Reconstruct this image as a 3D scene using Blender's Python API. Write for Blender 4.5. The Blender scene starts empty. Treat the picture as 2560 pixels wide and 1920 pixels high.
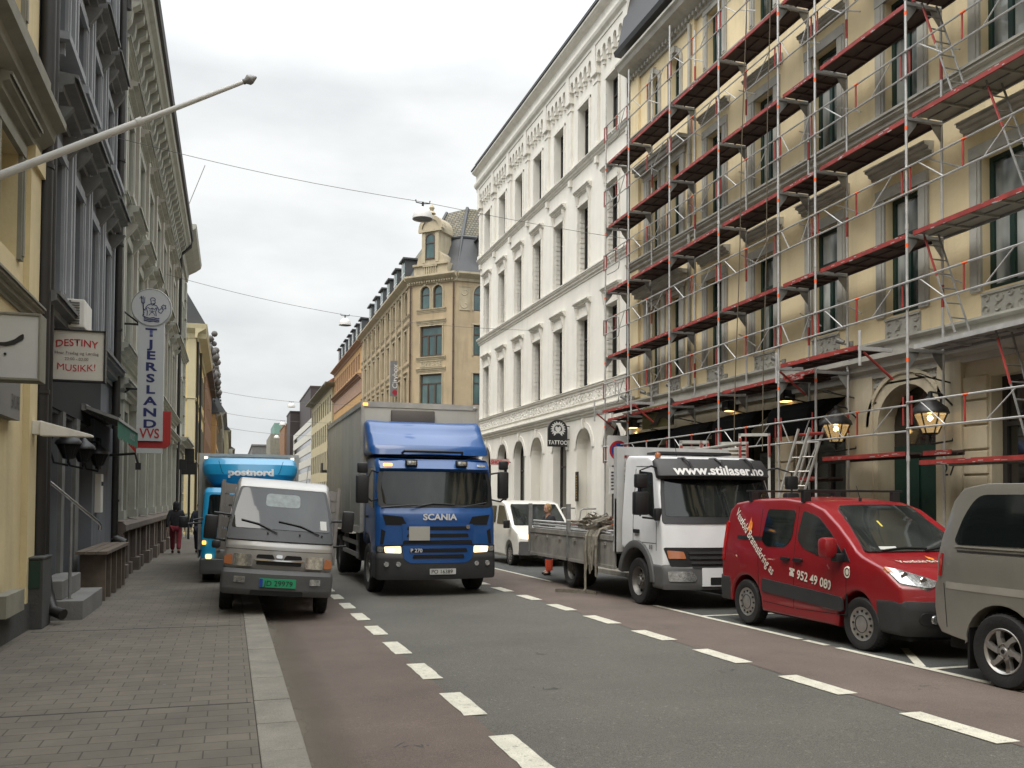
import bpy, bmesh, math, random
from mathutils import Vector, Matrix
from mathutils.geometry import tessellate_polygon
random.seed(7)
S = bpy.context.scene
COL = S.collection
R = math.radians
pi = math.pi

# ---------------------------------------------------------------- camera
cd = bpy.data.cameras.new('camera'); cam = bpy.data.objects.new('camera', cd); COL.objects.link(cam)
YAW, PIT, ROL = R(17.6), R(1.56), R(.36)
F = Vector((math.sin(YAW)*math.cos(PIT), math.cos(YAW)*math.cos(PIT), math.sin(PIT)))
r0 = Vector((math.cos(YAW), -math.sin(YAW), 0)); u0 = r0.cross(F)
r1 = r0*math.cos(ROL)+u0*math.sin(ROL); u1 = -r0*math.sin(ROL)+u0*math.cos(ROL)
mw = Matrix((( r1.x, u1.x, -F.x, 0), (r1.y, u1.y, -F.y, 0), (r1.z, u1.z, -F.z, 1.8), (0, 0, 0, 1)))
cam.matrix_world = mw
cd.sensor_width = 36; cd.lens = 36*2213/2560; cd.shift_y = 229/2560
cd.clip_start = .05; cd.clip_end = 2000
S.camera = cam

# ---------------------------------------------------------------- world, overcast
SUN_EL, SUN_AZ = R(57), R(-128)          # sun veiled by cloud, over the left-hand roofs
W = bpy.data.worlds.new('World'); S.world = W; W.use_nodes = True
nt = W.node_tree; nt.nodes.clear()
def N(t, **k):
    n = nt.nodes.new(t)
    for a, b in k.items(): setattr(n, a, b)
    return n
out = N('ShaderNodeOutputWorld'); bg = N('ShaderNodeBackground'); nt.links.new(bg.outputs[0], out.inputs[0])
sky = N('ShaderNodeTexSky', sky_type='NISHITA'); sky.sun_disc = False
sky.sun_elevation = SUN_EL; sky.sun_rotation = SUN_AZ; sky.air_density = 1.5; sky.dust_density = 4
tc = N('ShaderNodeTexCoord'); mp = N('ShaderNodeMapping'); mp.inputs['Scale'].default_value = (1.0, 1.0, 2.6)
mp.inputs['Location'].default_value = (.35, .1, .42)
nt.links.new(tc.outputs['Generated'], mp.inputs[0])
n1 = N('ShaderNodeTexNoise'); n1.inputs['Scale'].default_value = 2.3; n1.inputs['Detail'].default_value = 6; n1.inputs['Roughness'].default_value = .52
nt.links.new(mp.outputs[0], n1.inputs[0])
cr = N('ShaderNodeValToRGB'); e = cr.color_ramp.elements
e[0].position = .40; e[0].color = (5.3, 5.48, 5.58, 1); e[1].position = .62; e[1].color = (7.3, 7.38, 7.32, 1)
nt.links.new(n1.outputs[0], cr.inputs[0])
mx = N('ShaderNodeMix', data_type='RGBA'); mx.inputs[0].default_value = .92
nt.links.new(sky.outputs[0], mx.inputs[6]); nt.links.new(cr.outputs[0], mx.inputs[7])
sx_ = N('ShaderNodeSeparateXYZ'); nt.links.new(tc.outputs['Generated'], sx_.inputs[0])
mr = N('ShaderNodeMapRange'); mr.inputs[1].default_value = .42; mr.inputs[2].default_value = .95; mr.inputs[3].default_value = 1; mr.inputs[4].default_value = 4.4
nt.links.new(sx_.outputs[2], mr.inputs[0])          # an overcast sky is brightest overhead
sv = N('ShaderNodeVectorMath', operation='SCALE'); nt.links.new(mx.outputs[2], sv.inputs[0]); nt.links.new(mr.outputs[0], sv.inputs['Scale'])
nt.links.new(sv.outputs[0], bg.inputs[0]); bg.inputs[1].default_value = .10
sd = bpy.data.lights.new('sun', 'SUN'); so = bpy.data.objects.new('sun', sd); COL.objects.link(so)
sd.energy = 1.5; sd.angle = R(45); sd.color = (1, .94, .85)
sdir = Vector((math.sin(SUN_AZ)*math.cos(SUN_EL), math.cos(SUN_AZ)*math.cos(SUN_EL), math.sin(SUN_EL)))
so.rotation_euler = sdir.to_track_quat('Z', 'Y').to_euler(); so.location = (0, 0, 40)
S.view_settings.view_transform = 'Standard'; S.view_settings.look = 'None'; S.view_settings.exposure = 0.50
S.view_settings.gamma = 1
S.cycles.max_bounces = 6; S.cycles.diffuse_bounces = 4; S.cycles.glossy_bounces = 3; S.cycles.use_denoising = True

# ---------------------------------------------------------------- materials
MATS = {}
def mat(name, col, rough=.6, metal=0, var=.12, vs=2.5, bump=0, bs=60, coat=0, streak=0, emit=0, spec=.5, speck=0, grit=0, wear=0):
    if name in MATS: return MATS[name]
    m = bpy.data.materials.new(name); m.use_nodes = True; t = m.node_tree; b = t.nodes['Principled BSDF']
    b.inputs['Roughness'].default_value = rough; b.inputs['Metallic'].default_value = metal
    b.inputs['Coat Weight'].default_value = coat; b.inputs['Coat Roughness'].default_value = .04
    b.inputs['Specular IOR Level'].default_value = spec
    L = t.links.new; nn = t.nodes.new
    tc = nn('ShaderNodeTexCoord')
    no = nn('ShaderNodeTexNoise'); no.inputs['Scale'].default_value = vs; no.inputs['Detail'].default_value = 8; no.inputs['Roughness'].default_value = .62
    L(tc.outputs['Object'], no.inputs[0])
    ra = nn('ShaderNodeMapRange'); ra.inputs[1].default_value = .32; ra.inputs[2].default_value = .68
    ra.inputs[3].default_value = 1-var; ra.inputs[4].default_value = 1+var*.7; L(no.outputs[0], ra.inputs[0])
    fac = ra.outputs[0]
    def mul(a, bb):
        q = nn('ShaderNodeMath'); q.operation = 'MULTIPLY'; L(a, q.inputs[0]); L(bb, q.inputs[1]); return q.outputs[0]
    if streak:
        mp = nn('ShaderNodeMapping'); mp.inputs['Scale'].default_value = (2.2, 2.2, .22); L(tc.outputs['Object'], mp.inputs[0])
        n2 = nn('ShaderNodeTexNoise'); n2.inputs['Scale'].default_value = 1.3; n2.inputs['Detail'].default_value = 7; L(mp.outputs[0], n2.inputs[0])
        r2 = nn('ShaderNodeMapRange'); r2.inputs[1].default_value = .5; r2.inputs[2].default_value = .75
        r2.inputs[3].default_value = 1; r2.inputs[4].default_value = 1-streak; L(n2.outputs[0], r2.inputs[0]); fac = mul(fac, r2.outputs[0])
    if speck:
        vo = nn('ShaderNodeTexNoise'); vo.inputs['Scale'].default_value = 110; vo.inputs['Detail'].default_value = 2; L(tc.outputs['Object'], vo.inputs[0])
        r3 = nn('ShaderNodeMapRange'); r3.inputs[1].default_value = .35; r3.inputs[2].default_value = .68
        r3.inputs[3].default_value = 1-speck; r3.inputs[4].default_value = 1+speck*1.6; L(vo.outputs[0], r3.inputs[0]); fac = mul(fac, r3.outputs[0])
    for amt, sc_, lo, hi, a_, b_ in ((grit, 24, .58, .66, 1, 1+grit*1.1), (grit, 70, .60, .68, 1, 1+grit*1.9), (grit, 30, .34, .42, 1-grit*.45, 1), (wear, 19, .36, .42, 1-wear, 1), (wear, 55, .30, .38, 1-wear*.8, 1)):
        if not amt: continue
        g1 = nn('ShaderNodeTexNoise'); g1.inputs['Scale'].default_value = sc_; g1.inputs['Detail'].default_value = 4; g1.inputs['Roughness'].default_value = .75; L(tc.outputs['Object'], g1.inputs[0])
        g2 = nn('ShaderNodeMapRange'); g2.inputs[1].default_value = lo; g2.inputs[2].default_value = hi; g2.inputs[3].default_value = a_; g2.inputs[4].default_value = b_; L(g1.outputs[0], g2.inputs[0]); fac = mul(fac, g2.outputs[0])
    vm = nn('ShaderNodeVectorMath'); vm.operation = 'SCALE'; vm.inputs[0].default_value = col[:3]; L(fac, vm.inputs['Scale'])
    L(vm.outputs[0], b.inputs['Base Color'])
    if bump:
        bn = nn('ShaderNodeTexNoise'); bn.inputs['Scale'].default_value = bs; bn.inputs['Detail'].default_value = 5; L(tc.outputs['Object'], bn.inputs[0])
        bb = nn('ShaderNodeBump'); bb.inputs['Strength'].default_value = bump; bb.inputs['Distance'].default_value = .02
        L(bn.outputs[0], bb.inputs['Height']); L(bb.outputs[0], b.inputs['Normal'])
    if emit:
        b.inputs['Emission Color'].default_value = (*col[:3], 1); b.inputs['Emission Strength'].default_value = emit
    MATS[name] = m; return m

def brickmat(name, c1, c2, mortar, bw, rh, ms=.02, rough=.8, axes='xy', off=.5, bump=.5, squash=1, sc2=1.2):
    """blocks laid in courses; axes names which object axes run along and across the course"""
    if name in MATS: return MATS[name]
    m = bpy.data.materials.new(name); m.use_nodes = True; t = m.node_tree; b = t.nodes['Principled BSDF']
    L = t.links.new; nn = t.nodes.new
    tc = nn('ShaderNodeTexCoord'); sp = nn('ShaderNodeSeparateXYZ'); L(tc.outputs['Object'], sp.inputs[0])
    cb = nn('ShaderNodeCombineXYZ'); ix = {'x': 0, 'y': 1, 'z': 2}
    L(sp.outputs[ix[axes[0]]], cb.inputs[0]); L(sp.outputs[ix[axes[1]]], cb.inputs[1])
    br = nn('ShaderNodeTexBrick'); br.offset = off; br.squash = squash
    br.inputs['Scale'].default_value = 1; br.inputs['Brick Width'].default_value = bw; br.inputs['Row Height'].default_value = rh
    br.inputs['Mortar Size'].default_value = ms; br.inputs['Mortar Smooth'].default_value = .3; br.inputs['Bias'].default_value = -.2
    br.inputs['Color1'].default_value = (*c1, 1); br.inputs['Color2'].default_value = (*c2, 1); br.inputs['Mortar'].default_value = (*mortar, 1)
    L(cb.outputs[0], br.inputs[0])
    no = nn('ShaderNodeTexNoise'); no.inputs['Scale'].default_value = sc2; no.inputs['Detail'].default_value = 10; no.inputs['Roughness'].default_value = .7
    L(tc.outputs['Object'], no.inputs[0])
    ra = nn('ShaderNodeMapRange'); ra.inputs[1].default_value = .3; ra.inputs[2].default_value = .7; ra.inputs[3].default_value = .74; ra.inputs[4].default_value = 1.2
    L(no.outputs[0], ra.inputs[0])
    vm = nn('ShaderNodeVectorMath'); vm.operation = 'SCALE'; L(br.outputs[0], vm.inputs[0]); L(ra.outputs[0], vm.inputs['Scale'])
    L(vm.outputs[0], b.inputs['Base Color']); b.inputs['Roughness'].default_value = rough
    inv = nn('ShaderNodeMath'); inv.operation = 'SUBTRACT'; inv.inputs[0].default_value = 1; L(br.outputs['Fac'], inv.inputs[1])
    bb = nn('ShaderNodeBump'); bb.inputs['Strength'].default_value = bump; bb.inputs['Distance'].default_value = .012
    L(inv.outputs[0], bb.inputs['Height']); L(bb.outputs[0], b.inputs['Normal'])
    MATS[name] = m; return m

def glassmat(name, c1, c2, rough=.06, vs=1.2, spec=.8):
    """window glass over a dim room: dark, glossy, with paler patches coloured in as curtains, goods or reflections"""
    m = bpy.data.materials.new(name); m.use_nodes = True; t = m.node_tree; b = t.nodes['Principled BSDF']
    L = t.links.new; nn = t.nodes.new
    tc = nn('ShaderNodeTexCoord'); mp = nn('ShaderNodeMapping'); mp.inputs['Scale'].default_value = (1, 1, .35); L(tc.outputs['Object'], mp.inputs[0])
    no = nn('ShaderNodeTexNoise'); no.inputs['Scale'].default_value = vs; no.inputs['Detail'].default_value = 3; L(mp.outputs[0], no.inputs[0])
    cr = nn('ShaderNodeValToRGB'); e = cr.color_ramp.elements
    e[0].position = .42; e[0].color = (*c1, 1); e[1].position = .66; e[1].color = (*c2, 1); L(no.outputs[0], cr.inputs[0])
    L(cr.outputs[0], b.inputs['Base Color']); b.inputs['Roughness'].default_value = rough; b.inputs['Specular IOR Level'].default_value = spec
    b.inputs['IOR'].default_value = 1.55
    MATS[name] = m; return m

m_asph = mat('grey_asphalt', (.092, .087, .074), .85, var=.17, vs=.45, bump=.6, bs=140, speck=.3, grit=.55)
m_asph2 = mat('dark_asphalt', (.058, .060, .057), .85, var=.2, vs=.8, bump=.5, bs=120, speck=.3)
m_red = mat('red_asphalt', (.112, .086, .071), .88, var=.2, vs=.8, bump=.5, bs=140, speck=.2, grit=.22)
m_paint = mat('road_paint', (.52, .50, .41), .7, var=.16, vs=5, bump=.2, bs=60, speck=.12, wear=.5)
m_pave = brickmat('paving_blocks', (.122, .106, .084), (.098, .088, .071), (.048, .043, .034), .30, .20, .0055, .9, 'xy', .5, .4)
m_granite = mat('granite_kerb', (.180, .166, .138), .85, var=.26, vs=2.6, bump=.4, bs=60, speck=.15)
m_stone = mat('grey_stone', (.16, .155, .145), .85, var=.2, vs=1.5, bump=.4, bs=30)
m_darkstone = mat('dark_stone', (.055, .055, .052), .85, var=.2, vs=2, bump=.3, bs=30)
m_black = mat('black_plastic', (.012, .012, .013), .45, var=.2, bump=.1, bs=200)
m_rubber = mat('tyre_rubber', (.013, .013, .013), .8, var=.25, vs=9, bump=.25, bs=40)
m_galv = mat('galvanised_steel', (.46, .46, .45), .42, .35, var=.22, vs=4, bump=.1, bs=30)
m_steel = mat('dull_steel', (.26, .26, .25), .5, .4, var=.25, vs=4)
m_alu = mat('brushed_aluminium', (.46, .45, .42), .42, .4, var=.2, vs=3)
m_chrome = mat('chrome', (.75, .75, .75), .12, 1, var=.03)
m_redp = mat('red_scaffold_paint', (.27, .030, .024), .55, var=.35, vs=5, bump=.1)
m_orange = mat('orange_tape', (.85, .12, .02), .5, var=.05)
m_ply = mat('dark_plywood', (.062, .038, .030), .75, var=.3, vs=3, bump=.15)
m_deckalu = mat('ribbed_alu_deck', (.30, .29, .25), .55, .3, var=.15, vs=3)
m_white = mat('white_paint', (.62, .62, .60), .5, var=.06)
m_whitewall = mat('white_stucco', (.72, .70, .635), .85, var=.07, vs=.8, bump=.25, bs=12, streak=.10)
m_whitetrim = mat('white_trim', (.68, .66, .60), .8, var=.08, vs=3, bump=.15, bs=25, streak=.12)
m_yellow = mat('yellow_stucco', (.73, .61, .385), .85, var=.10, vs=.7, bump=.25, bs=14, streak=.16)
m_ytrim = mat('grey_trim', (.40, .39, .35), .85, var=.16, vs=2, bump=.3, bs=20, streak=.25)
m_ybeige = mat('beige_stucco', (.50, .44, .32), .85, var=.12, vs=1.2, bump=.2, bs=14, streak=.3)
m_green = mat('dark_green_paint', (.008, .032, .024), .4, var=.2)
m_greenaw = mat('green_cloth', (.012, .11, .065), .8, var=.15)
m_greyblue = mat('grey_blue_stucco', (.14, .148, .16), .85, var=.12, vs=1.2, bump=.2, bs=14, streak=.2)
m_greyblue2 = mat('grey_blue_trim', (.26, .27, .28), .8, var=.12, vs=2, bump=.15, bs=20, streak=.25)
m_dtrim = mat('dark_grey_moulding', (.14, .14, .132), .85, var=.2, vs=3, bump=.2, bs=20, streak=.2)
m_cream = mat('cream_stucco', (.60, .50, .29), .85, var=.1, vs=1, bump=.25, bs=14, streak=.2)
m_ctrim = mat('olive_grey_trim', (.22, .21, .165), .85, var=.15, vs=2, bump=.2, bs=20, streak=.2)
m_tj = mat('grey_green_stucco', (.29, .295, .245), .85, var=.1, vs=1.2, bump=.2, bs=14, streak=.2)
m_tj2 = mat('pale_grey_trim', (.37, .37, .32), .85, var=.12, vs=2, bump=.2, bs=20, streak=.2)
m_salmon = brickmat('salmon_brick', (.36, .155, .10), (.30, .12, .08), (.2, .13, .1), .24, .075, .008, .85, 'yz', .5, .3)
m_plinth = mat('brown_granite', (.125, .10, .082), .85, var=.2, vs=4, bump=.3, bs=40, speck=.15)
m_pipe = mat('black_drainpipe', (.018, .016, .014), .5, var=.2, vs=5)
m_frame_dk = mat('dark_window_frame', (.03, .027, .025), .5, var=.1)
m_frame_br = mat('brown_window_frame', (.07, .045, .032), .5, var=.1)
m_sand = mat('sandstone', (.40, .315, .20), .85, var=.16, vs=.5, bump=.2, bs=12, streak=.25)
m_sandtrim = mat('pale_sandstone', (.40, .345, .24), .85, var=.15, vs=1.5, bump=.25, bs=14, streak=.25)
m_slate = mat('slate_roof', (.055, .058, .062), .6, var=.15, vs=1, bump=.2, bs=8)
m_tileroof = brickmat('scaled_tiles', (.17, .15, .09), (.10, .09, .06), (.03, .03, .03), .24, .2, .03, .7, 'xz', .5, .8)
m_orangew = mat('orange_stucco', (.47, .29, .12), .85, var=.1, vs=.6, streak=.15)
m_pinkb = mat('pinkish_frieze', (.33, .215, .15), .85, var=.2, vs=2.5)
m_creamw = mat('pale_cream_stucco', (.50, .44, .28), .85, var=.08, vs=.6, streak=.15)
m_office = mat('white_office_panels', (.58, .57, .52), .7, var=.05, vs=.5)
m_darkb = mat('dark_brown_cladding', (.035, .025, .024), .6, var=.1)
m_brown = mat('brown_brick', (.23, .125, .065), .85, var=.15, vs=1)
m_greyorn = mat('dark_grey_ornament', (.13, .125, .12), .85, var=.2, vs=2)
m_yel2 = mat('bright_yellow_stucco', (.62, .50, .25), .85, var=.07, vs=.5)
m_copper = mat('green_copper', (.15, .26, .22), .7, var=.1)
m_terra = mat('terracotta_tiles', (.30, .13, .08), .8, var=.15)
m_awn = mat('black_awning_cloth', (.003, .003, .003), 1, var=.2, spec=.05)
m_glass = glassmat('dark_window_glass', (.012, .014, .015), (.05, .055, .055))
m_glassw = glassmat('curtain_and_painted_reflection_glass', (.03, .038, .037), (.52, .55, .53), vs=1.5)  # pale patches paint curtains and bright reflections into the base colour
m_glassc = glassmat('painted_sky_reflection_glass', (.03, .07, .07), (.09, .16, .15), vs=.9)  # blue-green base colour painted in for the reflected sky
m_shop = glassmat('shop_glass', (.008, .008, .007), (.05, .045, .035), vs=1.4)
m_carglass = glassmat('car_glass', (.006, .008, .008), (.028, .032, .030), .04, 1.3, .42)
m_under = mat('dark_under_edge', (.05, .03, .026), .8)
m_dark = mat('dark_interior', (.006, .006, .006), .9, var=.1)

# ---------------------------------------------------------------- geometry helpers
ORG = {}
def gz(y): return -.01*(y-8)
def setp(o, label=None, cat=None, group=None, kind=None):
    if label: o['label'] = label
    if cat: o['category'] = cat
    if group: o['group'] = group
    if kind: o['kind'] = kind
    return o
def thing(name, label, cat, loc=(0, 0, 0), group=None, local=False, rot=(0, 0, 0)):
    o = bpy.data.objects.new(name, None); COL.objects.link(o); o.location = loc; o.rotation_euler = rot
    o.empty_display_size = .2
    ORG[o.name] = Vector((0, 0, 0)) if local else Vector(loc)
    return setp(o, label, cat, group)

def link(name, me, parent=None, mats=(), org=None):
    o = bpy.data.objects.new(name, me); COL.objects.link(o)
    for m in mats: me.materials.append(m)
    if parent is not None:
        o.parent = parent; ORG[o.name] = ORG[parent.name]
        if ORG[parent.name].length > 0: me.transform(Matrix.Translation(-ORG[parent.name]))
    else:
        g = Vector(org) if org else Vector((0, 0, 0))
        if org: me.transform(Matrix.Translation(-g)); o.location = g
        ORG[o.name] = g
    return o

class MB:
    def __init__(s, f=None): s.v = []; s.f = []; s.m = []; s.fn = f; s.cur = 0
    def P(s, p):
        s.v.append(tuple(s.fn(*p)) if s.fn else tuple(p)); return len(s.v)-1
    def face(s, pts):
        s.f.append([s.P(p) for p in pts]); s.m.append(s.cur)
    def idx(s, ids): s.f.append(list(ids)); s.m.append(s.cur)
    def box(s, x0, x1, y0, y1, z0, z1):
        a = [s.P(p) for p in ((x0,y0,z0),(x1,y0,z0),(x1,y1,z0),(x0,y1,z0),(x0,y0,z1),(x1,y0,z1),(x1,y1,z1),(x0,y1,z1))]
        for q in ((0,3,2,1),(4,5,6,7),(0,1,5,4),(1,2,6,5),(2,3,7,6),(3,0,4,7)): s.idx([a[i] for i in q])
        return s
    def prism(s, poly, ax, a, b):
        def mk(p, t):
            return (t, p[0], p[1]) if ax == 'x' else ((p[0], t, p[1]) if ax == 'y' else (p[0], p[1], t))
        n = len(poly); A = [s.P(mk(p, a)) for p in poly]; B = [s.P(mk(p, b)) for p in poly]
        if n > 4:
            for tr in tessellate_polygon([[Vector((p[0], p[1], 0)) for p in poly]]):
                s.idx([A[i] for i in tr]); s.idx([B[i] for i in reversed(tr)])
        else:
            s.idx(A); s.idx(B[::-1])
        for i in range(n): j = (i+1) % n; s.idx([A[i], B[i], B[j], A[j]])
        return s
    def cyl(s, p, q, r, n=8, r2=None, cap=True):
        p = Vector(p); q = Vector(q); d = (q-p).normalized(); r2 = r if r2 is None else r2
        a = d.orthogonal().normalized(); b = d.cross(a)
        A = []; B = []
        for i in range(n):
            t = 2*pi*i/n; w = a*math.cos(t)+b*math.sin(t)
            A.append(s.P(p+w*r)); B.append(s.P(q+w*r2))
        for i in range(n): j = (i+1) % n; s.idx([A[i], A[j], B[j], B[i]])
        if cap: s.idx(A[::-1]); s.idx(B)
        return s
    def tube(s, pts, r, n=6):
        pts = [Vector(p) for p in pts]; rings = []; a = None
        for i, p in enumerate(pts):
            d = (pts[min(i+1, len(pts)-1)]-pts[max(i-1, 0)]).normalized()
            a = d.orthogonal().normalized() if a is None else (a-d*a.dot(d)).normalized()
            b = d.cross(a)
            rr = r[i] if isinstance(r, (list, tuple)) else r
            rings.append([s.P(p+(a*math.cos(2*pi*k/n)+b*math.sin(2*pi*k/n))*rr) for k in range(n)])
        for A, B in zip(rings, rings[1:]):
            for k in range(n): j = (k+1) % n; s.idx([A[k], A[j], B[j], B[k]])
        s.idx(rings[0][::-1]); s.idx(rings[-1])
        return s
    def lathe(s, prof, c=(0, 0, 0), n=20, ax='z', ring=False):
        rings = []
        for r, h in prof:
            ring = []
            for k in range(n):
                t = 2*pi*k/n; x = r*math.cos(t); y = r*math.sin(t)
                p = (c[0]+x, c[1]+y, c[2]+h) if ax == 'z' else ((c[0]+h, c[1]+x, c[2]+y) if ax == 'x' else (c[0]+x, c[1]+h, c[2]+y))
                ring.append(s.P(p))
            rings.append(ring)
        for A, B in zip(rings, rings[1:]):
            for k in range(n): j = (k+1) % n; s.idx([A[k], A[j], B[j], B[k]])
        if ring:
            for k in range(n): j = (k+1) % n; s.idx([rings[-1][k], rings[-1][j], rings[0][j], rings[0][k]])
        else: s.idx(rings[0][::-1]); s.idx(rings[-1])
        return s
    def done(s, name, mats, parent=None, org=None, smooth=None, bevel=0, merge=True):
        me = bpy.data.meshes.new(name); me.from_pydata(s.v, [], s.f)
        if not isinstance(mats, (list, tuple)): mats = [mats]
        for i, p in enumerate(me.polygons): p.material_index = s.m[i]
        bm = bmesh.new(); bm.from_mesh(me)
        if merge: bmesh.ops.remove_doubles(bm, verts=bm.verts, dist=.0004)
        bmesh.ops.recalc_face_normals(bm, faces=bm.faces)
        if bevel:
            ed = [e for e in bm.edges if len(e.link_faces) == 2 and e.calc_face_angle(0) > .6]
            bmesh.ops.bevel(bm, geom=ed, offset=bevel, segments=2, profile=.6, affect='EDGES', clamp_overlap=True)
        bm.to_mesh(me); bm.free()
        o = link(name, me, parent, mats, org)
        if smooth is not None:
            me.shade_smooth(); me.set_sharp_from_angle(angle=R(smooth))
        return o

def rpoly(pts, r, n=4):
    """round the corners of a polygon"""
    out = []; N_ = len(pts)
    for i, p in enumerate(pts):
        p = Vector(p[:2]); a = Vector(pts[i-1][:2]); b = Vector(pts[(i+1) % N_][:2])
        rr = r[i] if isinstance(r, (list, tuple)) else r
        da = a-p; db = b-p; rr = min(rr, da.length*.45, db.length*.45)
        if rr < 1e-4: out.append(tuple(p)); continue
        A = p+da.normalized()*rr; B = p+db.normalized()*rr
        for k in range(n+1):
            t = k/n; out.append(tuple(A*(1-t)**2+p*2*t*(1-t)+B*t*t))
    return out

_tc = {}
def textmesh(s, size=1, bold=0, sx=1, spacing=1, align='LEFT', shear=0, extr=0):
    cu = bpy.data.curves.new('writing', 'FONT'); cu.body = s; cu.size = size; cu.offset = bold*size; cu.space_character = spacing
    cu.align_x = align; cu.shear = shear; cu.resolution_u = 3; cu.extrude = extr
    o = bpy.data.objects.new('writing', cu); COL.objects.link(o)
    bpy.context.view_layer.update()
    dg = bpy.context.evaluated_depsgraph_get(); me = bpy.data.meshes.new_from_object(o.evaluated_get(dg))
    bpy.data.objects.remove(o); bpy.data.curves.remove(cu)
    for v in me.vertices: v.co.x *= sx
    return me
def text(s, fn, size, m, parent=None, name='writing', org=None, **k):
    """lettering laid on a surface; fn maps flat text coordinates (u, v) to a point"""
    me = textmesh(s, size, **k)
    for v in me.vertices: v.co = Vector(fn(v.co.x, v.co.y))
    return link(name, me, parent, [m], org)
# ---------------------------------------------------------------- ground
def sheet(name, x0, x1, y0, y1, dz, m, drift=0, kind='structure', lab=None):
    b = MB(); n = max(1, int((y1-y0)/8))
    for i in range(n):
        a = y0+(y1-y0)*i/n; c = y0+(y1-y0)*(i+1)/n
        X0a = x0(a) if callable(x0) else x0; X0c = x0(c) if callable(x0) else x0
        X1a = x1(a) if callable(x1) else x1; X1c = x1(c) if callable(x1) else x1
        b.face([(X0a, a, gz(a)+dz), (X1a, a, gz(a)+dz), (X1c, c, gz(c)+dz), (X0c, c, gz(c)+dz)])
    o = b.done(name, m); return setp(o, lab, None, None, kind)
sheet('ground', -300, 330, -80, 700, -.02, m_asph2)
sheet('road', .5, 9.5, -40, 330, 0, m_asph)
sheet('red_cycle_lane', .5, 1.93, -20, 300, .004, m_red)
sheet('red_cycle_lane', 5.5, 7.22, -20, 300, .004, m_red)
sheet('parking_lane', 7.22, 9.42, -20, 44, .004, m_asph2)
def slab(name, x0, x1, y0, y1, dz, m):
    b = MB(); b.fn = lambda x, y, z: (x, y, gz(y)+z); b.box(x0, x1, y0, y1, -.3, dz); o = b.done(name, m); setp(o, kind='structure'); return o
slab('left_pavement', -2.75, .2, -20, 51, .12, m_pave)
slab('left_pavement', -2.75, .2, 60, 330, .12, m_pave)
slab('right_pavement', 9.7, 12.4, -20, 45.5, .12, m_pave)
slab('right_pavement', 9.7, 12.4, 60, 330, .12, m_pave)
def kerb(name, x0, x1, y0, y1, L=.92):
    b = MB(); b.fn = lambda x, y, z: (x, y, gz(y)+z); y = y0
    while y < y1:
        l = L*random.uniform(.85, 1.15); j = random.uniform(-.004, .004)
        b.box(x0+.004, x1+j, y+.006, y+l-.006, -.25, .122+random.uniform(-.003, .003)); y += l
    setp(b.done(name, m_granite, bevel=.012), kind='structure')
kerb('left_kerb', .2, .50, 0, 51); kerb('left_kerb', .2, .5, 60, 130, 1.6)
kerb('right_kerb', 9.42, 9.7, 0, 45.5); kerb('right_kerb', 9.42, 9.7, 60, 130, 1.6)

def dashes(name, x, ys, w, L, m=m_paint):
    b = MB()
    for y in ys:
        jl = L*random.uniform(.94, 1.05); n = 8; pts = []
        for i in range(n+1): pts.append((x-w/2+random.uniform(-.006, .006), y-jl/2+jl*i/n))
        for i in range(n, -1, -1): pts.append((x+w/2+random.uniform(-.006, .006), y-jl/2+jl*i/n))
        b.prism([(p[0], p[1]) for p in pts], 'z', 0, .004)
    b.v = [(a, c, gz(c)+.006+z) for a, c, z in b.v]
    setp(b.done(name, m), kind='structure')
dashes('left_lane_marking', 1.96, [4.35+1.615*i for i in range(1, 40)], .2, .92)
dashes('right_lane_marking', 5.48, [3.9+1.752*i for i in range(0, 36)], .22, .98)
b = MB()
def strip(x0, y0, x1, y1, w=.1):
    d = Vector((x1-x0, y1-y0)).normalized(); n = Vector((-d.y, d.x))*w/2
    b.face([(x0-n.x, y0-n.y, gz(y0)+.012), (x1-n.x, y1-n.y, gz(y1)+.012), (x1+n.x, y1+n.y, gz(y1)+.012), (x0+n.x, y0+n.y, gz(y0)+.012)])
strip(7.17, 2, 7.17, 9.25); strip(7.17, 9.45, 7.17, 9.9); strip(7.17, 10.0, 7.17, 14.2); strip(7.17, 19.5, 7.17, 30)
strip(7.22, 7.75, 9.3, 7.75, .08); strip(7.2, 7.9, 7.95, 9.0, .1); strip(7.2, 12.6, 9.3, 12.6, .1)
setp(b.done('parking_line', m_paint), kind='structure')
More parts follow.
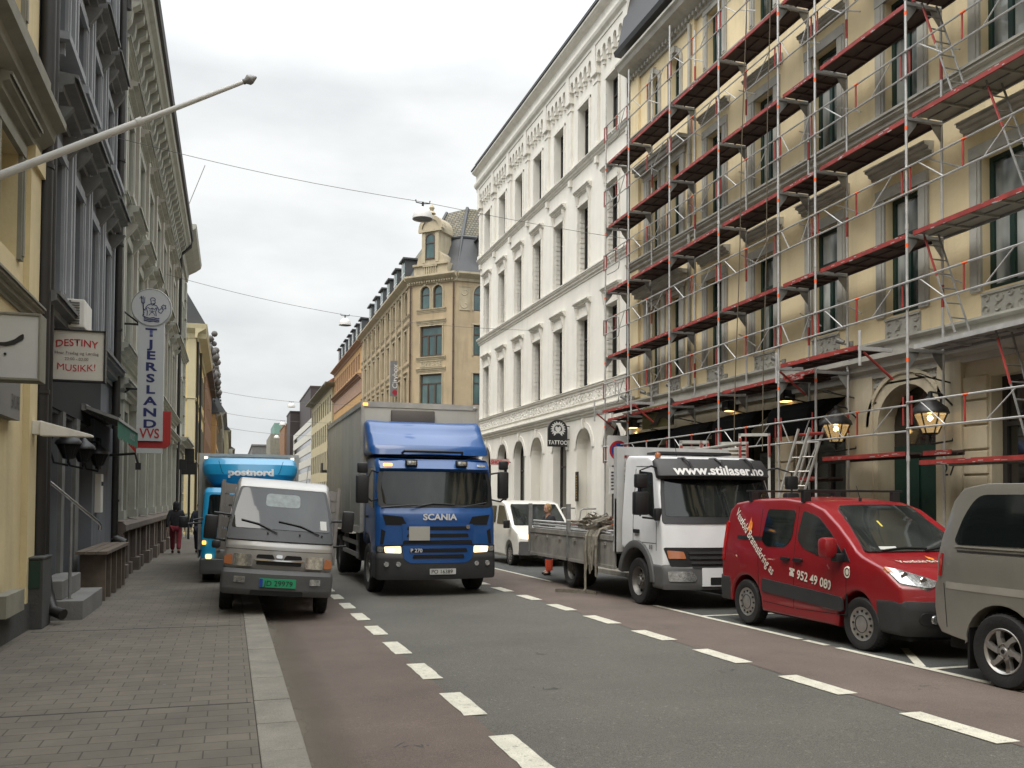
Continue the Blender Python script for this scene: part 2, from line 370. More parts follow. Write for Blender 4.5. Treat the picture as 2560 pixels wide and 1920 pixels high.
# dark patches where oil and repairs stained the asphalt
def blot(name, cx, cy, rx, ry, m):
    b = MB(); pts = []
    for i in range(26):
        t = 2*pi*i/26; k = 1+random.uniform(-.2, .2); pts.append((cx+rx*k*math.cos(t), cy+ry*k*math.sin(t)))
    b.face([(p[0], p[1], gz(p[1])+.0045) for p in pts]); setp(b.done(name, m), kind='structure')
def stainmat():
    m = bpy.data.materials.new('oil_stain'); m.use_nodes = True; t = m.node_tree; b_ = t.nodes['Principled BSDF']
    b_.inputs['Base Color'].default_value = (.035, .033, .031, 1); b_.inputs['Roughness'].default_value = .75
    tc = t.nodes.new('ShaderNodeTexCoord'); g = t.nodes.new('ShaderNodeTexGradient'); g.gradient_type = 'SPHERICAL'
    mp = t.nodes.new('ShaderNodeMapping'); mp.inputs['Scale'].default_value = (2, 2, 2); mp.inputs['Location'].default_value = (-1, -1, -1)
    t.links.new(tc.outputs['Generated'], mp.inputs[0]); t.links.new(mp.outputs[0], g.inputs[0])
    no = t.nodes.new('ShaderNodeTexNoise'); no.inputs['Scale'].default_value = 6; no.inputs['Detail'].default_value = 8; t.links.new(tc.outputs['Object'], no.inputs[0])
    mu = t.nodes.new('ShaderNodeMath'); mu.operation = 'MULTIPLY'; t.links.new(g.outputs[0], mu.inputs[0]); t.links.new(no.outputs[0], mu.inputs[1])
    m2 = t.nodes.new('ShaderNodeMath'); m2.operation = 'MULTIPLY'; m2.inputs[1].default_value = .62; m2.use_clamp = True; t.links.new(mu.outputs[0], m2.inputs[0])
    t.links.new(m2.outputs[0], b_.inputs['Alpha']); return m
m_stain = stainmat()
def sp_box(name, m, *a, **k): return MB().box(*a).done(name, m, **k)
def dustmat():
    m = bpy.data.materials.new('gutter_dust'); m.use_nodes = True; t = m.node_tree; p = t.nodes['Principled BSDF']
    p.inputs['Base Color'].default_value = (.125, .108, .082, 1); p.inputs['Roughness'].default_value = .95
    tc = t.nodes.new('ShaderNodeTexCoord'); sx = t.nodes.new('ShaderNodeSeparateXYZ'); t.links.new(tc.outputs['Object'], sx.inputs[0])
    mr_ = t.nodes.new('ShaderNodeMapRange'); mr_.inputs[1].default_value = .55; mr_.inputs[2].default_value = .95; mr_.inputs[3].default_value = 1; mr_.inputs[4].default_value = 0; t.links.new(sx.outputs[0], mr_.inputs[0])
    no = t.nodes.new('ShaderNodeTexNoise'); no.inputs['Scale'].default_value = 1.1; no.inputs['Detail'].default_value = 7; t.links.new(tc.outputs['Object'], no.inputs[0])
    m1 = t.nodes.new('ShaderNodeMath'); m1.operation = 'MULTIPLY'; t.links.new(mr_.outputs[0], m1.inputs[0]); t.links.new(no.outputs[0], m1.inputs[1])
    m2 = t.nodes.new('ShaderNodeMath'); m2.operation = 'MULTIPLY'; m2.inputs[1].default_value = 1.3; m2.use_clamp = True; t.links.new(m1.outputs[0], m2.inputs[0]); t.links.new(m2.outputs[0], p.inputs['Alpha']); return m
sheet('gutter_dust', .5, .97, -5, 45, .0055, dustmat())
# one straight seam across the pavement, and a few short cracks in the road
b = MB()
for (x0, x1, y, w_) in ((-2.4, .18, 12.62, .012), (-1.2, -.85, 12.64, .02), (-2.5, .18, 7.62, .007)): b.box(x0, x1, y-w_, y+w_, gz(y)+.118, gz(y)+.1225)
setp(b.done('pavement_seam', m_darkstone), kind='structure')
b = MB(); rnd = random.Random(21)
for (cx_, cy_) in ((3.6, 9.9), (2.9, 8.0), (5.1, 8.3), (4.4, 10.9), (6.4, 7.0), (1.3, 6.4)):
    for k in range(6):
        x = cx_+rnd.uniform(-.14, .14); y = cy_+rnd.uniform(-.08, .08); a = rnd.uniform(0, 3); l = rnd.uniform(.02, .07); w_ = rnd.uniform(.006, .016)
        b.face([(x+l*math.cos(a), y+l*math.sin(a), gz(y)+.0062), (x-w_*math.sin(a), y+w_*math.cos(a), gz(y)+.0062), (x-l*math.cos(a), y-l*math.sin(a), gz(y)+.0062), (x+w_*math.sin(a), y-w_*math.cos(a), gz(y)+.0062)])
setp(b.done('asphalt_scars', m_darkstone), kind='structure')

# ---------------------------------------------------------------- facades
def FR(Xp): return lambda u, w, z: (Xp-w, u, z)      # faces the road from the right-hand side
def FL(Xp): return lambda u, w, z: (Xp+w, u, z)      # faces the road from the left-hand side
def FS(Yp): return lambda u, w, z: (u, Yp-w, z)      # faces a side street, towards the camera
def wall(fn, root, m, u0, u1, z0, z1, ops, depth=.3, back=8, name='wall', closed=True):
    b = MB(fn)
    us = sorted({u0, u1, *[max(u0, min(u1, o[0])) for o in ops], *[max(u0, min(u1, o[1])) for o in ops]})
    zs = sorted({z0, z1, *[o[2] for o in ops], *[o[3] for o in ops]})
    for a, c in zip(us, us[1:]):
        run = None
        for d, e in zip(zs, zs[1:]):
            mu, mz = (a+c)/2, (d+e)/2
            hole = any(o[0] < mu < o[1] and o[2] < mz < o[3] for o in ops)
            if not hole: b.face([(a, 0, d), (c, 0, d), (c, 0, e), (a, 0, e)])
    for o in ops:
        a, c, d, e = o[:4]; D = -depth
        if len(o) > 4 and o[4] == 'arch':
            r = (c-a)/2; h = min(r, e-d); sp = e-h; n = 12; arc = [((a+c)/2-r*math.cos(pi*k/n), sp+h*math.sin(pi*k/n)) for k in range(n+1)]
            for p, q in zip(arc, arc[1:]):
                b.face([(p[0], 0, p[1]), (q[0], 0, q[1]), (q[0], 0, e), (p[0], 0, e)])
                b.face([(p[0], 0, p[1]), (p[0], D, p[1]), (q[0], D, q[1]), (q[0], 0, q[1])])
            top = sp
        else:
            top = e; b.face([(a, 0, e), (a, D, e), (c, D, e), (c, 0, e)])
        b.face([(a, 0, d), (a, D, d), (a, D, top), (a, 0, top)]); b.face([(c, 0, d), (c, 0, top), (c, D, top), (c, D, d)])
        b.face([(a, 0, d), (c, 0, d), (c, D, d), (a, D, d)])
    if closed:
        B = -back
        b.face([(u0, 0, z0), (u0, B, z0), (u0, B, z1), (u0, 0, z1)]); b.face([(u1, 0, z0), (u1, 0, z1), (u1, B, z1), (u1, B, z0)])
        b.face([(u0, B, z0), (u1, B, z0), (u1, B, z1), (u0, B, z1)]); b.face([(u0, 0, z1), (u0, B, z1), (u1, B, z1), (u1, 0, z1)])
    return b.done(name, m, root)

def bar(fn, root, name, m, u0, u1, prof, bevel=0):
    """a moulding of the profile prof [(w, z)...] running along the wall"""
    b = MB(fn)
    A = [b.P((u0, w, z)) for w, z in prof]; B = [b.P((u1, w, z)) for w, z in prof]; n = len(prof)
    b.idx(A); b.idx(B[::-1])
    for i in range(n): j = (i+1) % n; b.idx([A[i], B[i], B[j], A[j]])
    return b.done(name, m, root, bevel=bevel)
def ledgeprof(z, h, d, steps=3):
    """stepped moulding under a projecting edge; top at z"""
    p = [(-.02, z-h)]
    for i in range(steps):
        w = d*(i+.6)/steps; p += [(w, z-h+h*i/steps), (w, z-h+h*(i+.7)/steps)]
    p += [(d, z-h*.18), (d, z-.01), (-.02, z+.02)]
    return p

def window(fn, root, u0, u1, z0, z1, fm, gm, w=-.2, cols=2, trans=.7, arch=False, fw=.07, rows=1, name='window', pmat=None, hood=None, hm=None, sur=0, sill=0, sm=None, hh=.24, hz=.5, brackets=False, panel=False):
    b = MB(fn); t = .06
    def B(a, c, d, e, w0=w, w1=w+t): b.box(a, c, w0, w1, d, e)
    top = z1 if not arch else z1-(u1-u0)/2
    B(u0, u0+fw, z0, top); B(u1-fw, u1, z0, top); B(u0+fw, u1-fw, z0, z0+fw*1.2)
    if not arch: B(u0+fw, u1-fw, z1-fw, z1)
    else:
        r = (u1-u0)/2; c = (u0+u1)/2; n = 12
        for k in range(n):
            a0, a1 = pi*k/n, pi*(k+1)/n
            q = [(c-rr*math.cos(a), top+rr*math.sin(a)) for rr, a in ((r, a0), (r, a1), (r-fw, a1), (r-fw, a0))]
            b.face([(p[0], w+t, p[1]) for p in q]); b.face([(q[3][0], w, q[3][1]), (q[2][0], w, q[2][1]), (q[2][0], w+t, q[2][1]), (q[3][0], w+t, q[3][1])])
    zt = z0+(z1-z0)*trans
    if trans < 1 : B(u0+fw, u1-fw, zt, zt+fw*.8)
    for i in range(1, cols):
        c = u0+(u1-u0)*i/cols; B(c-fw*.55, c+fw*.55, z0+fw*1.2, zt if trans < 1 else (z1-fw if not arch else z1-.02), w+.002, w+t+.012)
    if rows > 1:
        for i in range(1, rows):
            c = z0+(zt-z0)*i/rows; B(u0+fw, u1-fw, c-.015, c+.015, w+.004, w+t-.01)
    o = b.done(name, fm, root)
    g = MB(fn)
    if not arch: g.box(u0+.01, u1-.01, w-.03, w+.012, z0+.01, z1-.01)
    else:
        r = (u1-u0)/2-.01; c = (u0+u1)/2; n = 14; poly = [(u0+.01, z0+.01), (u1-.01, z0+.01)]+[(c+r*math.cos(pi*k/n), top+r*math.sin(pi*k/n)) for k in range(n+1)]
        A = [g.P((p[0], w+.012, p[1])) for p in poly]; g.idx(A)
    g.done('pane', gm, o)
    sm = sm or hm
    if sur:
        s = MB(fn); d = .05
        zb = z0 if sill else z0
        for a, c in ((u0-sur, u0-.004), (u1+.004, u1+sur)): s.box(a, c, -.01, d, zb, (z1 if not arch else top)); s.box(a+sur*.25, c-sur*.25, d-.01, d+.02, zb+.05, (z1 if not arch else top)-.03)
        if not arch: s.box(u0-sur, u1+sur, -.01, d+.015, z1+.004, z1+sur*.9)
        else:
            r = (u1-u0)/2; c = (u0+u1)/2; n = 14
            for k in range(n):
                a0, a1 = pi*k/n, pi*(k+1)/n
                q = [(c-rr*math.cos(a), top+rr*math.sin(a)) for rr, a in ((r+.004, a0), (r+.004, a1), (r+sur, a1), (r+sur, a0))]
                for dd in (d,): s.face([(p[0], dd, p[1]) for p in q])
                s.face([(q[3][0], -.01, q[3][1]), (q[2][0], -.01, q[2][1]), (q[2][0], d, q[2][1]), (q[3][0], d, q[3][1])])
                s.face([(q[0][0], -.01, q[0][1]), (q[1][0], -.01, q[1][1]), (q[1][0], d, q[1][1]), (q[0][0], d, q[0][1])])
            s.box(c-.09, c+.09, -.01, d+.06, z1, z1+sur+.06)
        s.done('window_surround', sm, o)
    if hood:
        zz = z1+hz; h = MB(fn); e = sur+.12
        prof = ledgeprof(zz, hh, hood, 3); A = [h.P((u0-e, ww, z)) for ww, z in prof]; Bq = [h.P((u1+e, ww, z)) for ww, z in prof]; n = len(prof)
        h.idx(A); h.idx(Bq[::-1])
        for i in range(n): j = (i+1) % n; h.idx([A[i], Bq[i], Bq[j], A[j]])
        if brackets:
            for c in (u0-sur*.5, u1+sur*.5):
                h.prism([(0, zz-hh), (hood*.75, zz-hh), (hood*.6, zz-hh-.12), (.07, zz-hh-.36), (0, zz-hh-.36)], 'x', c-.05, c+.05) if False else None
                pr = [(-.01, zz-hh), (hood*.8, zz-hh), (hood*.65, zz-hh-.1), (.08, zz-hh-.34), (-.01, zz-hh-.4)]
                A = [h.P((c-.055, ww, z)) for ww, z in pr]; Bq = [h.P((c+.055, ww, z)) for ww, z in pr]; h.idx(A); h.idx(Bq[::-1])
                for i in range(5): j = (i+1) % 5; h.idx([A[i], Bq[i], Bq[j], A[j]])
        h.done('window_hood', hm, o)
    if sill:
        s = MB(fn); s.box(u0-sur-.04, u1+sur+.04, -.02, sill, z0-.12, z0-.004)
        s.box(u0-sur*.6, u0-sur*.2, -.02, sill*.7, z0-.3, z0-.12); s.box(u1+sur*.2, u1+sur*.6, -.02, sill*.7, z0-.3, z0-.12)
        s.done('window_sill', sm, o)
    return o
def pipe(fn, root, u, z0, z1, r=.06, off=.1, m=m_pipe, name='drainpipe', foot=True):
    b = MB(); P = lambda u_, w, z: Vector(fn(u_, w, z))
    b.cyl(P(u, off, z0), P(u, off, z1), r, 10)
    if foot: b.cyl(P(u, off, z0), P(u, off+.22, z0-.12), r*1.15, 10)
    z = z0+.8
    while z < z1:
        b.cyl(P(u, off, z), P(u, off, z+.05), r*1.25, 10); b.cyl(P(u, -.01, z+.02), P(u, off, z+.02), .012, 5); z += 1.9
    return b.done(name, m, root, smooth=40)
def hill_blocks(fn, root, name, m, u0, u1, z0, z1, wd, n, seedv=1):
    """carved relief panel: scrolls of leaves standing off a sunk ground"""
    rnd = random.Random(seedv); b = MB(fn); b.box(u0, u1, -.01, .02, z0, z1)
    b.box(u0, u1, .02, .05, z1-.04, z1); b.box(u0, u1, .02, .05, z0, z0+.04)
    rows_ = 2 if (z1-z0) > .38 else 1; nn_ = int(n*1.6)*rows_ if n < 20 else n*2
    for k in range(nn_):
        m_c = nn_//rows_; cu = u0+(u1-u0)*((k % m_c)+.5)/m_c; hz_ = (z1-z0)/rows_; cz = z0+hz_*(k//m_c+.5)+rnd.uniform(-.1, .1)*hz_; rr = min((u1-u0)/m_c, hz_)*rnd.uniform(.34, .55)
        m2 = 9; s = rnd.choice((-1, 1)); ph = rnd.uniform(0, 6)
        prev = None
        for i in range(m2+1):
            t = i/m2; a = ph+s*t*5; r = rr*(1-.75*t); p = (cu+r*math.cos(a), cz+r*math.sin(a))
            if prev:
                dx, dz = p[0]-prev[0], p[1]-prev[1]; l = math.hypot(dx, dz) or 1; nx, nz = -dz/l*rr*.16, dx/l*rr*.16
                b.face([(prev[0]-nx, .022, prev[1]-nz), (p[0]-nx, .022, p[1]-nz), (p[0], .05, p[1]), (prev[0], .05, prev[1])])
                b.face([(prev[0]+nx, .022, prev[1]+nz), (p[0]+nx, .022, p[1]+nz), (p[0], .05, p[1]), (prev[0], .05, prev[1])])
            prev = p
    return b.done(name, m, root, merge=False)
# ================================================================ RIGHT: white building
X0 = 12.25
f = FR(X0)
wb = thing('white_building', 'tall white stucco building with arched ground floor openings beside the scaffolding', 'building', (X0, 35, 0))
cols = [42.38-2.57*k for k in range(7)]
ac = [42.8, 40.1, 37.55, 35.15, 32.45, 29.95, 27.4]
ops = []
for c in cols: ops += [(c, c+1.02, 5.95, 8.5), (c, c+1.02, 10.15, 12.7), (c, c+1.02, 14.3, 16.42)]
door = (3, 5)
for i, a in enumerate(ac): ops.append((a-.74, a+.74, (-.3 if i in door else .85), 4.45, 'arch'))
wall(f, wb, m_whitewall, 25.92, 44.3, -.8, 18.9, ops, depth=.42, back=14)
for i, a in enumerate(ac):
    if i in door:
        o = MB(f).box(a-.73, a+.73, -.5, -.40, -.3, 4.4).done('niche', m_whitewall, wb)
        b = MB(f)
        if i == 3: b.box(a-.72, a+.1, -.41, -.37, .3, 2.6)
        else: b.box(a-.7, a-.1, -.41, -.37, -.2, 3.3)
        b.done('door', m_frame_dk, wb)
    else: window(f, wb, a-.74, a+.74, .85, 4.45, m_frame_dk, m_shop, w=-.36, cols=1, trans=.62, arch=True)
    b = MB(f); n = 14; r = .74
    for k in range(n):
        a0, a1 = pi*k/n, pi*(k+1)/n
        q = [(a-rr*math.cos(t), 3.71+rr*math.sin(t)) for rr, t in ((r+.003, a0), (r+.003, a1), (r+.2, a1), (r+.2, a0))]
        b.face([(p[0], .04, p[1]) for p in q])
        b.face([(q[3][0], -.01, q[3][1]), (q[2][0], -.01, q[2][1]), (q[2][0], .04, q[2][1]), (q[3][0], .04, q[3][1])])
    b.box(a-.07, a+.07, 0, .1, 4.4, 4.78); b.done('arch_moulding', m_whitetrim, wb)
    MB(f).box(a-.9, a+.9, -.01, .1, .68, .84).done('sill_band', m_whitetrim, wb) if i not in door else None
for c in cols:
    for k, (z0, z1) in enumerate(((5.95, 8.5), (10.15, 12.7))):
        o = window(f, wb, c, c+1.02, z0, z1, m_frame_dk, m_glass, w=-.30, cols=2, trans=.7, hood=.19, hm=m_whitetrim, hz=.62, hh=.2, sur=.10, brackets=True)
        s = MB(f)          # carved strips up the reveals
        for zz in range(12): s.box(c+1.0, c+1.018, -.23, -.06, z0+.12+zz*.19, z0+.26+zz*.19)
        s.done('carved_reveal', m_whitetrim, o)
    window(f, wb, c, c+1.02, 14.3, 16.42, m_frame_dk, m_glass, w=-.30, cols=2, trans=.7)
    # sunk outer step round the top windows
    MB(f).box(c-.12, c-.004, -.01, .05, 14.3, 16.5).box(c+1.024, c+1.14, -.01, .05, 14.3, 16.5).box(c-.12, c+1.14, -.01, .06, 16.43, 16.55).done('window_surround', m_whitetrim, wb)
pil = [44.12]+[c-.775 for c in cols[:-1]]+[26.1]
for c in pil:
    b = MB(f); w_ = .17
    b.box(c-w_, c+w_, -.01, .10, 14.45, 16.9); b.box(c-w_-.03, c+w_+.03, -.01, .13, 16.62, 16.72); b.box(c-w_-.07, c+w_+.07, -.01, .2, 16.9, 17.08)
    b.box(c-w_, c+w_, -.01, .2, 17.08, 17.9); b.box(c-w_-.04, c+w_+.04, -.01, .17, 14.25, 14.45); b.box(c-.1, c+.1, -.01, .12, 13.75, 14.0)
    b.done('pilaster', m_whitetrim, wb)
pil2 = sorted(pil)
for a, c in zip(pil2, pil2[1:]):      # small arches on corbels
    n = 5; a += .2; c -= .2; w_ = (c-a)/n; b = MB(f)
    for k in range(n):
        x = a+w_*k; r = w_*.32; cx_ = x+w_/2
        for q in range(8):
            t0, t1 = pi*q/8, pi*(q+1)/8
            p0 = (cx_-r*math.cos(t0), 17.45+r*1.2*math.sin(t0)); p1 = (cx_-r*math.cos(t1), 17.45+r*1.2*math.sin(t1))
            b.face([(p0[0], .17, p0[1]), (p1[0], .17, p1[1]), (p1[0], .17, 17.9), (p0[0], .17, 17.9)])
            b.face([(p0[0], -.01, p0[1]), (p1[0], -.01, p1[1]), (p1[0], .17, p1[1]), (p0[0], .17, p0[1])])
        for s, e in ((x, cx_-r), (cx_+r, x+w_)): b.box(s, e, -.01, .17, 17.3, 17.9)
        b.box(x-.09, x+.09, -.01, .15, 17.14, 17.3); b.box(x-.055, x+.055, -.01, .09, 17.0, 17.14)
    b.done('arched_frieze', m_whitetrim, wb)
U0, U1 = 25.93, 44.32
bar(f, wb, 'ledge', m_whitetrim, U0, U1+.1, ledgeprof(5.12, .3, .22))
hill_blocks(f, wb, 'carved_frieze', m_whitetrim, U0, U1, 5.34, 5.76, 0, 60, 3)
bar(f, wb, 'ledge', m_whitetrim, U0, U1+.08, ledgeprof(5.93, .17, .14, 2))
bar(f, wb, 'ledge', m_whitetrim, U0, U1+.08, ledgeprof(10.12, .3, .18))
bar(f, wb, 'ledge', m_whitetrim, U0, U1+.08, ledgeprof(14.28, .26, .2))
bar(f, wb, 'cornice', m_whitetrim, U0, U1+.15, [(-.02, 17.9), (.2, 17.9), (.2, 18.02), (.3, 18.1), (.34, 18.2), (.34, 18.3), (.22, 18.32), (.22, 18.72), (.36, 18.78), (.46, 18.86), (.46, 18.93), (-.02, 18.96)])
bar(f, wb, 'gutter', m_slate, U0, U1+.2, [(.30, 18.96), (.50, 18.96), (.50, 19.03), (.30, 19.05)])
MB(f).prism([(0, 0), (0, 0), (0, 0)], 'x', 0, 0) if False else None
b = MB(f); A = [(.3, 18.97), (-5, 21.5), (-5, 18.97)]
A1 = [b.P((U0, w, z)) for w, z in A]; B1 = [b.P((U1+.1, w, z)) for w, z in A]; b.idx(A1); b.idx(B1[::-1])
for i in range(3): b.idx([A1[i], B1[i], B1[(i+1) % 3], A1[(i+1) % 3]])
b.done('roof', m_slate, wb)
b = MB()
for k in range(24):
    u = U0+.5+k*.77; b.cyl(f(u, .36, 19.02), f(u, .30, 19.32), .018, 5)
for zz in (19.15, 19.3): b.cyl(f(U0, .33, zz), f(U1, .33, zz), .012, 5)
b.done('snow_guard', m_frame_dk, wb)
pipe(f, wb, 25.97, .3, 17.6, .055, .12)
MB(f).box(44.3, 44.36, -12, -.001, 5.7, 5.95).done('side_ledge', m_whitetrim, wb)

# ================================================================ RIGHT: yellow building behind the scaffolding
yb = thing('yellow_building', 'yellow stucco corner building with dark green windows behind the red and steel scaffolding', 'building', (X0, 12, 0))
wc = [(24.05, 24.62), (22.7, 23.28)]+[(20.37-2.33*k, 21.18-2.33*k) for k in range(9)]
wc[2:] = [(20.37, 21.15), (18.05, 18.87), (15.72, 16.6), (13.4, 14.3), (11.02, 11.95), (8.7, 9.6), (6.4, 7.3), (4.1, 5.0), (1.0, 1.9), (-3, -2.1)]
ops = []
for u0_, u1_ in wc:
    ops += [(u0_, u1_, 5.43, 7.75), (u0_, u1_, 9.42, 11.7)]
for u0_, u1_ in wc[2:]: ops.append((u0_, u1_, 13.6, 15.1))
for u0_, u1_ in wc[:2]: ops.append((u0_, u1_, 13.5, 14.9, 'arch'))
wall(f, yb, m_yellow, -14, 25.9, 4.4, 16.2, ops, depth=.3, back=12)
gops = [(22.85, 25.2, .4, 3.5), (20.15, 21.95, .4, 3.5), (18.05, 19.55, .4, 3.5), (15.5, 17.2, .4, 3.5), (13.0, 14.5, -.3, 4.05, 'arch'), (8.6, 11.8, .9, 3.95), (4.5, 7.6, .9, 3.95), (-4, 2, .9, 3.9)]
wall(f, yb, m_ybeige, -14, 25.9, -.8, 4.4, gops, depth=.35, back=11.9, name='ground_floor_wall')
for (a, c, d, e, *r_) in gops:
    if r_:
        b = MB(f).box(a+.02, c-.02, -.4, -.33, -.3, 2.9); b.box(a+.1, (a+c)/2-.04, -.34, -.3, .1, 2.75); b.box((a+c)/2+.04, c-.1, -.34, -.3, .1, 2.75)
        o = b.done('door', m_green, yb)
        b = MB(f); g_ = [(a+.02, 2.9), (c-.02, 2.9)]+[((a+c)/2+.73*math.cos(pi*k/12), 3.3+.73*math.sin(pi*k/12)) for k in range(13)]
        b.idx([b.P((p[0], -.34, p[1])) for p in g_]); b.done('fanlight', m_shop, yb)
        b = MB(f); r = .75; cc = (a+c)/2; n = 16
        for rr0, rr1, dd in ((.753, .97, .05), (.97, 1.05, .09)):
            for k in range(n):
                a0, a1 = pi*k/n, pi*(k+1)/n
                q = [(cc-rr*math.cos(t), 3.3+rr*math.sin(t)) for rr, t in ((rr0, a0), (rr0, a1), (rr1, a1), (rr1, a0))]
                b.face([(p[0], dd, p[1]) for p in q])
                b.face([(q[3][0], -.01, q[3][1]), (q[2][0], -.01, q[2][1]), (q[2][0], dd, q[2][1]), (q[3][0], dd, q[3][1])])
                b.face([(q[0][0], -.01, q[0][1]), (q[1][0], -.01, q[1][1]), (q[1][0], dd, q[1][1]), (q[0][0], dd, q[0][1])])
        for s in (-1, 1): x = cc+s*.87; b.box(x-.11, x+.11, -.01, .05, 0, 3.3)
        b.done('portal_arch', m_ybeige, yb)
        hill_blocks(f, yb, 'carved_spandrel', m_ytrim, a-.12, c+.12, 4.1, 4.36, 0, 6, 9)
        for s in (-1, 1): hill_blocks(f, yb, 'carved_spandrel', m_ytrim, *( (a-.33, a-.03) if s < 0 else (c+.03, c+.33)), 3.75, 4.1, 0, 1, 5+s)
    else:
        window(f, yb, a, c, d, e, m_frame_dk, m_shop, w=-.3, cols=2 if c-a < 2.6 else 3, trans=.72, fw=.09, name='shop_window')
# rusticated piers: raised blocks between the shop fronts
for (a, c) in ((11.85, 12.36), (12.36, 12.92), (14.62, 15.42), (17.28, 17.98), (19.62, 20.08), (22.02, 22.75), (25.28, 25.85), (7.7, 8.5), (2.2, 4.4)):
    b = MB(f)
    if (a, c) in ((12.36, 12.92), (14.62, 15.42)): b.box(a, c, -.01, .09, -.3, 4.35); nm = 'pilaster'
    else:
        z = -.3; nm = 'rusticated_pier'
        while z < 3.9: b.box(a, c, -.01, .05, z+.02, z+.41); z += .43
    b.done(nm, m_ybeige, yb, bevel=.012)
for i, (a, c) in enumerate(wc):
    gl = m_glassw; small = i < 2
    o = window(f, yb, a, c, 5.43, 7.75, m_green, gl, w=-.22, cols=2, trans=.66, fw=.085, sur=.24 if not small else .12, hood=.24 if not small else None, hm=m_ytrim, sm=m_ytrim, hh=.22, hz=.7, rows=1)
    hill_blocks(f, o, 'relief_panel', m_ytrim, a-.02, c+.02, 4.96, 5.38, 0, 3, i)
    window(f, yb, a, c, 9.42, 11.7, m_green, gl, w=-.22, cols=2, trans=.66, fw=.085, sur=.24 if not small else .12, hood=.18 if not small else None, hm=m_ytrim, sm=m_ytrim, hh=.2, hz=.65)
    if not small: window(f, yb, a, c, 13.6, 15.1, m_green, gl, w=-.22, cols=2, trans=.66, fw=.08, sur=.2, sm=m_ytrim)
    else: window(f, yb, a, c, 13.5, 14.9, m_green, gl, w=-.22, cols=2, trans=.6, fw=.07, arch=True, sur=.14, sm=m_ytrim)
# the shared surrounds of the pair by the corner
for z0, z1, n_ in ((5.43, 8.35, 1), (9.42, 12.2, 2)):
    b = MB(f)
    for c in (22.5, 23.66, 24.85): b.box(c-.1, c+.1, -.01, .07, z0, z1-.45)
    b.box(22.35, 25.0, -.01, .08, z1-.44, z1-.25); b.box(22.2, 25.15, -.01, .3, z1-.25, z1-.12); b.box(22.15, 25.2, -.01, .36, z1-.115, z1)
    b.done('double_window_surround', m_ytrim, yb)
for u0_, u1_ in ((21.75, 22.05), (25.3, 25.88)):
    b = MB(f); b.box(u0_, u1_, -.01, .09, 5.05, 9.1); b.box(u0_, u1_, -.01, .09, 9.45, 15.4); b.done('pilaster', m_yellow, yb)
bar(f, yb, 'cornice', m_ytrim, -14, 25.92, [(-.02, 4.25), (.08, 4.25), (.1, 4.36), (.2, 4.42), (.22, 4.52), (.34, 4.58), (.34, 4.66), (.16, 4.68), (.16, 4.86), (.26, 4.9), (.26, 4.94), (-.02, 4.96)])
bar(f, yb, 'ledge', m_ytrim, -14, 25.92, ledgeprof(9.38, .34, .26))
bar(f, yb, 'ledge', m_ytrim, -14, 25.92, ledgeprof(13.45, .24, .18))
bar(f, yb, 'cornice', m_ytrim, -14, 25.95, [(-.02, 15.25), (.08, 15.25), (.1, 15.45), (.3, 15.55), (.5, 15.62), (.55, 15.72), (.62, 15.78), (.62, 15.85), (-.02, 15.88)])
b = MB(f); u = -2.
while u < 25.8: b.box(u, u+.1, .08, .2, 15.33, 15.44); u += .2
b.done('dentil_pattern', m_ytrim, yb)
bar(f, yb, 'gutter', m_black, 22.0, 26.1, [(.25, 16.2), (.55, 16.2), (.6, 16.34), (.25, 16.36)])
b = MB(f); A = [(.45, 16.37), (.0, 18.6), (-4, 19.6), (-4, 16.37)]
A1 = [b.P((-14, w, z)) for w, z in A]; B1 = [b.P((26.2, w, z)) for w, z in A]; b.idx(A1); b.idx(B1[::-1])
for i in range(4): b.idx([A1[i], B1[i], B1[(i+1) % 4], A1[(i+1) % 4]])
b.done('roof', mat('black_sheet_roof', (.02, .02, .023), .45, var=.15), yb)
pipe(f, yb, 21.9, 4.98, 15.2, .05, .16, m_ytrim)
text('27', lambda u, v: Vector(f(12.80-u, .093, 2.28+v)), .3, m_black, yb, 'house_number', bold=.012)
for (u, z) in ((25.75, 4.98), (25.4, 4.98), (24.3, 4.98), (22.6, 4.98), (19.9, 4.96), (17.4, 4.96), (15.1, 4.98)):
    b = MB(); P = lambda a, w, z_: Vector(f(a, w, z_))
    b.cyl(P(u, .2, z), P(u, .2, z+.1), .05, 10); b.tube([P(u, .2, z+.07), P(u+.12, .25, z+.06), P(u+.2, .27, z+.1)], .018); b.cyl(P(u+.17, .24, z+.1), P(u+.28, .32, z+.17), .05, 10, .065)
    b.done('floodlight', m_steel, yb, smooth=40)

def awning(u0_, u1_, z, name='awning', lab=None, d=.85, h=.75):
    b = MB(f); n = 7; pr = [(.0, z)]
    pr += [(d*.5, z-.04), (d*.8, z-.12), (d*.95, z-.24), (d, z-.4), (d, z-h-.05), (d-.015, z-h-.05), (d-.015, z-h*.7)]
    m_ = 10; rows = []
    for i in range(m_+1):
        u = u0_+(u1_-u0_)*i/m_; e = min(i, m_-i)/m_; k_ = 1 if e > 0 else .82
        rows.append([b.P((u, w*k_, z+(zz-z)*(1 if e > 0 else 1))) for w, zz in pr])
    for A, B_ in zip(rows, rows[1:]):
        for q in range(len(pr)-1): b.idx([A[q], A[q+1], B_[q+1], B_[q]])
    b.idx(rows[0]); b.idx(rows[-1][::-1])
    o = b.done(name, m_awn, None, org=f((u0_+u1_)/2, 0, z)); return setp(o, lab, 'awning', 'black awnings over the shop windows')
awning(22.78, 25.75, 3.9, lab='wide black rounded awning nearest the white building, under the horse sign')
awning(20.05, 22.02, 3.9, lab='black awning second from the white building, left of a lit box lamp')
awning(17.98, 19.66, 3.98, lab='black awning between the two lit box lamps on the wall')
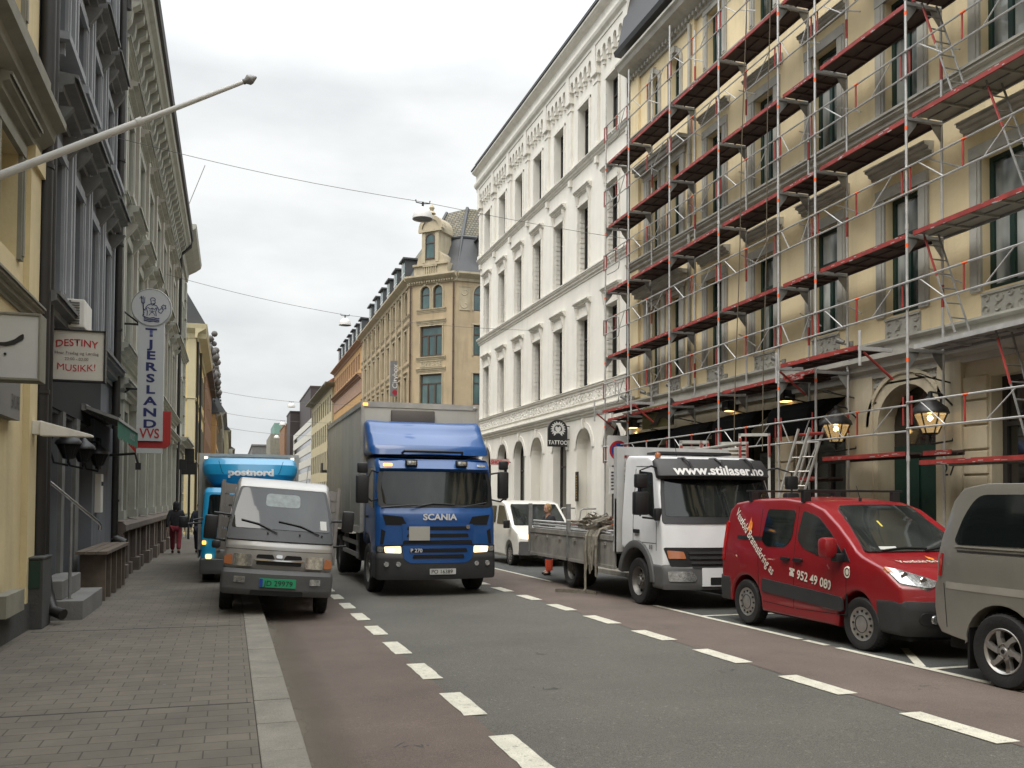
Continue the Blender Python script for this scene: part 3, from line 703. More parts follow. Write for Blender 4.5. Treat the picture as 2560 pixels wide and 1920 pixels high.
awning(15.5, 17.3, 4.0, lab='black awning beside the arched stone doorway, nearest the camera')
m_warm = mat('warm_light', (1, .62, .25), .5, emit=3, var=0)
m_warmglass = mat('frosted_lantern_glass', (.75, .6, .38), .25, var=.1, emit=.25)
for u, lab in ((25.5, 'lit box lamp on the wall close to the white building corner'), (19.78, 'lit box lamp on the wall above the middle shop awnings'), (17.42, 'lit box lamp on the wall nearest the arched doorway')):
    t = thing('wall_lamp', lab, 'lamp', f(u, 0, 4.17), 'box lamps above the shop awnings')
    b = MB(f); b.box(u-.15, u+.15, .0, .3, 4.1, 4.13); b.box(u-.15, u+.15, 0, .3, 4.32, 4.34)
    for q in ((u-.15, u-.135), (u+.135, u+.15)): b.box(*q, 0, .3, 4.13, 4.32)
    b.box(u-.15, u+.15, .285, .3, 4.13, 4.32); b.done('lamp_housing', m_black, t)
    MB(f).box(u-.11, u+.11, .05, .25, 4.085, 4.1).done('bulb', m_warm, t)
    l = bpy.data.lights.new('lamp_light', 'SPOT'); l.energy = 16; l.color = (1, .6, .25); l.spot_size = R(115); l.spot_blend = .6; l.shadow_soft_size = .06
    o = bpy.data.objects.new('lamp_light', l); COL.objects.link(o); o.parent = t; o.location = Vector(f(u, .15, 4.06))-ORG[t.name]
def lantern(u, z, s, lab, fn, w0, lit=True, group=None, m=m_black):
    c = Vector(fn(u, w0+.35*s, z)); t = thing('street_lantern', lab, 'lantern', tuple(fn(u, 0, z)), group)
    b = MB(); n = 6
    b.lathe([(.0, .52*s), (.04*s, .50*s), (.05*s, .42*s), (.10*s, .38*s), (.12*s, .34*s), (.32*s, .18*s), (.35*s, .10*s), (.35*s, .08*s), (.0, .08*s)], c, 12)
    b.lathe([(0, -.32*s), (.13*s, -.32*s), (.15*s, -.29*s), (0, -.29*s)], c, 12)
    b.lathe([(0, -.48*s), (.02*s, -.46*s), (.04*s, -.4*s), (.015*s, -.36*s), (.06*s, -.32*s), (0, -.32*s)], c, 10)
    for k in range(n):
        a = 2*pi*k/n+.3
        b.cyl(c+Vector((.30*s*math.cos(a), .30*s*math.sin(a), .08*s)), c+Vector((.14*s*math.cos(a), .14*s*math.sin(a), -.3*s)), .014*s, 5)
    b.tube([Vector(fn(u, 0, z-.1*s)), Vector(fn(u, .1*s, z-.42*s)), Vector(fn(u, w0+.35*s, z-.5*s)), c+Vector((0, 0, -.4*s))], .018)
    b.tube([Vector(fn(u, 0, z+.2*s)), Vector(fn(u, w0+.1*s, z+.48*s)), c+Vector((0, 0, .5*s))], .018)
    b.done('lantern_frame', m, t, smooth=35)
    g = MB().lathe([(0, .08*s), (.29*s, .075*s), (.13*s, -.29*s), (0, -.29*s)], c, 6)
    if lit:
        mg = bpy.data.materials.get('lantern_pane')
        if not mg:
            mg = bpy.data.materials.new('lantern_pane'); mg.use_nodes = True; q = mg.node_tree.nodes['Principled BSDF']
            q.inputs['Base Color'].default_value = (1, .85, .6, 1); q.inputs['Transmission Weight'].default_value = .85; q.inputs['Roughness'].default_value = .25; q.inputs['IOR'].default_value = 1.05
            q.inputs['Emission Color'].default_value = (1, .72, .35, 1); q.inputs['Emission Strength'].default_value = .10
        g.done('lantern_glass', mg, t)
        MB().lathe([(0, -.06*s), (.04*s, -.03*s), (.05*s, .01*s), (.03*s, .05*s), (0, .06*s)], c, 10).done('bulb', mat('lantern_bulb', (1, .7, .32), emit=9, var=0), t, smooth=60)
    else: g.done('lantern_glass', m_dark, t)
    return t
lantern(15.1, 3.28, .92, 'lit black lantern on the wall left of the arched doorway', f, .25, group='lit lanterns by the doorway')
lantern(12.56, 3.28, .92, 'lit black lantern on the pilaster right of the arched doorway', f, .25, group='lit lanterns by the doorway')
# hanging sign with a horse's head
t = thing('shop_sign', 'olive shop sign with a black horse silhouette hanging above the wide black awning', 'sign', f(22.8, 0, 4.1))
MB(f).box(21.9, 23.75, .62, .68, 3.9, 4.52).done('sign_board', mat('olive_sign', (.13, .12, .035), .6), t)
b = MB(f); hp = [(22.75, 3.93), (22.6, 4.1), (22.35, 4.15), (22.1, 4.05), (21.95, 3.93), (21.82, 3.95), (21.75, 4.1), (21.78, 4.3), (21.7, 4.5), (21.85, 4.63), (22.0, 4.64), (22.18, 4.5), (22.3, 4.42), (22.5, 4.38), (22.75, 4.22), (23.0, 4.02), (23.3, 3.95)]
A = [b.P((p[0], .70, p[1])) for p in hp]; B1 = [b.P((p[0], .715, p[1])) for p in hp]
for tr in tessellate_polygon([[Vector((p[0], p[1], 0)) for p in hp]]): b.idx([A[i] for i in tr]); b.idx([B1[i] for i in tr])
for i in range(len(hp)): j = (i+1) % len(hp); b.idx([A[i], A[j], B1[j], B1[i]])
b.done('horse_silhouette', m_black, t)
text('Skrib', lambda u, v: Vector(f(23.62-u, .685, 4.2+v)), .3, m_black, t, 'lettering', shear=.25)
b = MB(); b.cyl(f(23.6, .65, 4.53), f(23.6, 0, 4.6), .015, 5); b.cyl(f(22.1, .65, 4.53), f(22.1, 0, 4.6), .015, 5); b.done('bracket', m_black, t)

# ================================================================ RIGHT, beyond the side street: sandstone corner building
cb = thing('sandstone_building', 'large sandstone corner building with a dormer gable and dark mansard roof', 'building', (12.2, 63, 0))
XF = 12.2; YS = 60.5; A_ = 2.7
fr = FR(XF); fsd = FS(YS)
s2 = math.sqrt(.5)
cx0, cy0 = XF, YS+A_                                    # chamfer runs from here to (XF+A, YS)
fch = lambda u, w, z: (cx0+u*s2-w*s2, cy0-u*s2-w*s2, z)
CL = A_/s2
fl = [(1.0, 4.6), (5.1, 7.3), (8.6, 10.75), (11.95, 14.2)]
ops = [];
ys_ = [64.6+2.55*k for k in range(9)]
for y in ys_:
    for a, c in fl[1:]: ops.append((y-.5, y+.5, a, c))
    ops.append((y-.5, y+.5, 15.35, 17.1, 'arch'))
    ops.append((y-.8, y+.8, 1.0, 4.2))
wall(fr, cb, m_sand, YS+A_, 88, -1.5, 17.9, ops, back=10)
for y in ys_:
    for a, c in fl[1:]: window(fr, cb, y-.5, y+.5, a, c, m_frame_br, m_glassc, w=-.15, cols=2, trans=.7, sur=.12, sm=m_sandtrim, hood=.12, hm=m_sandtrim, hz=.35, hh=.15)
    window(fr, cb, y-.5, y+.5, 15.35, 17.1, m_frame_br, m_glassc, w=-.15, cols=2, trans=.6, sur=.12, sm=m_sandtrim, arch=True)
    window(fr, cb, y-.8, y+.8, 1.0, 4.2, m_frame_br, m_shop, w=-.2, cols=2)
    b = MB(fr); b.box(y+1.1, y+1.45, -.01, .12, 5.0, 17.25); b.done('pilaster', m_sandtrim, cb)
c0, c1 = .92, CL-1.05
ops = [(c0, c0+.78, 15.45, 17.1, 'arch'), (c1-.78, c1, 15.45, 17.1, 'arch'), (c0, c1, 12.0, 14.2), (c0, c1, 8.5, 10.75), (c0, c1, 5.0, 7.3), (c0, c1, 1, 4)]
wall(fch, cb, m_sand, 0, CL, -1.5, 17.9, ops, back=6, closed=False)
window(fch, cb, c0, c0+.78, 15.45, 17.1, m_frame_br, m_glassc, w=-.15, cols=1, trans=.62, arch=True, sur=.13, sm=m_sandtrim)
window(fch, cb, c1-.78, c1, 15.45, 17.1, m_frame_br, m_glassc, w=-.15, cols=1, trans=.62, arch=True, sur=.13, sm=m_sandtrim)
for z0, z1 in ((12.0, 14.2), (8.5, 10.75), (5.0, 7.3), (1, 4)): window(fch, cb, c0, c1, z0, z1, m_frame_br, m_glassc, w=-.15, cols=3, trans=.68, fw=.11, sur=.1, sm=m_sandtrim)
for z in (4.6, 7.95, 10.95, 11.75, 14.4, 15.2): bar(fch, cb, 'ledge', m_sandtrim, c0-.3, c1+.3, ledgeprof(z+.25, .3, .14))
hill_blocks(fch, cb, 'relief_panel', m_sandtrim, c0, c1, 11.25, 11.7, 0, 5, 4)
for z in (7.95, 11.6, 14.6, 15.2):
    bar(fr, cb, 'ledge', m_sandtrim, YS+A_, 88, ledgeprof(z+.05, .2, .1, 2))
ops = []
xs_ = [XF+A_+2.1+3.0*k for k in range(4)]
for x in xs_:
    ops += [(x-.75, x+.75, 15.2, 17.1, 'arch'), (x-.75, x+.75, 12.0, 14.2), (x-.75, x+.75, 8.5, 10.75), (x-.75, x+.75, 5.0, 7.3), (x-.75, x+.75, 1, 4)]
wall(fsd, cb, m_sand, XF+A_, 30, -1.5, 17.9, ops, back=4, closed=False)
for x in xs_:
    window(fsd, cb, x-.75, x+.75, 15.2, 17.1, m_frame_br, m_glassc, w=-.15, cols=2, trans=.62, arch=True, sur=.13, sm=m_sandtrim)
    for z0, z1 in ((12.0, 14.2), (8.5, 10.75), (5.0, 7.3), (1, 4)): window(fsd, cb, x-.75, x+.75, z0, z1, m_frame_br, m_glassc, w=-.15, cols=2, trans=.68, fw=.1, sur=.1, sm=m_sandtrim)
hill_blocks(fsd, cb, 'carved_shield', m_sandtrim, XF+A_+.3, XF+A_+1.1, 15.2, 16.9, 0, 1, 11)
cop = [(-.02, 17.25), (.1, 17.25), (.12, 17.45), (.35, 17.6), (.5, 17.72), (.5, 17.85), (-.02, 17.9)]
bar(fr, cb, 'cornice', m_sandtrim, YS+A_+.15, 88, cop); bar(fch, cb, 'cornice', m_sandtrim, -.2, CL+.2, cop); bar(fsd, cb, 'cornice', m_sandtrim, XF+A_+.15, 30, cop)
b = MB(fch)
for k in range(18): b.box(.05+k*.21, .17+k*.21, .12, .26, 17.33, 17.45)
b.done('dentil_pattern', m_sandtrim, cb)
for fn_, u in ((fch, .12), (fch, CL-.06)): pipe(fn_, cb, u, 0, 17.2, .06, .14, m_frame_br)
# mansard roof, one sheet folded round the corner
b = MB(); o1 = [(XF+.15, 88), (XF+.15, YS+A_+.1), (XF+A_+.1, YS+.15), (30, YS+.15)]; o2 = [(XF+1.7, 88), (XF+1.7, YS+A_+1.0), (XF+A_+.9, YS+1.7), (30, YS+1.7)]; o3 = [(XF+3, 88), (XF+3.2, YS+A_+2.2), (XF+A_+1.7, YS+3.3), (30, YS+3.3)]
for (P0, P1, z0, z1) in ((o1, o2, 17.9, 20.9), ):
    for i in range(3): b.face([(*P0[i], z0), (*P0[i+1], z0), (*P1[i+1], z1), (*P1[i], z1)])
b.done('mansard_roof', m_slate, cb)
b = MB()
for i in range(3): b.face([(*o2[i], 20.9), (*o2[i+1], 20.9), (*o3[i+1], 23.6), (*o3[i], 23.6)] if i > 0 else [(*o2[i], 20.9), (*o2[i+1], 20.9), (*o3[i+1], 23.6), (*o3[i], 20.9)])
b.face([(*o3[3], 23.6), (*o3[2], 23.6), (*o3[1], 23.6), (o3[0][0]+6, 75, 23.6), (30, 75, 23.6)])
b.done('tiled_upper_roof', m_tileroof, cb)
b = MB()
for i in (1, 2): b.cyl((*o2[i], 20.9), (*o3[i], 23.65), .13, 6); b.cyl((*o1[i], 17.6), (*o2[i], 20.95), .1, 6)
b.cyl((*o2[1], 20.95), (*o2[2], 20.95), .12, 6); b.cyl((*o2[2], 20.95), (*o2[3], 20.95), .12, 6)
b.done('ridge_flashing', m_slate, cb)
# dormer gable on the chamfer
g0, g1 = .55, CL-.75; gm = (g0+g1)/2
prof = [(g0-.15, 17.62), (g0-.15, 18.7), (g0+.1, 18.75), (g0+.2, 19.2), (g0+.55, 19.5), (g0+.6, 20.9), (g0+.45, 21.0), (g0+.45, 21.15)]
half = prof+[(gm-(gm-g0-.45)*math.cos(pi*k/14), 21.15+1.05*math.sin(pi*k/14)) for k in range(1, 14)]
poly = half+[(2*gm-p[0], p[1]) for p in prof[::-1]]
b = MB(fch); A = [b.P((p[0], .12, p[1])) for p in poly]; B1 = [b.P((p[0], -1.6, p[1])) for p in poly]
for tr in tessellate_polygon([[Vector((p[0], p[1], 0)) for p in poly]]): b.idx([A[i] for i in tr]); b.idx([B1[i] for i in tr])
for i in range(len(poly)): j = (i+1) % len(poly); b.idx([A[i], A[j], B1[j], B1[i]])
b.done('dormer_gable', m_sandtrim, cb)
window(fch, cb, gm-.42, gm+.42, 19.0, 20.85, m_frame_br, m_glassc, w=.14, cols=1, trans=.6, arch=True, fw=.08, sur=.12, sm=m_sandtrim)
b = MB(fch); b.box(g0+.3, g1-.3, .1, .3, 20.95, 21.12); b.box(g0-.2, g1+.2, .1, .25, 18.55, 18.7); b.box(g0+.55, g0+.85, .1, .2, 18.75, 20.9); b.box(g1-.85, g1-.55, .1, .2, 18.75, 20.9)
n = 12; r0_, r1_ = (gm-g0-.45), (gm-g0-.25)
for k in range(n):
    a0, a1 = pi*k/n, pi*(k+1)/n
    q = [(gm-rr*math.cos(t_), 21.15+rr*math.sin(t_)*1.0) for rr, t_ in ((r0_*.9, a0), (r0_*.9, a1), (r1_, a1), (r1_, a0))]
    b.face([(p[0], .22, p[1]) for p in q]); b.face([(q[3][0], -.4, q[3][1]), (q[2][0], -.4, q[2][1]), (q[2][0], .22, q[2][1]), (q[3][0], .22, q[3][1])])
for k in range(6): x = gm-.45+k*.18; b.box(x-.035, x+.035, .13, .2, 17.85, 18.45)
b.box(gm-.6, gm+.6, .12, .24, 18.45, 18.56)
b.done('gable_moulding', m_sandtrim, cb)
p = Vector(fch(gm, 0, 22.3)); MB().lathe([(0, 0), (.3, 0), (.22, .12), (.1, .2), (.14, .3), (.2, .42), (.12, .58), (.05, .66), (0, .75)], p, 10).done('finial', m_sandtrim, cb, smooth=50)
def dormer(x, y0_, y1_, z0, z1, root, fm=m_slate, fn=fr, d0=.1, d1=-2.2):
    b = MB(fn); b.box(y0_, y1_, d1, d0, z0, z1); b.box(y0_-.15, y1_+.15, d1, d0+.2, z1, z1+.12)
    o = b.done('dormer', fm, root); window(fn, o, y0_+.12, y1_-.12, z0+.25, z1-.1, m_white, m_glassc, w=d0+.01, cols=2, trans=1, fw=.05, name='dormer_window') if False else None
    g = MB(fn); g.box(y0_+.15, y1_-.15, d0, d0+.03, z0+.3, z1-.12); g.done('dormer_pane', m_glassc, o)
    g = MB(fn); ym = (y0_+y1_)/2; g.box(ym-.04, ym+.04, d0+.03, d0+.06, z0+.3, z1-.12); g.box(y0_+.1, y1_-.1, d0+.03, d0+.05, (z0+z1)/2, (z0+z1)/2+.07); g.done('dormer_frame', m_white, o)
    return o
for k in range(6): dormer(0, 66.8+3.4*k, 68.4+3.4*k, 18.0, 20.2, cb, fn=fr, d0=-.3)
dormer(0, XF+A_+1.9, XF+A_+3.3, 18.0, 20.6, cb, fn=fsd, d0=-.3)
t = thing('hotel_sign', 'grey vertical sign reading Citybox on the sandstone building', 'sign', (11.9, 68, 11))
MB().box(11.62, 12.4, 67.93, 68.07, 9.75, 12.5).done('sign_board', mat('grey_sign', (.19, .19, .19), .6), t)
text('Citybox', lambda u, v: (12.18-v, 67.92, 10.35+u), .58, m_white, t, 'lettering', bold=.015)
b = MB(); b.cyl((11.98, 67.915, 10.05), (11.98, 67.925, 10.05), .2, 12); b.done('logo', mat('sign_red', (.4, .02, .04)), t)
MB().cyl((12.2, 68, 12.3), (12.4, 68, 12.3), .04, 6).cyl((12.2, 68, 10), (12.4, 68, 10), .04, 6).done('bracket', m_steel, t)

# generic street house for the far part of the street
def house(name, label, side, Xp, y0, y1, h, wm, tm, wins, cat='building', roof=None, rm=None, pitch=2.6, ww=.95, ground=m_ctrim, frontwin=False, corn=.5, gm=m_glass, eh=.5):
    fn = FR(Xp) if side > 0 else FL(Xp); t = thing(name, label, cat, (Xp, y0, 0))
    n = max(1, int((y1-y0-.6)/pitch)); off = (y1-y0-(n-1)*pitch)/2; ops = []
    ys = [y0+off+pitch*k for k in range(n)]
    for y in ys:
        for a, c in wins: ops.append((y-ww/2, y+ww/2, a, c))
    bk = 14
    wall(fn, t, wm, y0, y1, -3.5, h, ops, depth=.2, back=bk)
    for y in ys:
        for a, c in wins: window(fn, t, y-ww/2, y+ww/2, a, c, m_frame_dk, gm, w=-.15, cols=2, trans=.7, sur=.1, sm=tm, fw=.08)
    if tm:
        bar(fn, t, 'cornice', tm, y0-.1, y1+.1, [(-.02, h-eh), (.08, h-eh), (.12, h-eh*.6), (corn*.8, h-eh*.3), (corn, h-.1), (corn, h), (-.02, h+.02)])
        bar(fn, t, 'ledge', tm, y0, y1, ledgeprof(wins[0][0]-.25 if len(wins) else 4.5, .3, .2))
    if roof:
        b = MB(fn); A = [(corn*.8, h+.02), (-1.5, h+roof), (-bk+2, h+roof*1.2), (-bk, h+.02)]
        A1 = [b.P((y0-.05, w, z)) for w, z in A]; B1 = [b.P((y1+.05, w, z)) for w, z in A]; b.idx(A1); b.idx(B1[::-1])
        for i in range(4): b.idx([A1[i], B1[i], B1[(i+1) % 4], A1[(i+1) % 4]])
        b.done('roof', rm or m_slate, t)
    return t, fn, ys
t, fn, ys = house('orange_building', 'long orange and pink building with small attic windows next to the sandstone one', 1, 12.2, 88.05, 112.5, 17.6, m_orangew, m_pinkb, [(1, 4), (5.5, 7.8), (9.3, 11.3), (14.9, 16.4)], roof=2.6, rm=m_slate, pitch=1.9, ww=.75, corn=.55)
bar(fn, t, 'cornice', m_pinkb, 88.1, 112.6, ledgeprof(14.3, .5, .5)); bar(fn, t, 'frieze', m_pinkb, 88.1, 112.6, [(-.02, 12.4), (.06, 12.4), (.06, 13.75), (-.02, 13.75)])
for k in range(7): dormer(0, 89.5+3.2*k, 91+3.2*k, 17.9, 20, t, fn=fn, d0=-.2)
t, fn, ys = house('cream_tower_house', 'cream building with a terracotta hipped roof beyond the orange one', 1, 12.0, 113, 143, 16.4, m_creamw, m_ctrim, [(1, 4), (5.5, 8), (9.4, 11.6), (12.9, 15)], roof=1.6, rm=m_terra, pitch=2.9, corn=1.0)
ops = [(13+2.2*k, 14.1+2.2*k, 11.6, 14.9) for k in range(0)]
o = wall(FS(112.95), t, m_creamw, 12.0, 25, 8, 16.4, [(13.2, 14.3, 11.2, 14.6, 'arch'), (16, 17.1, 11.2, 14.6, 'arch')], back=.3, name='gable_wall')
bar(FS(112.9), t, 'cornice', m_ctrim, 11.0, 25, [(-.02, 15.9), (.1, 15.9), (.8, 16.2), (.9, 16.4), (-.02, 16.42)])
b = MB(FR(12.0)); b.box(113.5, 116, 0, 1.1, 5.1, 5.4); b.box(113.6, 115.9, .95, 1.05, 5.4, 6.3); b.done('balcony', m_black, t)
t = thing('office_block', 'long white office block with ribbon windows far down the street', 'building', (12, 144, 0)); fn = FR(12.0)
wall(fn, t, m_office, 143.2, 186, -3.5, 14.6, [(143.6, 185.6, 1.9+2.15*k, 2.8+2.15*k) for k in range(6)], back=12)
for k in range(6): MB(fn).box(143.6, 185.6, -.16, -.12, 1.9+2.15*k, 2.8+2.15*k).done('ribbon_window', m_glass, t)
t = thing('dark_tower_block', 'dark brown flat-roofed block rising over the white office block', 'building', (16, 168, 0))
MB().box(13.2, 30, 160, 186, 0, 21.5).box(13.1, 30, 159.9, 186, 21.5, 21.8).done('wall', m_darkb, t)
t = thing('black_office', 'black narrow office front beyond the white office block', 'building', (12, 187, 0)); MB().box(11.4, 30, 187, 199, -3, 19.5).box(11.3, 30, 186.9, 199, 19.5, 19.8).done('wall', m_darkb, t)
t = thing('brown_office', 'dark brown office front lower than the black one, far down the street', 'building', (12, 200, 0)); MB().box(11.0, 30, 200, 220, -3, 17.8).box(10.9, 30, 199.9, 220, 17.8, 18.1).done('wall', m_brown, t)
t = thing('copper_roofed_house', 'pale stone house with a green copper roof far down the street', 'building', (12, 225, 0))
MB().box(9.0, 30, 224, 250, -3, 17.5).done('wall', m_ctrim, t); MB().box(10, 30, 227, 248, 17.5, 20.5).done('roof', m_copper, t)
t = thing('distant_house', 'grey house at the far right end of the street', 'building', (8, 262, 0)); MB().box(5.5, 30, 260, 330, -3, 16.5).box(5.3, 30, 259.8, 330, 16.5, 17).done('wall', m_stone, t)
# ================================================================ LEFT: cream building with the shop signs
XL = -2.5
f = FL(XL-.08)
t1 = thing('cream_building', 'cream stucco building at the left edge with a flagpole and a white lightbox sign', 'building', (XL, 8, 0))
ops = [(11.15, 12.25, 4.75, 6.05), (8.6, 9.8, 4.6, 6.05), (11.1, 12.2, 7.7, 9.8), (8.6, 9.8, 7.7, 9.8), (6, 7.2, 4.6, 6.05), (3.4, 4.6, 4.6, 6.05), (8.2, 11.6, .6, 2.9), (3.2, 7.4, .6, 2.9), (6, 7.2, 7.7, 9.8), (3.4, 4.6, 7.7, 9.8), (0, 1.2, 4.6, 6.05), (0, 1.2, 7.7, 9.8)]
wall(f, t1, m_cream, -14, 13.28, -.5, 13, ops, depth=.35, back=8)
for i, (a, c, d, e) in enumerate(ops):
    if d > 4: window(f, t1, a, c, d, e, m_ctrim, m_glass, w=-.25, cols=2, sur=.16, sm=m_ctrim, hood=.22 if d < 6 else None, hm=m_ctrim, hz=.45, hh=.3)
    else: window(f, t1, a, c, d, e, m_frame_dk, m_shop, w=-.3, cols=3, trans=1, name='shop_window')
bar(f, t1, 'cornice', m_ctrim, -14, 13.29, [(-.02, 6.35), (.05, 6.35), (.07, 6.5), (.22, 6.62), (.24, 6.74), (.36, 6.8), (.36, 6.9), (.1, 6.94), (.08, 7.3), (.16, 7.36), (.16, 7.44), (-.02, 7.46)])
bar(f, t1, 'ledge', m_ctrim, -14, 13.29, ledgeprof(4.35, .22, .16))
b = MB(f); b.box(12.8, 13.26, -.01, .08, -.3, 4.12); b.box(12.76, 13.27, -.01, .13, 3.55, 3.68); b.box(12.66, 13.27, -.01, .07, 4.36, 6.3); b.box(12.62, 13.28, -.01, .12, 6.1, 6.34); b.done('pilaster', m_cream, t1)
b = MB(f); b.box(6, 13.0, -.01, .10, -.3, .42); b.done('plinth', m_darkstone, t1)
MB(f).box(8.0, 12.05, .0, .12, 2.72, 3.38).done('fascia_board', mat('grey_fascia', (.17, .165, .155), .6, var=.05), t1)
text('BRUNE', lambda u, v: f(12.0-u*0.6, .125, 2.84+v*1.1), .22, mat('grey_lettering', (.06, .055, .05)), t1, 'shop_lettering', sx=1)
b = MB(f); b.box(11.0, 11.9, .1, .24, .45, .70); b.done('shop_ledge', m_ctrim, t1)
# white lightbox sign
t = thing('lightbox_sign', 'large white lightbox sign with a black curved stroke on the cream wall', 'sign', (-2.5, 10.4, 3.4))
MB().box(-2.6, -1.95, 10.32, 10.58, 3.04, 3.69).done('sign_face', mat('sign_white', (.5, .5, .48), .35, var=.06), t)
b = MB(); b.box(-2.6, -1.93, 10.305, 10.60, 3.691, 3.72); b.box(-2.6, -1.93, 10.305, 10.60, 3.01, 3.039); b.box(-1.949, -1.925, 10.305, 10.60, 3.01, 3.72); b.done('sign_frame', m_ctrim, t, bevel=.008)
b = MB(); pts = [(-2.55, 3.44), (-2.45, 3.385), (-2.35, 3.375), (-2.25, 3.375), (-2.17, 3.40), (-2.12, 3.44), (-2.085, 3.46)]; wd = [.012, .018, .022, .028, .036, .042, .04]
up = [(p[0], p[1]+w_) for p, w_ in zip(pts, wd)]; lo = [(p[0], p[1]-w_*.5) for p, w_ in zip(pts, wd)]
b.prism(rpoly(up+lo[::-1], .02), 'y', 10.308, 10.316); b.cyl((-2.255, 10.308, 3.28), (-2.255, 10.316, 3.28), .014, 12); b.done('sign_mark', m_black, t)
# flagpole
t = thing('flagpole', 'white bare flagpole slanting out over the pavement from the cream wall', 'flagpole', (-2.5, 10, 4.9))
a_, c_ = Vector((-2.62, 10, 4.84)), Vector((.06, 10, 6.34)); d_ = c_-a_
b = MB(); b.cyl(a_, a_+d_*.62, .042, 10, .038); b.cyl(a_+d_*.62, c_, .03, 10, .022); b.cyl(a_+d_*.605, a_+d_*.625, .045, 10); b.done('pole', m_white, t, smooth=40)
b = MB(); dn = d_.normalized(); pr = [(.022, 0), (.03, .01), (.028, .03), (.055, .07), (.05, .10), (.012, .16), (.003, .165)]
prev = None
for (r_, h_), (r2_, h2_) in zip(pr, pr[1:]): b.cyl(c_+dn*h_, c_+dn*h2_, r_, 10, r2_, cap=False)
b.done('finial', m_steel, t, smooth=50)
MB().cyl((-2.58, 10, 4.7), (-2.45, 10, 4.95), .06, 8).box(-2.58, -2.5, 9.9, 10.1, 4.6, 5.1).done('bracket', m_steel, t)
t = thing('folded_shop_arm', 'pale folded awning arm sticking out from the cream wall under the black sign', 'awning arm', (-2.5, 13, 2.75))
b = MB(); b.box(-2.5, -2.38, 12.95, 13.12, 2.62, 2.80); b.prism([(-2.4, 2.80), (-1.78, 2.63), (-1.78, 2.60), (-2.4, 2.60)], 'y', 12.9, 13.1); b.done('arm', m_whitetrim, t, bevel=.01)
# two thick black rainwater pipes
b = MB(); 
b.cyl((-2.49, 13.4, .9), (-2.49, 13.4, 13), .10, 14); b.cyl((-2.49, 13.72, .75), (-2.49, 13.72, 13), .09, 14); b.tube([(-2.46, 13.62, .95), (-2.40, 13.6, .5), (-2.3, 13.45, .25), (-2.15, 13.35, .2)], .08, 10)
for z in (3.2, 6.3, 9.1): b.cyl((-2.49, 13.4, z), (-2.49, 13.4, z+.06), .115, 14)
setp(b.done('drainpipe', m_pipe, None, org=(-2.42, 13.6, .12), smooth=40), 'thick pair of black drainpipes between the cream and the grey-blue building', 'drainpipe')
t = thing('utility_box', 'small dark green metal box standing against the cream wall', 'utility box', (-2.5, 13.2, .1))
MB().box(-2.74, -2.33, 12.92, 13.5, .07, .98).box(-2.75, -2.32, 12.9, 13.52, .98, 1.01).done('cabinet', m_darkstone, t, bevel=.01)
MB().box(-2.7, -2.36, 12.912, 12.925, .6, .96).done('green_panel', m_green, t)
MB().cyl((-2.62, 12.90, .75), (-2.62, 12.915, .75), .015, 8).done('lock', m_black, t)

# ================================================================ LEFT: grey-blue building
f = FL(XL-.1)
t2 = thing('grey_blue_building', 'narrow grey-blue building with heavy dark window hoods and a dark bar front', 'building', (XL, 17, 0))
wu = [14.25, 16.05, 17.85, 19.65]
ops = []
for u in wu: ops += [(u, u+1.0, 4.95, 7.0), (u, u+1.0, 8.55, 10.1), (u, u+1.0, 11.6, 13.2)]
ops += [(14.4, 15.4, .3, 3.1), (15.7, 16.7, .3, 3.1), (17.1, 18.4, .3, 3.1)]
wall(f, t2, m_greyblue, 13.29, 21.6, -.5, 13.4, ops, depth=.3, back=8)
for u in wu:
    window(f, t2, u, u+1.0, 4.95, 7.0, m_greyblue2, m_glass, w=-.22, cols=2, sur=.2, sm=m_greyblue2, hood=.42, hm=m_dtrim, hz=.9, hh=.42, brackets=True)
    window(f, t2, u, u+1.0, 8.55, 10.1, m_greyblue2, m_glass, w=-.22, cols=2, sur=.2, sm=m_greyblue2, hood=.36, hm=m_dtrim, hz=.8, hh=.35, sill=.28, brackets=True)
    window(f, t2, u, u+1.0, 11.6, 13.2, m_greyblue2, m_glass, w=-.22, cols=2, sur=.2, sm=m_greyblue2)
    MB(f).box(u-.36, u-.24, -.01, .12, 4.7, 13.3).done('pilaster', m_greyblue2, t2); MB(f).box(u+1.24, u+1.36, -.01, .11, 4.7, 13.3).done('pilaster', m_greyblue2, t2)
bar(f, t2, 'ledge', m_dtrim, 13.46, 21.6, ledgeprof(4.65, .4, .32))
MB(f).box(13.47, 19.7, -.01, .04, 3.15, 4.2).done('dark_fascia', m_dark, t2)
for (a, c, d, e) in ops[-3:]:
    MB(f).box(a, c, -.28, -.22, d, e).done('dark_door', m_dark, t2)
for u, w_ in ((13.9, .45), (15.42, .26), (16.72, .36), (18.42, .6)): MB(f).box(u, u+w_, -.01, .06, -.3, 3.15).done('pilaster', m_dtrim, t2)
MB(f).box(13.6, 21.5, -.01, .1, -.5, .45).done('plinth', m_stone, t2)
MB(f).box(18.4, 21.55, .0, .09, .45, 3.3).done('pier', m_greyblue, t2)
pipe(f, t2, 21.35, .9, 13, .085, .14, m_pipe)
t = thing('bar_sign', 'square white sign with red lettering Destiny Musikk on the grey-blue building', 'sign', (-2.3, 14.3, 3.9))
MB().box(-2.56, -1.83, 14.32, 14.44, 3.52, 4.24).done('sign_face', mat('sign_offwhite', (.56, .53, .46), .4, var=.05), t)
b = MB()
for q in ((-2.58, -1.81, 4.24, 4.262), (-2.58, -1.81, 3.498, 3.52)): b.box(q[0], q[1], 14.30, 14.47, q[2], q[3])
b.box(-1.83, -1.805, 14.30, 14.47, 3.498, 4.262); b.box(-2.58, -2.56, 14.30, 14.47, 3.498, 4.262); b.done('sign_frame', m_black, t)
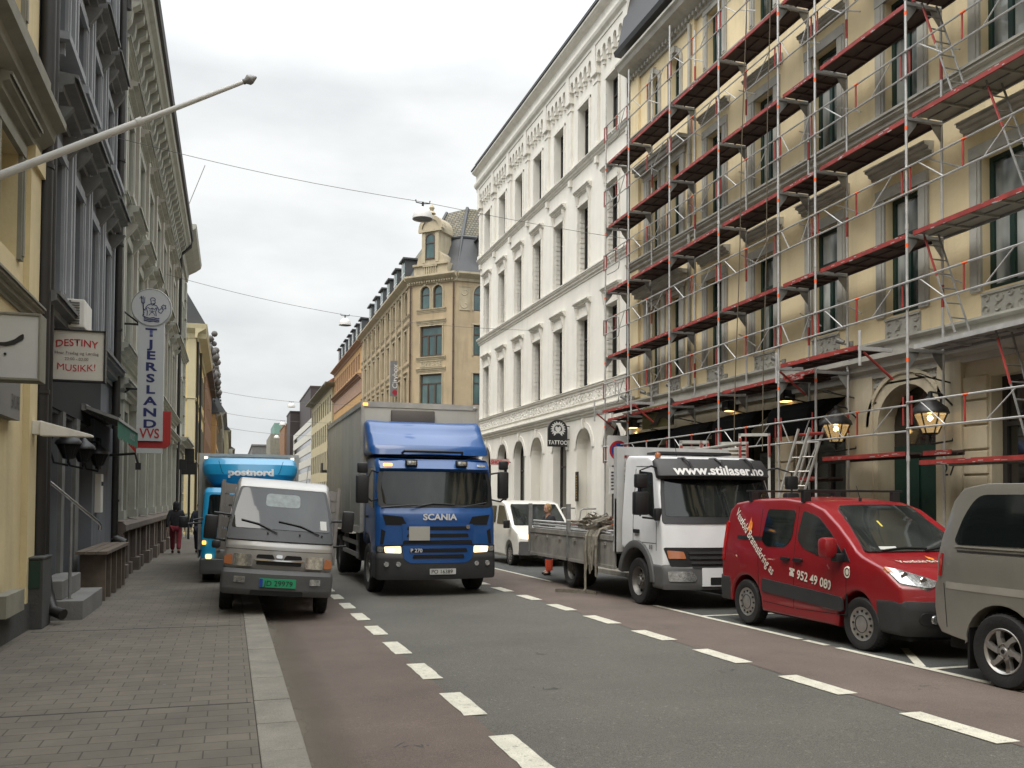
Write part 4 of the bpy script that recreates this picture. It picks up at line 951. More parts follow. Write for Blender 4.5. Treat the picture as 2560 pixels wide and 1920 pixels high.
m_sr = mat('sign_red_paint', (.42, .02, .025), .5, var=.05)
def arc(cx_, z_, k): return lambda u, v: (cx_+u, 14.314, z_+v+k*(.09-u*u)*1.2)
text('DESTINY', arc(-2.195, 3.99, .32), .145, m_sr, t, 'lettering', bold=.012, align='CENTER', sx=1.0)
text('MUSIKK!', arc(-2.195, 3.68, -.3), .14, m_sr, t, 'lettering', bold=0, align='CENTER', sx=1.0)
m_sg = mat('sign_grey_brown', (.12, .08, .07), .6)
text('Hver Fredag og Lørdag', lambda u, v: (-2.195+u, 14.314, 3.895+v), .063, m_sg, t, 'small_lettering', align='CENTER')
text('22:00 - 03:00', lambda u, v: (-2.195+u, 14.314, 3.81+v), .06, m_sg, t, 'small_lettering', align='CENTER')
MB().cyl((-2.6, 14.38, 4.1), (-2.5, 14.38, 4.1), .02, 6).done('bracket', m_black, t)
t = thing('air_conditioner', 'white air conditioning unit on the wall above the bar sign', 'air conditioner', (-2.4, 15.3, 4.4))
MB().box(-2.58, -2.2, 15.0, 15.75, 4.42, 4.86).done('casing', m_whitetrim, t, bevel=.02)
b = MB()
for k in range(9): b.box(-2.53, -2.27, 14.985, 15.0, 4.47+k*.04, 4.49+k*.04)
b.box(-2.42, -2.39, 14.98, 14.99, 4.45, 4.83); b.done('grille', m_dtrim, t)
# green awning over the bar
t = thing('green_awning', 'dark green scalloped awning with pale lettering over the bar door', 'awning', (-2.3, 19, 3.4))
b = MB(); b.box(-2.6, -2.48, 17.3, 20.9, 3.35, 3.46); b.prism([(-2.5, 3.44), (-1.95, 3.24), (-1.94, 3.18), (-2.5, 3.38)], 'y', 17.3, 20.9); b.done('awning_box', m_steel, t)
b = MB(); n = 36
for k in range(n):
    y = 17.3+3.6*k/n; y2 = 17.3+3.6*(k+1)/n; z = 2.90-.05*abs(math.sin(k*pi/4)); z2 = 2.90-.05*abs(math.sin((k+1)*pi/4))
    b.face([(-1.96, y, 3.2), (-1.96, y2, 3.2), (-1.96, y2, z2), (-1.96, y, z)])
b.done('awning_cloth', m_greenaw, t)
text('DUNN', lambda u, v: (-1.955, 20.2-u*1.6, 2.98+v), .2, m_greyblue2, t, 'lettering')
MB().tube([(-2.5, 20.7, 2.7), (-2.0, 20.8, 2.75), (-1.93, 20.85, 2.5)], .03).box(-1.99, -1.88, 20.8, 20.9, 2.4, 2.55).done('awning_lamp', m_black, t)
for i, (u, lab) in enumerate(((14.75, 'unlit iron lantern nearest the camera on the dark bar front'), (16.15, 'unlit iron lantern in the middle of three on the dark bar front'), (17.9, 'unlit iron lantern farthest along the dark bar front'))):
    lantern(u, 2.55, .55, lab, f, .06, lit=False, group='iron lanterns on the bar front')
t = thing('letter_box', 'white letter box on the grey wall beside the drainpipe', 'letter box', (-2.4, 18.9, 1.9)); MB(f).box(18.75, 19.05, .06, .2, 1.5, 2.25).done('box', m_whitetrim, t, bevel=.01); MB(f).box(18.78, 19.02, .2, .205, 2.02, 2.1).done('slot', m_dark, t); MB(f).box(18.75, 19.05, .09, .15, 2.35, 2.95).done('notice', m_dark, t)
# entrance steps, handrail, bench
t = thing('entrance_steps', 'two grey stone steps up to the bar entrance', 'steps', (-2.4, 14.8, .1))
MB().box(-2.6, -1.98, 13.85, 15.85, .03, .33).done('step', m_stone, t, bevel=.012); MB().box(-2.6, -2.27, 14.0, 15.6, .33, .60).done('step', m_stone, t, bevel=.012)
t = thing('handrail', 'polished steel handrail standing on the entrance steps', 'handrail', (-2.15, 14.1, .33))
MB().cyl((-2.2, 14.15, .33), (-2.2, 14.15, 1.72), .022, 10).cyl((-2.2, 14.15, .33), (-2.2, 14.15, .34), .05, 12).done('post', m_steel, t, smooth=40)
MB().tube([(-2.52, 13.6, 2.1), (-2.51, 13.65, 2.1), (-1.92, 14.75, 1.42), (-1.90, 14.8, 1.38), (-1.90, 14.8, 1.30)], .024, 10).done('rail', m_chrome, t, smooth=50)
t = thing('bench', 'long weathered wooden bench beside the bar entrance', 'bench', (-2.25, 17.6, .1))
b = MB(); m_wood = mat('weathered_wood', (.13, .10, .075), .8, var=.25, vs=5)
for k in range(3): b.box(-2.45+k*.17, -2.30+k*.17, 16.2, 19.6, .84, .89)
b.done('seat', m_wood, t)
for y in (16.5, 17.2, 18.0, 18.8, 19.4): MB().box(-2.42, -2.02, y, y+.09, .03, .84).done('leg', m_wood, t)

# ================================================================ LEFT: grey-green building with the plumber's sign
f = FL(XL)
t3 = thing('grey_green_building', 'long grey-green building with salmon brick panels and a bracketed eave', 'building', (XL, 32, 0))
pu = [21.75+2.87*k for k in range(8)]
ops = []
for a in pu[:-1]: ops += [(a+.95, a+2.15, 5.55, 7.9), (a+.95, a+2.15, 9.0, 11.0), (a+.75, a+2.35, 1.35, 3.9)]
wall(f, t3, m_tj, 21.6, 43.3, -1, 13.4, ops, depth=.4, back=9)
for a in pu[:-1]:
    window(f, t3, a+.95, a+2.15, 5.55, 7.9, m_tj2, m_glass, w=-.3, cols=2, sur=.26, sm=m_tj2, hood=.4, hm=m_tj2, hz=.75, hh=.38, brackets=True)
    window(f, t3, a+.95, a+2.15, 9.0, 11.0, m_tj2, m_glass, w=-.3, cols=2, sur=.26, sm=m_tj2, hood=.32, hm=m_tj2, hz=.6, hh=.3, sill=.2)
    window(f, t3, a+.75, a+2.35, 1.35, 3.9, m_tj2, m_shop, w=-.3, cols=2, trans=1, name='shop_window')
    for q in ((.14, .6, 5.4, 8.3), (2.5, 2.73, 5.4, 8.3), (.14, .6, 8.95, 12.1), (2.5, 2.73, 8.95, 12.1)): MB(f).box(a+q[0], a+q[1], -.01, .02, q[2], q[3]).done('brick_panel', m_salmon, t3)
for a in pu:
    b = MB(f); b.box(a-.13, a+.13, -.01, .16, 1.3, 4.0); b.box(a-.2, a+.2, -.01, .2, 4.0, 4.15); b.box(a-.2, a+.2, -.01, .22, 1.3, 1.5); b.box(a-.12, a+.12, -.01, .12, 5.3, 12.3)
    b.done('pilaster', m_tj2, t3)
    b = MB(f); b.prism if 0 else None
    b.box(a-.24, a+.24, -.01, .3, -.8, .28); b.box(a-.19, a+.19, -.01, .2, .28, 1.0); b.done('plinth_pier', m_plinth, t3, bevel=.01); b = MB(f); b.box(a+1.2, a+1.6, -.01, .25, -.8, .25); b.box(a+1.25, a+1.55, -.01, .17, .25, 1.0); b.done('plinth_pier', m_plinth, t3, bevel=.01)
MB(f).box(21.6, 43.3, -.01, .08, -.8, 1.0).done('plinth', m_plinth, t3)
bar(f, t3, 'plinth_cap', m_plinth, 21.6, 43.3, [(-.02, 1.0), (.22, 1.0), (.26, 1.04), (.26, 1.17), (.18, 1.24), (-.02, 1.26)])
bar(f, t3, 'ledge', m_tj2, 21.6, 43.3, ledgeprof(4.5, .35, .3)); bar(f, t3, 'ledge', m_tj2, 21.6, 43.3, ledgeprof(5.3, .3, .28)); bar(f, t3, 'ledge', m_tj2, 21.6, 43.3, ledgeprof(8.75, .22, .18))
bar(f, t3, 'ledge', m_tj2, 21.6, 43.3, ledgeprof(12.35, .22, .18))
bar(f, t3, 'cornice', m_tj2, 21.6, 43.5, [(-.02, 13.3), (.4, 13.3), (.45, 13.42), (.56, 13.5), (.58, 13.7), (-.02, 13.7)])
b = MB(f); u = 21.8
while u < 43.2:
    pr = [(-.01, 13.3), (.38, 13.3), (.36, 13.12), (.2, 13.0), (.17, 12.75), (.08, 12.6), (-.01, 12.5)]
    b = MB(f); A = [b.P((u-.13, w, z)) for w, z in pr]; B1 = [b.P((u+.13, w, z)) for w, z in pr]; b.idx(A); b.idx(B1[::-1])
    for i in range(7): b.idx([A[i], B1[i], B1[(i+1) % 7], A[(i+1) % 7]])
    b.box(u-.19, u+.19, -.01, .4, 13.27, 13.298)
    u += .72
    b.done('eave_bracket', m_tj2, t3)
u = 21.9; b = MB(f)
while u < 43.2: b.box(u+.2, u+.5, -.01, .05, 12.55, 13.15); u += .72
b.done('eave_panels', m_dtrim, t3)
bar(f, t3, 'gutter', m_frame_dk, 21.5, 43.5, [(.5, 13.70), (.66, 13.71), (.70, 13.84), (.5, 13.9)])
b = MB(f); A = [(.5, 13.86), (-3, 16), (-9, 16), (-9, 13.86)]; A1 = [b.P((21.6, w, z)) for w, z in A]; B1 = [b.P((43.4, w, z)) for w, z in A]; b.idx(A1); b.idx(B1[::-1])
for i in range(4): b.idx([A1[i], B1[i], B1[(i+1) % 4], A1[(i+1) % 4]])
b.done('roof', m_slate, t3)
b = MB(); b.tube([(-2.3, 21.5, 13.7), (-1.95, 21.45, 13.68), (-1.95, 21.42, 13.45), (-2.36, 21.4, 13.1), (-2.36, 21.4, 12.8)], .07, 8); b.done('gutter_pipe', m_pipe, t3, smooth=50)
b = MB(); b.tube([(-1.92, 43.3, 13.7), (-1.95, 43.3, 13.4), (-2.35, 43.3, 13.0), (-2.35, 43.3, 12), (-2.35, 43.3, .5)], .07, 8); b.done('drainpipe', m_pipe, t3, smooth=50)
# plumber's sign
t = thing('plumber_sign', 'tall white vertical sign reading Tjersland VVS under a round trident emblem', 'sign', (-2.2, 22, 4))
m_sw = mat('sign_pale_grey', (.47, .48, .47), .35, var=.04); m_navy = mat('navy_lettering', (.012, .018, .10), .4, var=.03)
MB().box(-2.09, -1.53, 21.94, 22.12, 3.10, 5.85).done('sign_face', m_sw, t, bevel=.006)
b = MB(); b.box(-2.09, -1.53, 21.95, 22.1, 2.82, 2.93); b.done('lower_strip', m_sw, t)
b = MB(); b.lathe([(0, 0), (.435, 0), (.445, .02), (.445, .15), (.0, .15)], (-1.815, 21.93, 6.19), 40, 'y'); b.done('round_board', m_sw, t, smooth=40)
b = MB()
for k in range(40):
    a0, a1 = 2*pi*k/40, 2*pi*(k+1)/40
    b.face([(-1.815+r_*math.cos(a_), 21.925, 6.19+r_*math.sin(a_)) for r_, a_ in ((.415, a0), (.415, a1), (.435, a1), (.435, a0))])
b.done('board_rim', m_steel, t)
m_sr2 = mat('sign_red_arrow', (.36, .022, .018), .4, var=.05)
b = MB(); b.prism([(-1.53, 3.10), (-1.53, 3.80), (-1.36, 3.80), (-1.36, 3.06), (-1.40, 2.99), (-1.47, 2.94), (-2.09, 2.94), (-2.09, 2.80), (-2.27, 3.02), (-2.09, 3.26), (-2.09, 3.10)], 'y', 21.99, 22.06); b.done('red_arrow', m_sr2, t)
for i, ch in enumerate('TJERSLAND'):
    text(ch, lambda u, v, z=5.52-i*.264: (-1.81+u, 21.935, z+v), .262, m_navy, t, 'lettering', bold=.035, align='CENTER', sx=1.5)
text('VVS', lambda u, v: (-1.81+u, 21.935, 3.17+v), .31, m_sr2, t, 'lettering', bold=.018, align='CENTER', sx=.82)
# emblem: line drawing of a bearded man with a trident and a star, over waves
b = MB()
def ln(pts, w=.008):
    pts = [(-1.815+x*.42, 6.19+z*.42) for x, z in pts]
    for p, q in zip(pts, pts[1:]):
        dx, dz = q[0]-p[0], q[1]-p[1]; l = math.hypot(dx, dz) or 1; nx, nz = -dz/l*w, dx/l*w
        b.face([(p[0]-nx, 21.922, p[1]-nz), (q[0]-nx, 21.922, q[1]-nz), (q[0]+nx, 21.922, q[1]+nz), (p[0]+nx, 21.922, p[1]+nz)])
ln([(-.52, .55), (-.50, .22), (-.42, .2), (-.35, .22), (-.34, .55)]); ln([(-.43, .6), (-.43, .2), (-.38, -.45)], .009); ln([(-.60, .45), (-.52, .6), (-.48, .45)], .006)
ln([(-.02, .35), (-.06, .45), (.0, .53), (.12, .54), (.2, .47), (.17, .35), (.2, .28), (.12, .16), (.04, .12), (-.02, .25), (-.02, .35)]); ln([(.05, .4), (.16, .38)], .006); ln([(.05, .25), (.1, .18), (.14, .26)], .007)
ln([(-.02, .2), (-.18, .12), (-.28, .0), (-.32, -.2), (-.42, -.05), (-.42, .12)]); ln([(.12, .16), (.26, .12), (.34, .0), (.38, -.15), (.52, .0), (.6, .05)]); ln([(-.26, -.02), (-.2, -.25), (-.22, -.48)]); ln([(.3, 0), (.22, -.22), (.26, -.45)])
ln([(-.2, .0), (-.05, -.1), (.05, -.02), (.15, -.1), (.26, .0)]); ln([(.04, -.05), (.04, -.3)], .006); ln([(-.1, -.18), (.0, -.22), (.1, -.22), (.18, -.18)], .006); ln([(-.12, -.45), (-.02, -.28), (.1, -.28), (.2, -.45)], .006)
ln([(.62, .2), (.56, .12), (.5, .08), (.56, .0), (.58, -.08), (.66, -.02), (.76, -.02), (.72, .08), (.74, .16), (.66, .14), (.62, .2)], .007)
ln([(-.36, -.28), (-.44, -.5), (-.3, -.52)]); ln([(.34, -.2), (.5, -.3), (.62, -.1)])
for k in range(3): ln([(-.38+.1*i, -.58-.09*k+.025*math.sin(i*1.6)) for i in range(9)], .011)
b.done('emblem', m_navy, t, merge=False)
MB().cyl((-2.5, 22.05, 5.8), (-2.05, 22.05, 5.8), .025, 6).cyl((-2.5, 22.05, 6.15), (-2.05, 22.05, 5.8), .02, 6).cyl((-2.5, 22.05, 4.3), (-2.05, 22.05, 4.3), .025, 6).cyl((-2.5, 22.05, 4.1), (-2.25, 22.05, 4.3), .02, 6).done('bracket', m_black, t)

# ================================================================ LEFT: beyond
f = FL(-2.5)
t4 = thing('pale_quoined_building', 'pale grey corner building with stepped quoins and a projecting cornice', 'building', (-2.5, 46, 0))
wall(f, t4, m_tj2, 43.35, 50.5, -1.5, 14.3, [(44.6, 45.6, 5.6, 7.8), (47.5, 48.5, 5.6, 7.8), (44.6, 45.6, 9.4, 11.5), (47.5, 48.5, 9.4, 11.5)], back=9)
for u in (44.6, 47.5):
    for z in (5.6, 9.4): window(f, t4, u, u+1, z, z+2.15, m_frame_dk, m_glass, w=-.2, sur=.15, sm=m_tj2)
b = MB(f); z = -1
while z < 13: b.box(49.6, 50.53, -.01, .1, z, z+.52); b.box(49.85, 50.53, -.01, .1, z+.55, z+.97) ; z += 1.02
b.done('quoins', m_tj2, t4, bevel=.01)
bar(f, t4, 'cornice', m_tj2, 43.35, 51.0, [(-.02, 13.5), (.1, 13.5), (.15, 13.9), (.5, 14.1), (.75, 14.3), (.8, 14.5), (-.02, 14.52)])
bar(f, t4, 'ledge', m_tj2, 43.35, 50.8, ledgeprof(4.6, .5, .6)); bar(f, t4, 'ledge', m_tj2, 43.35, 50.7, ledgeprof(9.2, .3, .25))
b = MB(f); b.box(50.51, 50.56, -9, .0, 4.2, 4.6); b.done('side_ledge', m_tj2, t4)
t5 = thing('bright_yellow_building', 'bright yellow corner building with pale cornice beyond the left side street', 'building', (-2.3, 62, 0))
wall(FL(-2.3), t5, m_yel2, 60.0, 79, -2, 12.6, [(62+2.8*k, 63+2.8*k, z, z+2) for k in range(6) for z in (5, 9)], back=9)
for k in range(6):
    for z in (5, 9): window(FL(-2.3), t5, 62+2.8*k, 63+2.8*k, z, z+2, m_frame_dk, m_glass, w=-.15, sur=.15, sm=m_ctrim)
bar(FL(-2.3), t5, 'cornice', m_creamw, 59.6, 79, [(-.02, 12.0), (.1, 12.0), (.15, 12.3), (.6, 12.6), (.7, 12.9), (-.02, 12.92)])
bar(FS(60.0), t5, 'cornice', m_creamw, -12, -1.65, [(-.02, 12.0), (.1, 12.0), (.15, 12.3), (.4, 12.6), (.45, 12.9), (-.02, 12.92)])
for z in (4.2, 8.2): bar(FS(60.0), t5, 'ledge', m_creamw, -12, -2.28, ledgeprof(z, .2, .12)); bar(FL(-2.3), t5, 'ledge', m_creamw, 60, 79, ledgeprof(z, .2, .12))
MB().box(-2.75, -2.28, 59.93, 60.4, -2, 12).done('corner_pilaster', m_creamw, t5)
b = MB(); b.prism([(-10, 12.95), (-1.7, 12.95), (-3.6, 16.2), (-10, 16.2)], 'y', 60, 79); b.done('roof', m_slate, t5)
b = MB(); b.cyl((-2.2, 61.3, 0), (-2.2, 61.3, 12), .08, 8); b.cyl((-2.15, 66, 0), (-2.15, 66, 12), .08, 8); b.done('drainpipe', m_pipe, t5)
t6 = thing('brown_building', 'brown brick building with dark grey sculpted eave ornaments', 'building', (-2.2, 80, 0))
wall(FL(-2.2), t6, m_brown, 79.05, 104, -2, 13.4, [(81+2.7*k, 82+2.7*k, z, z+2) for k in range(8) for z in (5, 9)], back=9)
for k in range(8):
    for z in (5, 9): window(FL(-2.2), t6, 81+2.7*k, 82+2.7*k, z, z+2, m_frame_dk, m_glass, w=-.15)
b = MB(); rnd = random.Random(4)
for k in range(9):
    y = 79.3+2.9*k; b = MB()
    for q in range(7):
        p = (-1.9+rnd.uniform(-.2, .45), y+rnd.uniform(-.5, .5), 13.4+q*.38+rnd.uniform(-.1, .1)); r_ = rnd.uniform(.28, .5)*(1-.06*q)
        b.lathe([(0, -r_), (r_*.7, -r_*.7), (r_, 0), (r_*.7, r_*.7), (0, r_)], p, 8)
    b.done('eave_ornament', m_greyorn, t6, smooth=60)
b = MB(FL(-2.2)); b.box(79.05, 104, 0, .5, 12.9, 13.5); b.box(79.05, 104, 0, .9, 4.0, 4.5)
for k in range(14): b.box(79.4+k*1.8, 79.9+k*1.8, 0, .8, 3.2, 4.0)
b.done('cornice', m_greyorn, t6)
t, fn, ys = house('ochre_house', 'ochre yellow house with a steep slate roof down the left side', -1, -1.7, 104.5, 125, 11.2, m_orangew, m_ctrim, [(1, 3.4), (5, 7.3), (8, 10)], roof=4.2, rm=m_slate, pitch=3)
for k in range(4): dormer(0, 106+4.5*k, 107.8+4.5*k, 12, 14.3, t, fn=fn, d0=-.6)
t, fn, ys = house('dark_gabled_house', 'grey house with dark roof and balconies down the left side', -1, -1.2, 125.5, 150, 13.4, m_ctrim, m_dtrim, [(1, 3.4), (5, 7.3), (8, 10)], roof=3.0, rm=m_slate, pitch=3)
for k in range(5): dormer(0, 127+4.4*k, 128.8+4.4*k, 13.6, 15.6, t, fn=fn, d0=-.5)
t, fn, ys = house('beige_house', 'plain beige house near the far left end of the street', -1, -.6, 150.5, 200, 12.8, m_creamw, m_ctrim, [(1, 3.4), (5, 7.3), (8, 10)], roof=2.2, rm=m_slate, pitch=3.4)
t, fn, ys = house('pale_far_house', 'pale low house closing the left side of the street', -1, .2, 201, 290, 12.5, m_tj2, m_ctrim, [(5, 7.3), (8, 10)], roof=1.2, rm=m_slate, pitch=5)
# behind the camera the street goes on; its fronts show in glass and paint
t, fn, ys = house('left_rear_building', 'grey building behind the photographer on the left', -1, -2.6, -60, -14.1, 14, m_tj, m_tj2, [(1, 3.4), (5, 7.3), (8.5, 10.6)], pitch=3.2)
t, fn, ys = house('right_rear_building', 'brown building behind the photographer on the right', 1, 12.3, -60, -14.1, 17, m_brown, m_ctrim, [(1, 3.4), (5, 7.3), (8.5, 10.6), (12, 14)], pitch=3.2)
# ================================================================ VEHICLES (each faces the camera; local y=0 is its nose, z=0 the road)
def cutgrid(bm, steps):
    for ax, vals in enumerate(steps):
        for v in vals:
            no = [0, 0, 0]; no[ax] = 1; co = [0, 0, 0]; co[ax] = v
            bmesh.ops.bisect_plane(bm, geom=bm.verts[:]+bm.edges[:]+bm.faces[:], plane_co=co, plane_no=no, dist=1e-5)
def frange(a, b, s):
    r = []; x = a
    while x < b: r.append(x); x += s
    return r
def prismbm(poly, ax, a, b, bev=0, seg=3):
    bm = bmesh.new()
    def mk(p, t): return (t, p[0], p[1]) if ax == 'x' else ((p[0], t, p[1]) if ax == 'y' else (p[0], p[1], t))
    A = [bm.verts.new(mk(p, a)) for p in poly]; B_ = [bm.verts.new(mk(p, b)) for p in poly]; n = len(poly)
    fa = bm.faces.new(A); fb = bm.faces.new(B_[::-1])
    for i in range(n): bm.faces.new([A[i], B_[i], B_[(i+1) % n], A[(i+1) % n]])
    bmesh.ops.recalc_face_normals(bm, faces=bm.faces)
    if bev:
        ed = list(set(fa.edges[:]+fb.edges[:]))
        bmesh.ops.bevel(bm, geom=ed, offset=bev, segments=seg, profile=.5, affect='EDGES', clamp_overlap=True)
    bmesh.ops.triangulate(bm, faces=[f_ for f_ in bm.faces if len(f_.verts) > 4])
    return bm
def finish(bm, name, m, parent, D=None, smooth=32):
    if D:
        for v in bm.verts: v.co = Vector(D(*v.co))
    bmesh.ops.recalc_face_normals(bm, faces=bm.faces)
    me = bpy.data.meshes.new(name); bm.to_mesh(me); bm.free()
    o = link(name, me, parent, [m])
    if smooth: me.shade_smooth(); me.set_sharp_from_angle(angle=R(smooth))
    return o
def vbody(root, name, m, sil, W_, D, bev=.06, seg=3, st=(.3, .3, .15), smooth=32):
    bm = prismbm(sil, 'x', -W_, W_, bev, seg)
    ys = [p[0] for p in sil]; zs = [p[1] for p in sil]
    cutgrid(bm, (frange(-W_+.2, W_, st[0]), frange(min(ys)+.1, max(ys), st[1]), frange(min(zs)+.1, max(zs), st[2])))
    return finish(bm, name, m, root, D, smooth)
def side(root, name, m, poly, W_, D, sides=(-1,), t=.012, e=.0, st=.2):
    o = None
    for s in sides:
        bm = prismbm(poly, 'x', s*(W_+e-.02), s*(W_+e+t))
        ys = [p[0] for p in poly]; zs = [p[1] for p in poly]
        cutgrid(bm, ((), frange(min(ys)+.05, max(ys), st), frange(min(zs)+.05, max(zs), .12)))
        o = finish(bm, name, m, root, D, 25)
    return o
def face_map(A, B_):
    """plane across the vehicle through the profile points A (low) and B (high); (x, t in metres from A) to a point"""
    A = Vector((0, *A)); B_ = Vector((0, *B_)); d = (B_-A).normalized(); n = Vector((0, -d.z, d.y))
    return lambda x, t, h=0: A+Vector((x, 0, 0))+d*t+n*h
def front(root, name, m, poly, A, B_, D, h0=-.03, h1=.012, st=.15, smooth=25):
    fm = face_map(A, B_); bm = prismbm(poly, 'z', h0, h1)
    xs = [p[0] for p in poly]; cutgrid(bm, (frange(min(xs)+.04, max(xs), st), (), ()))
    for v in bm.verts: v.co = fm(*v.co)
    return finish(bm, name, m, root, D, smooth)
def rect(a, c, d, e): return [(a, d), (c, d), (c, e), (a, e)]
def rrect(a, c, d, e, r=.03): return rpoly(rect(a, c, d, e), r)
def vbox(root, name, m, a, c, d, e, g, h, bev=.01, D=None):
    bm = bmesh.new(); bmesh.ops.create_cube(bm, size=1)
    for v in bm.verts: v.co = Vector(((a+c)/2+v.co.x*(c-a), (d+e)/2+v.co.y*(e-d), (g+h)/2+v.co.z*(h-g)))
    if bev: bmesh.ops.bevel(bm, geom=bm.edges[:], offset=min(bev, (c-a)*.3, (e-d)*.3, (h-g)*.3), segments=2, profile=.5, affect='EDGES')
    if D: cutgrid(bm, (frange(a+.1, c, .2), (), ()))
    return finish(bm, name, m, root, D, 35)
m_rimdark = mat('dull_wheel_steel', (.16, .155, .145), .5, .5, var=.3, vs=8)
m_rimsil = mat('silver_wheel', (.38, .37, .35), .35, .7, var=.15, vs=8)
def wheel(root, x, y, r, w, style='steel', s=-1, rr=.6):
    """tyre in the plane x; s is the side its outer face points to"""
    z = r; b = MB(); hw = w/2; cxx = x-s*hw
    pr = [(r*rr, -hw*.8), (r*.8, -hw), (r*.94, -hw*.96), (r*.99, -hw*.75), (r, -hw*.4), (r, 0), (r, hw*.4), (r*.99, hw*.75), (r*.94, hw*.96), (r*.8, hw), (r*rr, hw*.8)]
    b.lathe(pr, (cxx, y, z), 40, 'x')
    for k in range(40):
        a = 2*pi*k/40
        for q in (-.55, 0.05, .6):
            p = Vector((cxx+hw*q, y+r*math.cos(a+q*.1), z+r*math.sin(a+q*.1)))
            b.box(p.x-hw*.2, p.x+hw*.2, p.y-.006, p.y+.006, p.z-.006, p.z+.006)
    o = b.done('wheel', m_rubber, root, smooth=40, merge=False)
    R_ = r*rr; b = MB(); dish = hw*.8
    fx = lambda d: s*(dish-d)
    if style == 'truck':
        b.lathe([(0, fx(.02)-s*.0), (R_*.28, fx(.0)), (R_*.33, fx(.03)), (R_*.5, fx(.06)), (R_*.72, fx(.10)), (R_*.86, fx(.08)), (R_*.98, fx(0)), (R_*1.02, fx(-.01)), (R_*1.02, fx(.12)), (0, fx(.14))], (cxx, y, z), 32, 'x')
        for k in range(10):
            a = 2*pi*k/10; b.cyl((cxx+fx(.05), y+R_*.42*math.cos(a), z+R_*.42*math.sin(a)), (cxx+fx(.015), y+R_*.42*math.cos(a), z+R_*.42*math.sin(a)), .018, 6)
        b.done('rim', m_rimdark, o, smooth=30)
        b = MB()
        for k in range(8):
            a = 2*pi*(k+.5)/8; b.cyl((cxx+fx(.1), y+R_*.76*math.cos(a), z+R_*.76*math.sin(a)), (cxx+fx(.075), y+R_*.76*math.cos(a), z+R_*.76*math.sin(a)), R_*.09, 10)
        b.done('rim_hole', m_dark, o, merge=False)
    elif style == 'cover':
        b.lathe([(0, fx(-.012)), (R_*.45, fx(-.01)), (R_*.62, fx(.0)), (R_*.84, fx(.012)), (R_*.97, fx(.0)), (R_*1.02, fx(-.004)), (R_*1.02, fx(.1)), (0, fx(.12))], (cxx, y, z), 36, 'x')
        b.done('rim', m_rimsil, o, smooth=30); b = MB()
        for k in range(12):
            a = 2*pi*k/12; p = (cxx+fx(.0)+s*.004, y+R_*.78*math.cos(a), z+R_*.78*math.sin(a)); b.cyl((p[0]-s*.02, p[1], p[2]), p, R_*.075, 8)
        b.lathe([(R_*.5, fx(-.013)), (R_*.53, fx(-.013)), (R_*.53, fx(.01)), (R_*.5, fx(.01))], (cxx, y, z), 32, 'x', ring=True)
        b.done('rim_hole', m_black, o, merge=False)
    else:      # alloy with curved spokes
        b.lathe([(R_*.9, fx(.01)), (R_*1.0, fx(-.01)), (R_*1.03, fx(-.005)), (R_*1.03, fx(.14)), (R_*.92, fx(.14))], (cxx, y, z), 40, 'x', ring=True)
        b.lathe([(0, fx(-.004)), (R_*.17, fx(-.002)), (R_*.2, fx(.01)), (R_*.38, fx(.015)), (R_*.40, fx(.06)), (0, fx(.08))], (cxx, y, z), 24, 'x')
        for k in range(6):
            a0 = 2*pi*k/6; P = []
            for (r_, da, w_) in ((.34, 0, .17), (.6, .1, .13), (.93, .24, .17)):
                for q in (-1, 1): a = a0+da+q*w_/max(r_, .3)*.8; P.append((y+R_*r_*math.cos(a), z+R_*r_*math.sin(a)))
            top = fx(.0)
            for i in (0, 2):
                q = [P[i], P[i+1], P[i+3], P[i+2]]
                b.face([(cxx+top, *p) for p in q])
                for j in range(4): p, p2 = q[j], q[(j+1) % 4]; b.face([(cxx+top, *p), (cxx+top, *p2), (cxx+fx(.05), *p2), (cxx+fx(.05), *p)])
        b.done('rim', m_rimsil, o, smooth=25); b = MB()
        b.lathe([(0, fx(.1)), (R_*.95, fx(.1)), (R_*.95, fx(.13)), (0, fx(.13))], (cxx, y, z), 24, 'x')
        for k in range(6):
            a = 2*pi*(k+.5)/6; b.cyl((cxx+fx(.03), y+R_*.29*math.cos(a), z+R_*.29*math.sin(a)), (cxx+fx(.012), y+R_*.29*math.cos(a), z+R_*.29*math.sin(a)), R_*.05, 8)
        b.lathe([(0, fx(-.006)), (R_*.1, fx(-.006)), (R_*.1, fx(.0)), (0, fx(.0))], (cxx, y, z), 16, 'x')
        b.done('brake_disc', m_dark, o, merge=False)
    return o
def arc_pts(cy, cz, r, a0, a1, n=12): return [(cy+r*math.cos(a0+(a1-a0)*k/n), cz+r*math.sin(a0+(a1-a0)*k/n)) for k in range(n+1)]
def carpaint(name, col, metal=0, rough=.35, dirt=.1):
    m = mat(name, col, rough, metal, var=dirt, vs=1.6, coat=.5, streak=dirt*.6); return m
def lampmat(name, col, st): return mat(name, col, emit=st, var=0)
m_beam = lampmat('lit_headlamp', (1, .74, .42), .95); m_amber_on = lampmat('lit_amber_lamp', (1, .42, .07), 1.8)
m_core = lampmat('lamp_core_white', (1, .9, .7), 5)
m_lens = mat('headlamp_glass', (.55, .56, .55), .14, .75, var=.5, vs=22, coat=1)
m_amber = mat('amber_lens', (.42, .15, .06), .2, var=.1, coat=1)
m_grey_pl = mat('grey_plastic', (.085, .085, .085), .6, var=.15, vs=3, streak=.1)
m_dk_pl = mat('dark_plastic', (.028, .028, .029), .6, var=.2, vs=3)
m_plate = mat('plate_white', (.48, .48, .45), .5, var=.08)
